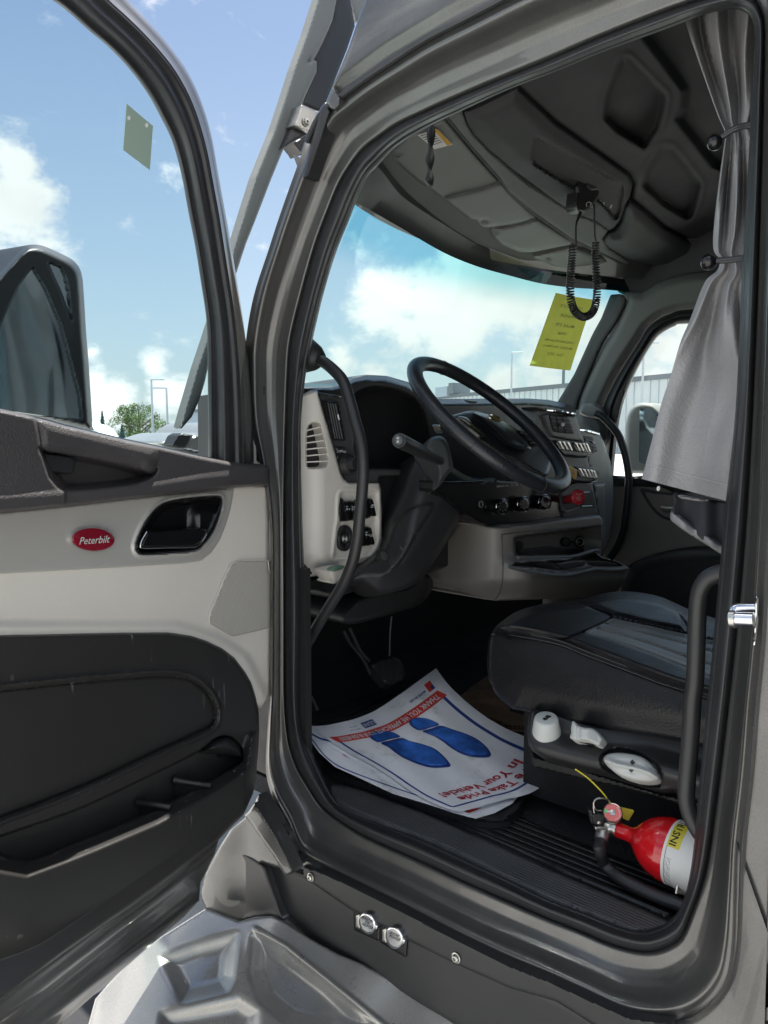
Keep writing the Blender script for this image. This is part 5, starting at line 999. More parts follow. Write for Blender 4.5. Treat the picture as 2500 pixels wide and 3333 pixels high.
for k_, (pp, gp) in enumerate((([(722,322),(800,325),(870,380),(985,490),(965,520),(880,460),(790,385)], [(740,330,830,375),(770,345,850,400)]), ([(1310,445),(1400,455),(1490,490),(1525,550),(1555,575),(1500,590),(1420,560)], [(1350,480,1480,520),(1440,580,1555,570)]))):
    mb = MB(); patch(mb, cr(cD(pp), 3), pw_, 'gloss', step=3, lip=.004, o=.006, thick=.02)
    for g in gp: tube(mb, [hit(pw_, q, .010) for q in cD([g[:2], g[2:]])], .0014, 'mgrey', 6)
    mb.build('wheel_buttons', SW)
# column
mb = MB(); ps_ = Pl((.45, 1.32, 1.6), (-.45, -.85, .25))
S1 = cr(t(1,1,[(1000,790),(1060,740),(1190,760),(1290,830),(1420,900),(1560,900),(1540,960),(1420,1010),(1290,1250),(1150,1470),(1080,1570),(960,1630),(800,1662),(690,1600),(600,1590),(640,1500),(830,1350),(870,1170),(930,980)]), 3)
RDG = np.array(cr(t(1,1,[(1000,1100),(1130,1060),(1165,1095),(1060,1262),(960,1440),(880,1500),(820,1400),(900,1200)]), 4))
patch(mb, S1, ps_, 'plast', step=6, lip=.05, lipw=22, thick=.12, h=lambda X, Y, D, W: .05*sm(D, 0, 90)+.014*sm(sdist(X, Y, RDG), 0, 10)); COL = mb.build('steering_column', TR, angle=60)
mb = MB(); patch(mb, cr(t(1,1,[(1105,690),(1140,640),(1215,628),(1262,690),(1290,830),(1262,870),(1190,960),(1180,850),(1150,760),(1110,710)]), 4), Pl((.42, 1.22, 1.8), (-.45, -.85, .35)), 'dgrey', step=4, lip=.03, lipw=14, thick=.08); mb.build('column_shroud', COL, angle=60)
mb = MB(); A = hit(PY(1.10), t(1,1,[(938,655)])[0]); B = hit(PY(1.22), t(1,1,[(1180,775)])[0]); d = (B-A)/np.linalg.norm(B-A); rs = 25*mpp(A)
tube(mb, [A, A+d*.006, A+(B-A)*.45], [rs*.96, rs, rs*.97], 'plast', 26); tube(mb, [A+(B-A)*.45, A+(B-A)*.8, B+d*.04], [rs*.92, rs*.8, rs*.7], 'plast', 22)
lathe(mb, [(rs*.72, 0), (rs*.70, -.005), (rs*.5, -.008), (0, -.009)], A, d, 'dgrey', 24)
vu = CAM-A; vu = vu-d*(vu@d); 
for g in ((-3,-5,-1,-1),(3,-5,1,-1),(0,-6,0,-2),(-2,1,0,5),(2,1,0,5),(-3,6,3,4)):
    a = (A-d*.0095); rgt = np.cross(d, [0, 0, 1.]); rgt /= np.linalg.norm(rgt); u_ = np.cross(rgt, d); s_ = .0011
    p, q = a+rgt*g[0]*s_-u_*g[1]*s_, a+rgt*g[2]*s_-u_*g[3]*s_; tube(mb, [p, q], .0005, 'inkw', 5)
mb.build('wiper_stalk', COL, angle=50)
mb = MB(); patch(mb, rc(cD([(530,400),(560,398),(590,440),(575,490),(555,460)]), 4), PY(1.25), 'steel', step=3, lip=.004, thick=.02); mb.build('tilt_lever', COL)
mb = MB(); patch(mb, cr(t(1,1,[(560,1800),(640,1700),(760,1650),(1000,1600),(1110,1520),(1160,1600),(1080,1720),(900,1780),(700,1840),(580,1850)]), 3), PY(1.5), 'plast', step=8, lip=.03, lipw=16, thick=.2); patch(mb, rc(t(1,1,[(320,1560),(660,1540),(640,1640),(500,1690),(480,1640),(400,1620),(320,1640)]), 6), PY(1.5), 'plast', step=8, lip=.01, thick=.1); mb.build('knee_cover', TR)
mb = MB(); patch(mb, cr(cB([(862,1800),(895,1775),(935,1790),(960,1850),(940,1885),(900,1885),(868,1850)]), 4), Pl((.40, 1.25, 1.6), (-.45, -.85, .25)), 'ink', step=4, lip=.006, thick=.03, o=.02); tube(mb, [hit(PY(1.28), q) for q in cB([(1060,1745),(1090,1780),(1135,1720),(1120,1700),(1170,1620),(1245,1616)])], .0016, 'dgrey', 6); mb.build('column_lever', COL)
# pedals
mb = MB(); pp = Pl((.55, 1.62, 1.22), (-.1, -.8, .6))
patch(mb, rc(t(1,1,[(755,2115),(800,2085),(900,2060),(950,2085),(985,2170),(975,2205)])+t(1,2,[(960,10),(885,42),(850,32),(820,0)])+t(1,1,[(790,2180)]), 5), pp, 'plast', step=4, lip=.01, lipw=6, thick=.03, h=lambda X, Y, D, W: .004*(np.sin(X*.38) > .2)*sm(D, 4, 8)); PE = mb.build('brake_pedal', TR, angle=50)
mb = MB()
for q in ([(575,1890),(620,1975),(690,2060),(720,2110),(748,2175)], [(615,1870),(655,1960),(690,2030),(745,2090)]): tube(mb, [hit(PY(1.6), a) for a in t(1,1,q)], .006, 'plast', 8, spline=4)
mb.build('pedal_arm', PE)
mb = MB(); tube(mb, [hit(PY(1.55), q) for q in t(1,2,[(320,70),(345,90),(375,130),(405,195)])], .005, 'plast', 8, spline=4); mb.build('footwell_cable', TR); mb = MB(); tube(mb, [hit(PY(1.6), q) for q in t(1,1,[(890,1800),(880,1900),(876,2060)])], .003, 'dgrey', 6); mb.build('footwell_cable', TR)
# ================================================================= SEAT
def perf(name, col, rough, sc):
    m = leather(name, col, rough, 260, .4); n = m.node_tree.nodes; l = m.node_tree.links; b = n['Principled BSDF']
    co = n.new('ShaderNodeTexCoord'); mp = n.new('ShaderNodeMapping'); mp.inputs['Rotation'].default_value = (0, 0, R(40)); l.new(co.outputs['Object'], mp.inputs[0]); s = n.new('ShaderNodeSeparateXYZ'); l.new(mp.outputs[0], s.inputs[0])
    o = []
    for k in (0, 1):
        a = n.new('ShaderNodeMath'); a.operation = 'MULTIPLY'; l.new(s.outputs[k], a.inputs[0]); a.inputs[1].default_value = sc
        c = n.new('ShaderNodeMath'); c.operation = 'SINE'; l.new(a.outputs[0], c.inputs[0]); o.append(c.outputs[0])
    q = n.new('ShaderNodeMath'); q.operation = 'MULTIPLY'; l.new(o[0], q.inputs[0]); l.new(o[1], q.inputs[1])
    mr = n.new('ShaderNodeMapRange'); l.new(q.outputs[0], mr.inputs[0]); mr.inputs[1].default_value = .45; mr.inputs[2].default_value = .7
    mx = n.new('ShaderNodeMix'); mx.data_type = 'RGBA'; l.new(mr.outputs[0], mx.inputs[0]); mx.inputs[6].default_value = (*col, 1); mx.inputs[7].default_value = (.004, .004, .004, 1); l.new(mx.outputs[2], b.inputs['Base Color']); return m
MT['perf'] = perf('perforated_grey_vinyl', (.19, .195, .19), .36, 900)  # grey vinyl, lightened so the windshield reflection sits in the colour
seam_l = t(1,1,[(1545,1907),(1600,1893)])+t(2,1,[(0,1907),(150,1932),(330,1972),(500,2040),(700,2115),(900,2190),(1000,2228),(1400,2350),(1800,2470)])
psd = Pl((.27, .8, 1.35), (-1, .04, .10))
SD = seam_l+t(2,2,[(1800,560),(1110,405),(700,335),(400,285),(130,212),(20,192)])+t(1,2,[(1650,168),(1605,132),(1560,82),(1537,25)])+t(1,1,[(1521,2211),(1510,2120),(1514,2000),(1526,1930)])
smz = cr(SD, 3); SEAMP = np.array(cr(seam_l, 4, False))
def lined(X, Y, P):
    D = np.full(len(X), 1e9); Q = np.stack([X, Y], -1)
    for a, b in zip(P[:-1], P[1:]):
        a = np.array(a); b = np.array(b); ab = b-a; u = np.clip(((Q-a)@ab)/(ab@ab+1e-9), 0, 1); D = np.minimum(D, np.sqrt(((Q-(a+u[:, None]*ab))**2).sum(1)))
    return D
SEAT = None
mb = MB(); patch(mb, smz, psd, 'leath', step=6, lip=.012, lipw=14, thick=.05, h=lambda X, Y, D, W: .012*sm(D, 0, 90)); 
smz_ = 0; SEAT = mb.build('seat', TR, label='black leather driver seat with a grey perforated centre panel, windshield reflection in its tone', angle=60)
pst = Pl((.5, .8, 1.455), (-.06, -.10, 1))
TP = seam_l+t(2,1,[(1800,2250),(1600,1990),(1500,1900),(1330,1812),(1160,1752),(1000,1680),(880,1650),(760,1637),(650,1642),(540,1668),(430,1700),(200,1722),(40,1770)])+t(1,1,[(1625,1820),(1575,1860)])
INS_ = np.array(rc(t(2,1,[(664,1808),(1000,1880),(1320,1955),(1700,2040),(1700,2330),(1320,2195),(1140,2128),(900,2035),(640,1945),(478,1903)]), 8))
lines = [t(2,1,[(430,1702),(560,1755),(664,1808),(478,1903),(300,1965)]), t(2,1,[(664,1808),(1000,1880),(1320,1955),(1700,2040)]), t(2,1,[(620,1848),(900,1918),(1140,1980),(1320,2030),(1700,2130)]), t(2,1,[(560,1878),(850,1960),(1140,2062),(1320,2120),(1700,2240)]), t(2,1,[(478,1903),(640,1945),(900,2035),(1140,2128),(1320,2195)]), t(2,1,[(1030,1690),(1100,1790),(1150,1862),(1155,1920)])]
def htop(X, Y, D, W):
    h = .018*sm(D, 0, 30)-.018
    i = sdist(X, Y, INS_); h -= .006*sm(i, -4, 14)
    for k, ln in enumerate(lines): d = lined(X, Y, cr(ln, 4, False)); h -= .0035*np.exp(-(d/3.2)**2)
    bf = np.array(t(2,1,[(430,1700),(760,1637),(1000,1680),(1160,1752),(1150,1915),(664,1808)])); h += .007*sm(sdist(X, Y, bf), 0, 25)
    h += .0008*np.sin(X/37+Y/19)
    return h
mb = MB(); patch(mb, cr(TP, 2), pst, 'leath', step=3.6, lip=.006, lipw=8, back=(.06, -.02, -.03), h=htop, o=.008); mb.build('seat_cushion', SEAT, angle=75)
mb = MB(); patch(mb, INS_[:], pst, 'perf', step=3.6, lip=.001, lipw=4, thick=.003, h=lambda X, Y, D, W: htop(X, Y, 99+0*D, W), o=.0095); mb.build('cushion_panel', SEAT, angle=75)
mb = MB()
for off, r_ in ((0, .0035), (7, .001), (-5, .001)):
    P = [(q[0]-off*.25, q[1]+off) for q in cr(seam_l, 5, False)]; tube(mb, [hit(psd, q, .010 if off else .004) for q in P], r_, 'leath' if not off else 'dgrey', 8)
mb.build('piping', SEAT)
# base with the grey controls
psb = Pl((.20, .8, 1.22), (-.85, -.1, .55))
BS = rc(t(2,2,[(140,185),(300,212),(600,280),(1115,376),(1400,430),(1400,880),(1075,730),(990,735),(850,695),(700,648),(560,602),(380,560),(235,520),(150,470),(118,420),(112,330),(122,240)]), 10)
CRS = t(2,2,[(118,370),(200,425),(400,480),(575,525),(620,470),(740,450),(870,485),(980,600),(1400,700)])
PDL = np.array(cr(t(2,2,[(578,530),(592,480),(650,450),(745,443),(865,478),(960,545),(992,610),(988,700),(940,708),(850,690),(720,645),(610,590)]), 4))
def hbs(X, Y, D, W):
    up = lined(X, Y, CRS); ins = np.array(t(2,2,[(118,370),(200,425),(400,480),(575,525),(900,560),(1400,700),(1400,100),(100,100)])); s = sdist(X, Y, ins)
    return -.03*sm(s, 0, 70)-.03*sm(-s, 0, 70)-.022*sm(sdist(X, Y, PDL), 0, 8)
mb = MB(); patch(mb, BS, psb, 'plast', step=4, lip=.02, lipw=12, thick=.06, h=hbs); SB = mb.build('seat_base', SEAT, angle=60)
mb = MB(); patch(mb, rc(t(2,2,[(135,470),(160,500),(560,615),(985,745),(1400,830),(1400,930),(985,770),(700,700),(400,630),(160,572),(140,530)]), 5), Pl((.26, .8, 1.2), (-1, 0, .1)), 'ink', step=6, lip=.01, thick=.04)
patch(mb, t(2,2,[(-40,110),(10,95),(140,160),(130,200),(20,190)]), Pl((.33, .9, 1.2), (-1, 0, .1)), 'carpet', step=6, lip=.006, thick=.05)
box(mb, (.72, .55, 1.16), .72, .86, .30, 'dark'); mb.build('seat_pedestal', SEAT)
kb = hit(psb, t(2,2,[(238,345)])[0], -.02); mk = mpp(kb); rk = 93/2*mk; ka = (-.28, -.12, 1); hk = 104/2*mk*1.12
mb = MB(); lathe(mb, [(rk*1.02, -.01), (rk, .004), (rk*.86, hk-.008), (rk*.80, hk-.002), (rk*.7, hk), (0, hk)], kb, ka, 'knob', 48)
kd = np.array(ka)/np.linalg.norm(ka); kt = kb+kd*(hk+.0006); vx = RT-kd*(RT@kd); vx /= np.linalg.norm(vx); vy = np.cross(kd, vx)
for dx, dy, s_ in ((.004, .003, 1.1), (-.004, -.004, .9)):
    c = kt+vx*dx+vy*dy; mb.add([c+vx*(-.006*s_), c+vy*.006*s_-vx*.001, c+vy*.002+vx*.007*s_, c-vy*.002+vx*.007*s_, c-vy*.006*s_-vx*.001], [(0, 1, 2, 3, 4)], 'ink')
mb.build('tilt_knob', SB, angle=50)
mb = MB(); LVp = cr(t(2,2,[(405,273),(420,274),(462,308),(545,320),(598,372),(602,392),(584,428),(562,424),(520,402),(478,392),(430,396),(392,380),(398,345),(396,320)]), 3)
patch(mb, LVp, psb, 'knob', step=3, lip=.006, lipw=6, o=.022, thick=.04, h=lambda X, Y, D, W: .012*sm(X, 1858, 1885)-.018*sm(X, 1900, 1962)-.010*np.exp(-((X-1882)/7)**2))
patch(mb, rc(t(2,2,[(388,372),(396,350),(430,392),(480,390),(560,424),(585,432),(520,425),(440,405)]), 2), psb, 'ink', step=4, lip=0, o=.004, thick=.002)
for q in ((484,330,4,3),(482,345,5,6),(478,359,4,3)): patch(mb, ell(t(2,2,[q[:2]])[0], q[2], q[3], 10, 12), psb, 'dgrey', step=2, lip=0, o=.0335, thick=.001)
mb.build('slide_lever', SB, angle=60)
mb = MB(); PL2 = cr(t(2,2,[(608,518),(622,495),(660,480),(735,478),(850,500),(925,555),(972,622),(970,648),(945,664),(880,668),(800,656),(710,622),(650,578),(620,545)]), 4)
RD2 = t(2,2,[(625,528),(700,552),(800,572),(900,602),(968,640)])
patch(mb, PL2, psb, 'knob', step=3, lip=.008, lipw=6, o=-.004, thick=.03, h=lambda X, Y, D, W: .010*np.exp(-(lined(X, Y, RD2)/9)**2)+.006*sm(D, 0, 20))
def arrow(c, s_, m, o):
    X0, Y0 = t(2,2,[c])[0]; pts = [(0,-12),(11,2),(5,2),(4,11),(-6,10),(-5,1),(-11,0)]; patch(mb, [(X0+x*.85, Y0+y*.85*s_) for x, y in pts], psb, m, step=3, lip=0, o=o, thick=.0008)
arrow((797,540), 1, 'ink', .0062); arrow((790,588), -.9, 'dgrey', .0075)
mb.build('height_paddle', SB, angle=60)
# vent grille and floor patch with tan sunlight in its colour beyond the papers
mb = MB(); patch(mb, t(1,2,[(1330,110),(1420,40),(1560,-60),(1600,60),(1659,190)])+t(2,2,[(0,210),(130,250),(130,340),(0,330)])+t(1,2,[(1500,240),(1400,180)]), PZ(.985), 'brown', step=10, lip=0, thick=.003); mb.build('sunlit_floor_patch', TR)
MT['mesh'] = grille_mat('vent_mesh', (.05, .04, .03), (.16, .10, .055), 620)
mb = MB(); patch(mb, rc(t(1,2,[(1395,175),(1440,150),(1500,158),(1659,205)])+t(2,2,[(10,208),(118,240),(122,305),(20,300)])+t(1,2,[(1659,300),(1540,250),(1440,225)]), 4), PZ(1.0), 'mesh', step=6, lip=.002, thick=.02); mb.build('floor_vent', TR)
# ================================================================= FLOOR MATS
mb = MB(); RM = cr(t(1,2,[(350,400),(440,560),(620,650),(1000,780),(1300,878),(1440,920),(1560,932),(1659,922)])+t(2,2,[(0,895),(45,868),(75,820),(110,750),(140,670),(160,570),(140,470),(0,380)])+t(1,2,[(1500,250),(1200,0),(1000,40),(600,240),(380,290)]), 2)
patch(mb, RM, PZ(1.012), 'rubber', step=7, lip=.012, lipw=7, thick=.02, h=lambda X, Y, D, W: .004*np.exp(-((D-6)/5)**2)); mb.build('rubber_mat', None, 'black rubber floor mat curling up at its corner under the paper mats', 'floor mat')
cA_ = t(1,2,[(1180,-74),(1090,-10),(1000,56),(920,112),(850,160),(775,206),(700,238),(630,262),(560,278),(460,298),(372,303)])
cS0 = t(1,2,[(1180,-74),(1240,10),(1310,85),(1400,165),(1500,240),(1600,300),(1659,330),(1760,372),(1860,405),(1950,430),(2040,450)])
cS1 = t(1,2,[(372,303),(440,365),(520,420),(620,480),(740,545),(860,620),(960,690),(1060,755),(1150,800),(1240,838),(1330,862)])
cB_ = t(1,2,[(2040,450),(1990,560),(1930,640),(1860,700),(1790,740),(1720,762),(1640,778),(1560,800),(1480,822),(1400,845),(1330,862)])
def cs(P, u):
    P = np.array(P); x = np.linspace(0, 1, len(P)); return np.stack([np.interp(u, x, P[:, 0]), np.interp(u, x, P[:, 1])], -1)
cA_s = np.array(cr(cA_, 6, False)); cB_s = np.array(cr(cB_, 6, False)); cS0s = np.array(cr(cS0, 6, False)); cS1s = np.array(cr(cS1, 6, False))
def coons(u, v):
    u = np.asarray(u, float); v = np.asarray(v, float); U = u[..., None]; V = v[..., None]
    c00, c10, c01, c11 = cA_s[0], cA_s[-1], cB_s[0], cB_s[-1]
    return (1-V)*cs(cA_s, u)+V*cs(cB_s, u)+(1-U)*cs(cS0s, v)+U*cs(cS1s, v)-((1-U)*(1-V)*c00+U*(1-V)*c10+(1-U)*V*c01+U*V*c11)
pz = PZ(1.030)
def hpap(X, Y, D=None, W=None):
    a = np.hypot(X-1420, Y-2176); l_ = np.hypot(X-1015, Y-2362)
    return .105*np.exp(-(a/230)**2)+.060*np.exp(-(l_/210)**2)+.003*np.sin(X/41+Y/63)+.0015*np.sin(X/23-Y/19)+.010*np.exp(-(np.hypot(X-1745, Y-2420)/120)**2)
def paper_mat():
    m = mat('printed_paper', (.86, .87, .90), .62, bump=(30, .35, .004)); n = m.node_tree.nodes; l = m.node_tree.links; b = n['Principled BSDF']; co = n.new('ShaderNodeTexCoord')
    x = n.new('ShaderNodeTexNoise'); x.inputs['Scale'].default_value = 6; x.inputs['Detail'].default_value = 8; x.inputs['Roughness'].default_value = .7; l.new(co.outputs['Object'], x.inputs['Vector'])
    y = n.new('ShaderNodeTexNoise'); y.inputs['Scale'].default_value = 34; y.inputs['Detail'].default_value = 3; l.new(co.outputs['Object'], y.inputs['Vector'])
    g = n.new('ShaderNodeTexVoronoi'); g.inputs['Scale'].default_value = 90; g.feature = 'DISTANCE_TO_EDGE'; l.new(co.outputs['Object'], g.inputs['Vector'])
    a = n.new('ShaderNodeMapRange'); l.new(x.outputs['Fac'], a.inputs[0]); a.inputs[1].default_value = .52; a.inputs[2].default_value = .68
    c = n.new('ShaderNodeMapRange'); l.new(y.outputs['Fac'], c.inputs[0]); c.inputs[1].default_value = .45; c.inputs[2].default_value = .65
    q = n.new('ShaderNodeMath'); q.operation = 'MULTIPLY'; l.new(a.outputs[0], q.inputs[0]); l.new(c.outputs[0], q.inputs[1])
    e = n.new('ShaderNodeMath'); e.operation = 'MULTIPLY'; l.new(q.outputs[0], e.inputs[0]); e.inputs[1].default_value = .8
    mx = n.new('ShaderNodeMix'); mx.data_type = 'RGBA'; l.new(e.outputs[0], mx.inputs[0]); mx.inputs[6].default_value = (.86, .87, .90, 1); mx.inputs[7].default_value = (.36, .33, .27, 1); l.new(mx.outputs[2], b.inputs['Base Color']); return m
MT['paper'] = paper_mat()
GRP = 'printed paper floor mats'
# lowest sheet, showing at the bottom corner
mb = MB(); patch(mb, t(1,2,[(1000,700),(1290,858),(1370,888),(1440,904),(1560,868),(1659,815)])+t(2,2,[(20,800),(75,735),(120,650),(150,560),(100,450)])+t(1,2,[(1500,400),(1100,500)]), pz, 'paper', step=7, lip=0, h=hpap, o=-.012, thick=.0006)
patch(mb, t(1,2,[(1335,851),(1478,833),(1440,850),(1392,868)]), pz, 'rink', step=4, lip=0, h=hpap, o=-.0112, thick=.0002)
patch(mb, t(2,2,[(8,742),(72,722),(70,738),(12,768)]), pz, 'bink', step=4, lip=0, h=hpap, o=-.0112, thick=.0002)
mb.build('paper_mat', None, 'lowest paper mat, only its bottom corner with a red wedge showing', 'paper mat', GRP)
# middle sheet along the left edge
mb = MB(); patch(mb, t(1,2,[(318,276),(372,300),(600,360),(900,560),(1200,760),(1440,903),(1300,868),(1100,802),(900,742),(700,648),(520,566),(420,476),(345,378),(326,320)]), pz, 'paper', step=6, lip=0, h=hpap, o=-.006, thick=.0006)
for q, w_ in (([(330,335),(380,360),(430,385),(500,402)], 2.6), ([(335,345),(380,400),(460,500),(560,570),(760,650),(1000,735),(1120,772)], 1.6)):
    P = np.array(cr(t(1,2,q), 5, False)); T_ = np.gradient(P, axis=0); T_ /= np.linalg.norm(T_, axis=1)[:, None]; Nn = np.stack([-T_[:, 1], T_[:, 0]], 1)*w_
    a = P+Nn; b = P-Nn; loft(mb, [pz(a[:, 0], a[:, 1], hpap(a[:, 0], a[:, 1])-.0052), pz(b[:, 0], b[:, 1], hpap(b[:, 0], b[:, 1])-.0052)], 'bink')
hp2 = Pl(pz.p+np.array([0, 0, .012]), pz.n)
def gtext(mb, s, org, ax, ay, m, lift, **k):
    V, F = text2d(s, **k); X = org[0]+ax[0]*V[:, 0]+ay[0]*V[:, 1]; Y = org[1]+ax[1]*V[:, 0]+ay[1]*V[:, 1]; mb.add(pz(X, Y, hpap(X, Y)+lift), F, m)
gtext(mb, 'W', t(1,2,[(515,455)])[0], (-14, -8), (28, 18), 'rinkd', -.0050, bold=.03); gtext(mb, 'In', t(1,2,[(590,498)])[0], (-16, -6), (26, 20), 'rinkd', -.0050, bold=.03)
mb.build('paper_mat', None, 'middle paper mat, its left edge with cut off red letters showing under the top one', 'paper mat', GRP)
# top sheet
n_ = 70; uu = np.linspace(0, 1, n_); rows = []
mb = MB()
for v in uu:
    q = coons(uu, np.full(n_, v)); rows.append(pz(q[:, 0], q[:, 1], hpap(q[:, 0], q[:, 1])))
loft(mb, rows, 'paper')
def upoly(P, m, lift=.0009, step=5):
    P = resamp([tuple(q) for q in P], .012); q = coons(P[:, 0], P[:, 1]); patch(mb, [tuple(a) for a in q], pz, m, step=step, lip=0, h=hpap, o=lift, thick=.0002)
def uline(a, b, w_, m='bink'):
    a = np.array(a); b = np.array(b); d = (b-a)/np.linalg.norm(b-a); nn = np.array([-d[1]*.53/.39*1, d[0]*.39/.53]); nn = nn/np.linalg.norm(nn)*w_
    upoly([a-nn, b-nn, b+nn, a+nn], m)
def utext(s, u, v, size, m, lift=.0018, wid=None, **k):
    V, F = text2d(s, **k); W_ = V[:, 0].max()-V[:, 0].min(); sx = size/.39*.53 if wid is None else wid/W_
    q = coons(u+V[:, 0]*sx, v+V[:, 1]*size); mb.add(pz(q[:, 0], q[:, 1], hpap(q[:, 0], q[:, 1])+lift), F, m)
uf = .075
upoly([(uf, .115), (.955, .115), (.945, .175), (uf-.02, .175)], 'rink', .0010)
utext('THANK YOU, WE APPRECIATE YOUR BUSINESS!', .50, .144, .050, 'inkw', wid=.82, bold=.012)
uline((uf, .17), (uf, .90), .008); uline((uf, .90), (.93, .90), .008); uline((.93, .90), (.93, .17), .008)
utext('MADE IN USA', .19, .075, .020, 'bink', wid=.12, bold=.01); upoly([(.075, .045), (.115, .045), (.115, .095), (.075, .095)], 'rink'); upoly([(.075, .07), (.092, .07), (.092, .095), (.075, .095)], 'bink', .0014)
upoly([(.555, .050), (.66, .050), (.66, .092), (.555, .092)], 'bink'); utext('ULINE', .607, .071, .034, 'inkw', wid=.092, bold=.02)
utext('1-800-295-5510', .74, .085, .014, 'bink', wid=.10); utext('uline.com', .74, .062, .014, 'bink', wid=.07)
utext('We Take Pride', .46, .83, .083, 'rinkd', wid=.68, bold=.018); utext('In Your Vehicle!', .50, .745, .083, 'rinkd', wid=.70, bold=.018)
# shoe prints traced
def foot(hp, sp):
    for P, m, l_ in ((hp, 'bink', .0012), (sp, 'bink', .0012)): patch(mb, cr(t(1,2,P), 4), pz, m, step=4, lip=0, h=hpap, o=l_, thick=.0002)
    for P in (hp, sp):
        Q = np.array(cr(t(1,2,P), 4)); c = Q.mean(0); patch(mb, [tuple(c+(q-c)*.86+np.array([1.5, -1.5])) for q in Q], pz, 'bl2', step=4, lip=0, h=hpap, o=.0018, thick=.0002)
foot([(748,362),(760,345),(800,334),(860,336),(905,346),(945,372),(880,386),(810,406),(775,395),(752,378)], [(820,412),(880,396),(955,380),(1010,400),(1090,420),(1170,450),(1230,500),(1268,545),(1272,562),(1250,570),(1160,574),(1080,556),(990,520),(920,480),(870,440)])
foot([(1004,275),(1020,256),(1060,248),(1110,252),(1160,268),(1198,294),(1140,312),(1075,330),(1030,312),(1008,292)], [(1090,336),(1150,318),(1210,300),(1290,325),(1380,355),(1450,390),(1510,440),(1535,480),(1533,496),(1510,506),(1420,504),(1340,480),(1270,440),(1220,400),(1160,365)])
mb.build('paper_mat', None, 'top paper mat printed with two blue shoe prints and a red banner', 'paper mat', GRP, angle=80)
# ================================================================= FIRE EXTINGUISHER
EC = hit(PZ(1.085), cE([(1232,700)])[0]); mE = mpp(EC); RE = .0625
EC = hit(PZ(1.085), cE([(1232,690)])[0]); ax = np.array([0.02, 1., .02]); ax /= np.linalg.norm(ax)
RE = 622/3.0164/2*mE*1.0
def along(y): return EC+ax*y
EX = empty('fire_extinguisher', tuple(EC-np.array([0, 0, RE])), 'red fire extinguisher lying in a bracket beside the seat base', 'fire extinguisher')
nk = hit(PX(EC[0]), cE([(622,455)])[0])[1]-EC[1]
mb = MB(); L_ = nk
prof = [(0, -.32), (RE*.8, -.32), (RE, -.30), (RE, 0), (RE, L_*.10), (RE*.985, L_*.20), (RE*.93, L_*.32), (RE*.80, L_*.46), (RE*.62, L_*.57), (RE*.44, L_*.65), (RE*.31, L_*.71), (RE*.25, L_*.77), (RE*.24, L_*.86), (RE*.235, L_), (0, L_)]
pr_ = np.array(cr(prof, 3, False)); lathe(mb, [tuple(q) for q in pr_], EC, ax, 'red', 64); mb.build('cylinder', EX, angle=50)
mb = MB(); lathe(mb, [(RE*1.004, L_*.075), (RE*1.007, L_*.070), (RE*1.006, -.25), (RE*1.0, -.25)], EC, ax, 'white', 64)
lathe(mb, [(RE*1.008, L_*.030), (RE*1.0085, L_*.022)], EC, ax, 'ink', 64); 
side = np.cross(ax, [0, 0, 1]); side /= np.linalg.norm(side); upv = np.cross(side, ax)
if side@(CAM-EC) < 0: side = -side
def oncyl(a, y, r=1.0095): return EC+ax*y+RE*r*(math.cos(a)*side+math.sin(a)*upv)
for i in range(11):   # yellow band wrapped over the top
    a0, a1 = 1.55-i*.085, 1.55-(i+1)*.085; mb.add([oncyl(a0, L_*.035), oncyl(a1, L_*.035), oncyl(a1, -.020), oncyl(a0, -.020)], [(0, 1, 2, 3)], 'yellow')
V, F = text2d('INSTRUCTIONS', align='LEFT', bold=.02)
mb.add([oncyl(.66+x*.021/RE*1.0, -.006+y*.019, 1.012) for x, y in V], F, 'ink')
for j in range(5):
    for i in range(26):
        if (i*7+j*3) % 5 == 0: continue
        a0 = .30-i*.05; mb.add([oncyl(a0, .004-j*.0028), oncyl(a0-.038, .004-j*.0028), oncyl(a0-.038, .0032-j*.0028), oncyl(a0, .0032-j*.0028)], [(0, 1, 2, 3)], 'dgrey')
mb.build('paper_label', EX)
mb = MB(); Vp = along(L_+.012); mV = mpp(Vp)
lathe(mb, [(RE*.25, L_-.002), (RE*.27, L_), (RE*.27, L_+.012), (RE*.2, L_+.014)], EC, ax, 'steel', 24)
rbox(mb, along(L_+.022), .026, .030, .026, 'steel', .004, side, ax, upv)
hb_ = hit(Pl(Vp, -FW), cE([(480,490)])[0]); hd = np.array([-.55, .15, -.82]); hd /= np.linalg.norm(hd); nut0 = along(L_+.024)-upv*.004+side*.006
lathe(mb, [(.011, 0), (.014, .003), (.0155, .006), (.0155, .024), (.013, .030)], nut0, hit(Pl(Vp+side*.01, -FW), cE([(480,540)])[0])-nut0, 'bolt', 12)
mb.build('valve', EX, angle=35)
ho = [hit(Pl(Vp+side*.012, -FW), cE([(490,515)])[0])]
for q, z in (((470,575), None), ((458,640), 1.075), ((490,760), 1.035), ((560,850), 1.02), ((680,940), 1.015), ((850,1030), 1.013), ((1050,1120), 1.012), ((1260,1195), 1.012), ((1420,1260), 1.012)):
    ho.append(hit(Pl(Vp+side*.016, -FW), cE([q])[0]) if z is None else hit(PZ(z), cE([q])[0]))
mb = MB(); tube(mb, ho, .0125, 'rubber', 16, spline=6); P = np.array(cr(ho, 40, False)); mb.build('hose', EX)
gc = hit(Pl(Vp+upv*.01+side*.016, -FW), cE([(586,290)])[0]); gn = (CAM-gc)/np.linalg.norm(CAM-gc); gn = gn+np.array([.10, .05, .25]); gn /= np.linalg.norm(gn); rg = 31*mpp(gc)
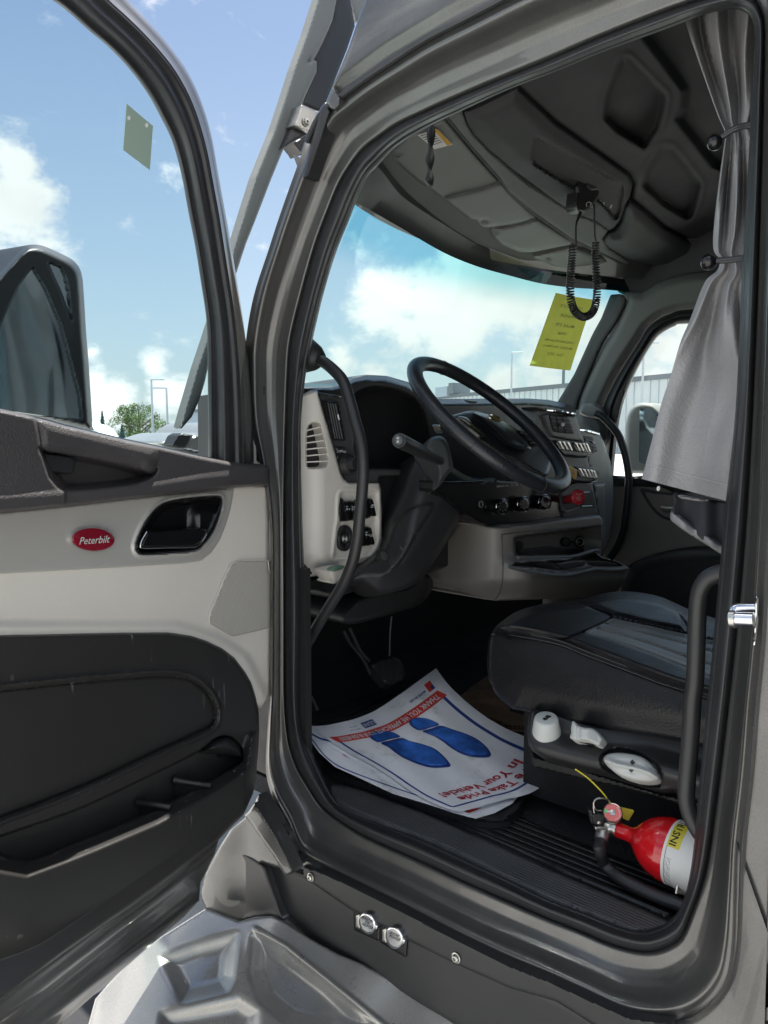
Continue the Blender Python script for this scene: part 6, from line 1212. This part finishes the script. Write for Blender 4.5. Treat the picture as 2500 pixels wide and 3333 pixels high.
mb = MB(); lathe(mb, [(rg*.8, -.016), (rg*1.0, -.012), (rg*1.02, 0), (rg*.96, .003), (rg*.9, .002)], gc, gn, 'steel', 36); lathe(mb, [(rg*.9, .001), (0, .0012)], gc, gn, 'red', 36)
gx = np.cross([0, 0, 1.], gn); gx /= np.linalg.norm(gx); gy = np.cross(gn, gx)
lathe(mb, [(rg*.28, .0016), (rg*.3, .003), (0, .004)], gc, gn, 'steel', 20)
mb.add([gc+gn*.003+gx*(-rg*.7)+gy*rg*.05, gc+gn*.003-gx*rg*.2+gy*rg*.16, gc+gn*.003+gx*rg*.2, gc+gn*.003-gx*rg*.2-gy*rg*.10], [(0, 1, 2, 3)], 'inkw')
mb.add([gc+gn*.0018+(gx*math.cos(a)+gy*math.sin(a))*rg*r_ for a in np.linspace(2.7, 3.3, 6) for r_ in (.5, .85)], [(2*i, 2*i+1, 2*i+3, 2*i+2) for i in range(5)], 'green')
for a in np.linspace(-1.1, .9, 9): 
    c = gc+gn*.0018+(gx*math.cos(a)+gy*math.sin(a))*rg*.72; mb.add([c+gx*.0011, c+gy*.0011, c-gx*.0011, c-gy*.0011], [(0, 1, 2, 3)], 'inkw')
mb.build('pressure_gauge', EX, angle=50)
mb = MB(); pgv = Pl(Vp+side*.004, -FW)
patch(mb, rc(cE([(378,305),(450,290),(500,310),(512,350),(500,400),(470,412),(400,400),(385,350)]), 4), pgv, 'plast', step=3, lip=.003, thick=.014, o=.006)
patch(mb, rc(cE([(350,260),(385,262),(410,300),(395,400),(378,395)]), 3), pgv, 'plast', step=3, lip=.002, thick=.014); lathe(mb, [(0, .004), (.004, .003), (.0045, 0)], hit(pgv, cE([(452,384)])[0], .007), -FW, 'steel', 14)
patch(mb, rc(cE([(410,425),(470,418),(520,445),(560,490),(545,520),(500,460),(430,470),(412,455)]), 3), pgv, 'steel', step=3, lip=.002, thick=.01, o=.010); mb.build('squeeze_handle', EX)
mb = MB(); tube(mb, [hit(pgv, q, .004) for q in cE([(478,268),(430,262),(405,225),(402,185),(430,155),(480,148),(530,155),(560,180)])], .0016, 'steel', 8, spline=5); tube(mb, [hit(pgv, q, .002) for q in cE([(405,290),(398,240),(400,180),(430,150),(465,140)])], .0014, 'steel', 8, spline=5); mb.build('safety_pin_ring', EX)
mb = MB(); pth = [hit(Pl(Vp+side*.0, -FW), q) for q in t(2,2,[(425,583),(500,635),(560,690),(610,745),(655,805)])]; P = cr(pth, 14, False); tube(mb, P, [.0011+.0007*abs(math.sin(i*1.1)) for i in range(len(P))], 'yellow', 6); mb.build('seal_tie', EX)
mb = MB(); patch(mb, rc(cE([(650,228),(790,262),(796,275),(742,368),(684,342),(682,280)]), 1.5), Pl(Vp-side*.012, -FW), 'yellow', step=4, lip=0, thick=.001)
for i, s2 in enumerate(('DO NOT', 'REMOVE', 'TAG')): ptext(mb, s2, Pl(Vp-side*.012, -FW), cE([(735-8*i, 275+24*i)])[0], 8, 'tagy', .001, 198)
mb.build('tie_label', EX)
mb = MB()
for q, w_ in (([(1210,1080),(1225,1000),(1240,900),(1262,850),(1330,850)], .003), ([(1262,935),(1400,955)], .004), ([(1225,1065),(1330,1085)], .004)): tube(mb, [EC+(hit(Pl(EC+side*RE*1.05, -FW), p)-EC) for p in cE(q)], w_, 'steel', 8, spline=3)
lathe(mb, [(RE*1.012, -.05), (RE*1.05, -.05), (RE*1.05, -.08), (RE*1.012, -.08)], EC, ax, 'steel', 64); mb.build('bracket_clamp', EX)
# ================================================================= CURTAIN
pcu = PX(.15)
LE = t(2,0,[(1122,40),(1160,200),(1228,400),(1298,600),(1352,750),(1396,852),(1398,910),(1385,1000),(1358,1200),(1334,1400),(1322,1560),(1330,1640),(1366,1690),(1350,1760),(1284,1815),(1240,1900),(1195,2020),(1160,2110),(1118,2205)])+t(2,1,[(1090,80),(1050,220),(990,400),(930,630),(880,820),(856,905)])
RE_ = t(2,0,[(1800,0),(1790,160),(1760,360),(1740,560),(1700,720),(1650,800),(1650,880),(1680,980),(1700,1180),(1700,1380),(1690,1540),(1660,1620),(1640,1670),(1650,1740),(1680,1800),(1700,1900),(1720,2020),(1730,2110),(1740,2205)])+t(2,1,[(1740,110),(1740,280),(1730,480),(1710,740),(1690,980),(1680,1120)])
nv, nu = 260, 170
Ls = samp(LE, nv); Rs = samp(RE_, nv)
pin = (np.array(t(2,0,[(0,870)]))[0][1], np.array(t(2,0,[(0,1690)]))[0][1])
rows = []
for i in range(nv):
    u = np.linspace(0, 1, nu); v = i/(nv-1); yy = Ls[i][1]
    pc_ = min(abs(yy-pin[0]), abs(yy-pin[1])); amp = .010+.022*sm(pc_, 10, 200)
    if yy > pin[1]+60: amp *= 1-.45*sm(yy, pin[1]+60, pin[1]+500)
    f = 3.3 if yy < pin[1] else 3.3-1.8*sm(yy, pin[1], pin[1]+420)
    ph_ = .9*math.sin(yy/170)+.4
    w_ = u**.9*f*2*math.pi+ph_+.2*np.sin(u*7+yy/90)
    s = amp*(np.sin(w_)+.18*np.sin(2.3*w_+yy/90)-.5*np.abs(np.sin(w_*.5+.3)))+.002*np.sin(u*40+yy/25)*(1-sm(pc_, 0, 60))+.03*np.exp(-((yy-pin[1]-160)/120)**2)*np.exp(-((u-.55)/.18)**2)
    Q = Ls[i]*(1-u[:, None])+Rs[i]*u[:, None]
    rows.append(pcu(Q[:, 0], Q[:, 1], s))
mb = MB(); loft(mb, rows, 'curt')
e0 = [(a*1.0) for a in [rows[-1][j] for j in range(nu)]]; loft(mb, [np.array(rows[-1]), np.array(rows[-1])+np.array([.006, 0, .004]), np.array(rows[-14])+np.array([.008, 0, 0])], 'curt')
CU = mb.build('curtain', None, 'grey vinyl cab curtain gathered and tied beside the seat', 'curtain', angle=80)
mb = MB(); k = 0
for i in range(3, nu-4, 4): tube(mb, [rows[-9][i]+np.array([-.0016, 0, 0]), rows[-9][i+2]+np.array([-.0016, 0, 0])], .0007, 'knob', 5, cap=False)
mb.build('hem_stitching', CU, kind='stuff'); mb = MB()
for i in range(4, 190, 5):
    j = 30; tube(mb, [rows[i][j]+np.array([-.0012, 0, 0]), rows[i+2][j]+np.array([-.0012, 0, 0])], .0006, 'head', 5, cap=False)
mb.build('seam_stitching', CU, kind='stuff')
mb = MB(); patch(mb, cr(t(2,1,[(1072,985),(1200,1020),(1415,1058),(1600,1090),(1600,1500),(1372,1390),(1200,1270),(1060,1150),(1056,1110),(1066,1060)]), 2), PX(.23), 'curtd', step=7, lip=.01, thick=.004, h=lambda X, Y, D, W: .012*np.sin(X/18))
mb.build('lining', CU, angle=70)
mb = MB(); patch(mb, cr(t(2,1,[(1050,1110),(1062,1118),(1120,1165),(1220,1235),(1375,1335),(1600,1480),(1600,1540),(1368,1392),(1280,1335),(1160,1260),(1052,1180),(1044,1145)]), 2), PX(.22), 'curt', step=5, lip=.008, lipw=6, thick=.01, h=lambda X, Y, D, W: .006*np.sin(X/14)); mb.build('lining_hem', CU, angle=70)
mb = MB(); tube(mb, [hit(PX(.22), q) for q in ell(t(2,1,[(968,968)])[0], 3.2, 6, 15, 16)], .0022, 'steel', 7, closed=True); mb.build('lining_hook', CU); mb = MB(); patch(mb, cr(t(2,1,[(1100,1010),(1200,1025),(1290,1045),(1240,1052),(1150,1040),(1105,1030)]), 3), PX(.215), 'curt', step=5, lip=.004, thick=.01); mb.build('lining_fold', CU)
for c, band, lab in (((1335,925), [(1395,880),(1440,850),(1490,828),(1560,815),(1640,812)], 'upper black ball bungee tied round the gathered curtain'), ((1295,1705), [(1370,1695),(1430,1692),(1520,1680),(1600,1668)], 'lower black ball bungee tied round the gathered curtain')):
    mb = MB(); pb_ = PX(.105); o_ = hit(pb_, t(2,0,[c])[0]); rb = 52/2*mpp(o_)
    lathe(mb, [(rb*math.sin(a), -rb*math.cos(a)) for a in np.linspace(0, math.pi, 20)], o_, (0, 0, 1), 'gloss', 32)
    e = hit(pb_, t(2,0,[band[0]])[0]); lathe(mb, [(rb*.4, 0), (rb*.42, rb*.5), (rb*.3, rb*.55)], o_+(e-o_)*.72, e-o_, 'rubber', 16)
    for dy in (-7, 8): tube(mb, [hit(PX(.10 if i < 3 else .09), (q[0], q[1]+dy/2)) for i, q in enumerate(t(2,0,band))], .0036, 'rubber', 9, spline=4)
    mb.build('bungee_tie', None, lab, 'bungee tie', 'ball bungees on the curtain')
# ================================================================= CB MICROPHONE, STRAP, SHEET
ym = hit(ph, (1910, 640))[1]-.07; pmi = PY(ym)
CB = empty('cb_microphone', tuple(hit(pmi, (1930, 560))), 'black handheld radio microphone with coiled cord hanging from the overhead console', 'microphone')
mb = MB(); patch(mb, cr(t(2,0,[(432,1170),(470,1112),(540,1108),(600,1140),(608,1200),(582,1275),(540,1340),(485,1385),(432,1372),(420,1330),(428,1250)]), 3), pmi, 'plast', step=3.5, lip=.015, lipw=9, thick=.03); mb.build('body', CB, angle=60)
MT['mgril'] = grille_mat('mic_mesh', (.09, .095, .10), (.02, .02, .022), 1500)
mb = MB(); patch(mb, rc(t(2,0,[(505,1165),(535,1122),(590,1125),(605,1165),(592,1228),(530,1242),(498,1215)]), 6), pmi, 'mgril', step=3, lip=.006, lipw=5, o=.008, thick=.01); mb.build('mic_grille', CB)
mb = MB(); tube(mb, [hit(pmi, q, .012) for q in t(2,0,[(500,1345),(498,1325),(515,1315),(528,1325),(520,1340),(535,1350),(530,1318)])], .0012, 'knob', 6, spline=4); mb.build('maker_mark', CB); mb = MB(); patch(mb, rc(t(2,0,[(438,1212),(455,1215),(456,1250),(442,1252)]), 2), pmi, 'dgrey', step=3, lip=.002, o=.006, thick=.006); mb.build('button', CB)
mb = MB(); tube(mb, [hit(pmi, q, -.01) for q in t(2,0,[(460,1378),(445,1420),(430,1470),(430,1600)])], [.006, .0045, .0028, .0028], 'plast', 10, spline=4); tube(mb, [hit(pmi, q, -.01) for q in t(2,0,[(548,1330),(550,1420),(553,1530),(560,1570)])], .0028, 'plast', 10, spline=4)
cp = cr([hit(pmi, q, -.012) for q in t(2,0,[(408,1600),(405,1680),(396,1780),(392,1880),(398,1960),(425,2030),(480,2062),(535,2035),(562,1960),(566,1860),(560,1760),(556,1660),(560,1575)])], 10, False)
P = np.array(cp); seg = np.r_[0, np.cumsum(np.linalg.norm(np.diff(P, axis=0), axis=1))]; tot = seg[-1]; turns = 66; K = turns*14
uu = np.linspace(0, tot, K); C_ = np.stack([np.interp(uu, seg, P[:, i]) for i in range(3)], 1); T_ = np.gradient(C_, axis=0); T_ /= np.linalg.norm(T_, axis=1)[:, None]
n0_ = np.array([0, 1., 0]); B_ = np.cross(T_, n0_); B_ /= np.linalg.norm(B_, axis=1)[:, None]; A_ = np.cross(B_, T_); rr = 23/2*mpp(C_[0])
a = np.linspace(0, turns*2*math.pi, K); H = C_+rr*(np.cos(a)[:, None]*A_+np.sin(a)[:, None]*B_); tube(mb, H, .0027, 'plast', 7); mb.build('coiled_cord', CB)
for i, (x, y) in enumerate(((565,1322),(585,1308),(612,1322),(612,1335),(660,1340),(655,1352))): mb = MB(); patch(mb, ell(t(2,0,[(x, y)])[0], 2.6, 2.6, 0, 10), ph, 'bolt', step=2, lip=.001, o=.032, thick=.003); mb.build('console_screw', CON)
mb = MB(); sp = [hit(PX(.22), q) for q in t(1,0,[(1150,740),(1147,830),(1143,950),(1138,1060),(1135,1150),(1140,1218)])]; P = cr(sp, 14, False)
P = np.array(P); loft(mb, [[P[i]+(RT*math.cos(b)*.0105*math.cos(i*.16)+FW*math.cos(b)*.0105*math.sin(i*.16))+(-RT*math.sin(i*.16)+FW*math.cos(i*.16))*math.sin(b)*.005 for b in [2*math.pi*j/12 for j in range(12)]] for i in range(len(P))], 'rubber', True, True); mb.build('hanging_strap', None, 'black twisted strap hanging from the roof over the windshield', 'strap')
cs_ = [(1809,953),(1931,975),(1857,1206),(1724,1190)]
W4 = [hit(PY(y), q) for q, y in zip(cs_, (1.52, 1.50, 1.62, 1.66))]
def sheet(u, v): 
    a, b, c, d = W4; return (a*(1-u)+b*u)*(1-v)+(d*(1-u)+c*u)*v
MT['ysheet'] = mat('yellow_paper', (.50, .46, .06), .7, var=(25, .12)); b = MT['ysheet'].node_tree.nodes['Principled BSDF']; b.inputs['Transmission Weight'].default_value = 0.0
n = MT['ysheet'].node_tree.nodes; l = MT['ysheet'].node_tree.links; tl = n.new('ShaderNodeBsdfTranslucent'); tl.inputs[0].default_value = (.62, .62, .08, 1); ms = n.new('ShaderNodeMixShader'); ms.inputs[0].default_value = .4; l.new(b.outputs[0], ms.inputs[1]); l.new(tl.outputs[0], ms.inputs[2]); l.new(ms.outputs[0], n['Material Output'].inputs[0])
mb = MB(); loft(mb, [[sheet(u, v)+np.array([0, .006*math.sin(u*3), 0]) for u in np.linspace(0, 1, 9)] for v in np.linspace(0, 1, 14)], 'ysheet')
MT['yink'] = mat('faint_ink', (.14, .15, .03), .7)
for s2, v, sz in (('USED TRUCK', .15, .058), ('Peterbilt', .27, .066), ('Model: 579', .40, .060), ('VIN#', .51, .056), ('1XPBD49X7PD641495', .62, .046), ('MILEAGE: 304,198km\'s', .70, .044), ('Year: 2023', .80, .052)):
    V, F = text2d(s2, bold=.004); mb.add([sheet(.5-x*sz*1.75, v-y*sz)+np.array([-.001, -.004+.006*math.sin((.5-x*sz)*3)-.003, 0]) for x, y in V], F, 'yink')
mb.build('window_notice', None, 'yellow paper notice taped inside the windshield, its writing showing reversed', 'notice')
# ================================================================= SURROUNDINGS
def ground_at(px, depth, z=0.0):
    r = rays([px], [1419.6])[0]; P = CAM+r*depth; P[2] = z; return P
def ztop(py, depth, px=1250): r = rays([px], [py])[0]; return CAM[2]+r[2]*depth
MT['wall1'] = mat('pale_cladding', (.50, .54, .56), .7, var=(.3, .06)); MT['wall2'] = mat('blue_grey_cladding', (.30, .36, .42), .7); MT['wtrim'] = mat('dark_trim', (.12, .14, .16), .6); MT['pole'] = mat('galvanised_pole', (.42, .46, .50), .5, .3)
A = ground_at(1400, 122); B = ground_at(2700, 62); zA = ztop(1292, 122); zB = ztop(1231, 81)
H_ = (zA+zB)/2; d = B-A; Lw = np.linalg.norm(d); d /= Lw; nb = np.array([d[1], -d[0], 0]); nb = nb if nb@(CAM-A) > 0 else -nb
BLD = empty('warehouse', tuple(A+d*Lw/2), 'long pale warehouse seen through the windshield and the far window', 'building')
mb = MB(); box(mb, A+d*Lw/2-nb*15+np.array([0, 0, H_/2]), Lw, 30, H_, 'wall1', d, nb, (0, 0, 1)); mb.build('wall', BLD)
mb = MB(); box(mb, A+d*Lw/2+nb*.1+np.array([0, 0, H_-.15]), Lw+.4, .3, .5, 'wtrim', d, nb, (0, 0, 1))
mb.build('roof_edge', BLD)
mb = MB(); k = 0; x = 1.0
while x < Lw-1: box(mb, A+d*x+nb*.06+np.array([0, 0, H_/2]), .10, .12, H_-.6, 'wall1', d, nb, (0, 0, 1)); x += 1.15
mb.build('cladding_rib', BLD, kind='stuff')
P = ground_at(1462, 118); mb = MB(); rbox(mb, (P[0], P[1], H_+.6), 3.6, 3, 1.5, 'wall2', .08, d, nb, (0, 0, 1)); rbox(mb, (P[0]+1.9*d[0]+d[0], P[1]+2.9*d[1], H_+.95), 1.4, 3, 1.6, 'wtrim', .08, d, nb, (0, 0, 1)); mb.build('rooftop_unit', BLD)
P = ground_at(1830, 95); mb = MB(); tube(mb, [(P[0], P[1], H_-.5), (P[0], P[1], H_+2.3)], .18, 'wtrim', 10); tube(mb, [(P[0], P[1], H_+2.2), (P[0], P[1], H_+2.6)], .34, 'wtrim', 10); mb.build('vent_pipe', BLD)
P = ground_at(650, 60); Q = ground_at(900, 62); d2 = (Q-P)/np.linalg.norm(Q-P); nn = np.array([d2[1], -d2[0], 0]); zz = ztop(1338, 60)
OB = empty('office_building', tuple((P+Q)/2), 'small blue grey building behind the hood, seen through the door glass', 'building')
P = P-d2*1.05*0; mb = MB(); box(mb, ground_at(607, 60)*.0+(ground_at(606, 60)+ground_at(860, 60))/2-nn*0+np.array([0, 0, zz/2]), np.linalg.norm(ground_at(606, 60)-ground_at(860, 60)), 6, zz, 'wall2', d2, nn, (0, 0, 1)); mb.build('wall', OB)
mb = MB(); c = (ground_at(606, 57)+ground_at(860, 57))/2+np.array([0, 0, zz-.1]); box(mb, c, 6.2, .2, .22, 'wtrim', d2, nn, (0, 0, 1)); 
for i in (-1.6, -.4, .8): box(mb, c+d2*i*1.0-np.array([0, 0, .9]), .06, .1, 1.5, 'wtrim', d2, nn, (0, 0, 1))
mb.build('window_band', OB)
def lamp(px, ytop, depth, arm, lab, hd=1.1):
    P = ground_at(px, depth); z = ztop(ytop, depth, px); e = empty('street_lamp', tuple(P), lab, 'lamp post', 'lamp posts in the yard')
    mb = MB(); tube(mb, [P, (P[0], P[1], z)], [.12, .07], 'pole', 10); mb.build('post', e)
    mb = MB(); q = np.array([P[0], P[1], z]); tube(mb, [q, q+RT*arm*.5+np.array([0, 0, .05]), q+RT*arm], .05, 'pole', 8); rbox(mb, q+RT*arm*1.15, abs(hd), .35, .12, 'pole', .04, RT, np.cross([0, 0, 1.], RT), (0, 0, 1)); mb.build('lamp_head', e)
lamp(498, 1237, 62, .45, 'pale lamp post, left one of the pair before the round tree'); lamp(546, 1264, 58, -.45, 'darker lamp post, right one of the pair before the round tree')
lamp(1662, 1151, 70, .40, 'lamp post rising above the dashboard in the windshield'); lamp(2086, 1120, 55, .4, 'lamp post seen through the far window beside the curtain')
MT['leaf'] = mat('leaves', (.085, .15, .035), .7, var=(.8, .45)); MT['leafb'] = mat('spruce_needles', (.06, .13, .12), .8, var=(.8, .3)); MT['bark'] = mat('bark', (.09, .07, .05), .9)
def leaves(mb, C, n, size, m, shape):
    V = []; F = []
    for i in range(n):
        p = shape(); a = rng.normal(size=3); a /= np.linalg.norm(a); b = np.cross(a, rng.normal(size=3)); b /= np.linalg.norm(b); s = size*rng.uniform(.6, 1.3); k = len(V)
        V += [C+p-a*s, C+p+b*s*.5, C+p+a*s, C+p-b*s*.5]; F.append((k, k+1, k+2, k+3))
    mb.add(V, F, m)
def broad(px, depth, hpx_top, wpx, lab):
    P = ground_at(px, depth); zt = ztop(hpx_top, depth, px); w_ = wpx/FPX*depth/2; e = empty('broadleaf_tree', tuple(P), lab, 'tree')
    mb = MB(); tube(mb, [P, P+np.array([0, 0, zt*.35]), P+np.array([.2, .1, zt*.6]), P+np.array([.1, 0, zt*.9])], [.28, .2, .12, .03], 'bark', 9)
    for i in range(9): a = rng.uniform(0, 6.28); b0 = P+np.array([.1, .05, zt*rng.uniform(.3, .6)]); tube(mb, [b0, b0+np.array([math.cos(a)*w_*.4, math.sin(a)*w_*.4, zt*.15]), b0+np.array([math.cos(a)*w_*.75, math.sin(a)*w_*.75, zt*.25])], [.08, .05, .015], 'bark', 6)
    mb.build('trunk', e); mb = MB(); cl = []
    for i in range(60): 
        a = rng.uniform(0, 6.28); z_ = rng.uniform(.28, .93); r_ = w_*math.sqrt(max(0, 1-((z_-.55)/.45)**2))*rng.uniform(.3, .95); cl.append((np.array([math.cos(a)*r_, math.sin(a)*r_, z_*zt]), w_*rng.uniform(.13, .26)))
    def sh(): c, s = cl[rng.integers(len(cl))]; v = rng.normal(size=3); v /= np.linalg.norm(v); return c+v*s*rng.uniform(.5, 1.05)
    leaves(mb, P, 9000, w_*.028, 'leaf', sh); mb.build('crown', e)
broad(450, 66, 1314, 190, 'round green broadleaf tree behind the pair of lamp posts')
def spruce(px, depth, top, wpx, lab):
    P = ground_at(px, depth); zt = ztop(top, depth, px); w_ = wpx/FPX*depth/2; e = empty('spruce_tree', tuple(P), lab, 'tree'); mb = MB(); tube(mb, [P, P+np.array([0, 0, zt*.97])], [.2, .03], 'bark', 8); mb.build('trunk', e); mb = MB()
    def sh(): z_ = rng.uniform(.08, 1.0)**1.0; lay = (z_*14) % 1; r_ = w_*(1.02-z_)*(1.1-.5*lay)*rng.uniform(.2, 1); a = rng.uniform(0, 6.28); return np.array([math.cos(a)*r_, math.sin(a)*r_, z_*zt])
    leaves(mb, P, 4500, w_*.07, 'leafb', sh); mb.build('crown', e)
spruce(335, 60, 1338, 62, 'dark green spruce left of the round tree'); spruce(398, 56, 1382, 70, 'small bluish spruce in front of the round tree')
# white van roof beyond the mirror
P = ground_at(318, 24); VN = empty('van', tuple(P), 'white van with a rounded roof parked beyond the door mirror', 'van'); mb = MB(); zt = ztop(1372, 24, 318); rows = []
for x, h in ((-2.6, .9), (-2.55, zt*.95), (-2.2, zt), (-.2, zt), (.12, zt*.97), (.35, zt*.88), (.75, zt*.55), (1.6, zt*.48), (1.75, .5)):
    rows.append([P+RT*x*.9+np.array([-RT[1], RT[0], 0])*y*.9+np.array([0, 0, z]) for y, z in ((-1, .4), (-1, h*.6), (-.85, h*.97), (0, h), (.85, h*.97), (1, h*.6), (1, .4))])
loft(mb, rows, 'white', cap=True); mb.build('body', VN, angle=40); mb = MB()
for sx in (-1.9, .9):
    for sy in (-.9, .9): c = P+RT*sx*.9+np.array([-RT[1], RT[0], 0])*sy+np.array([0, 0, .36]); lathe(mb, [(0, -.1), (.36, -.1), (.36, .1), (0, .1)], c, np.array([-RT[1], RT[0], 0]), 'rubber', 20); mb.build('wheel', VN); mb = MB()
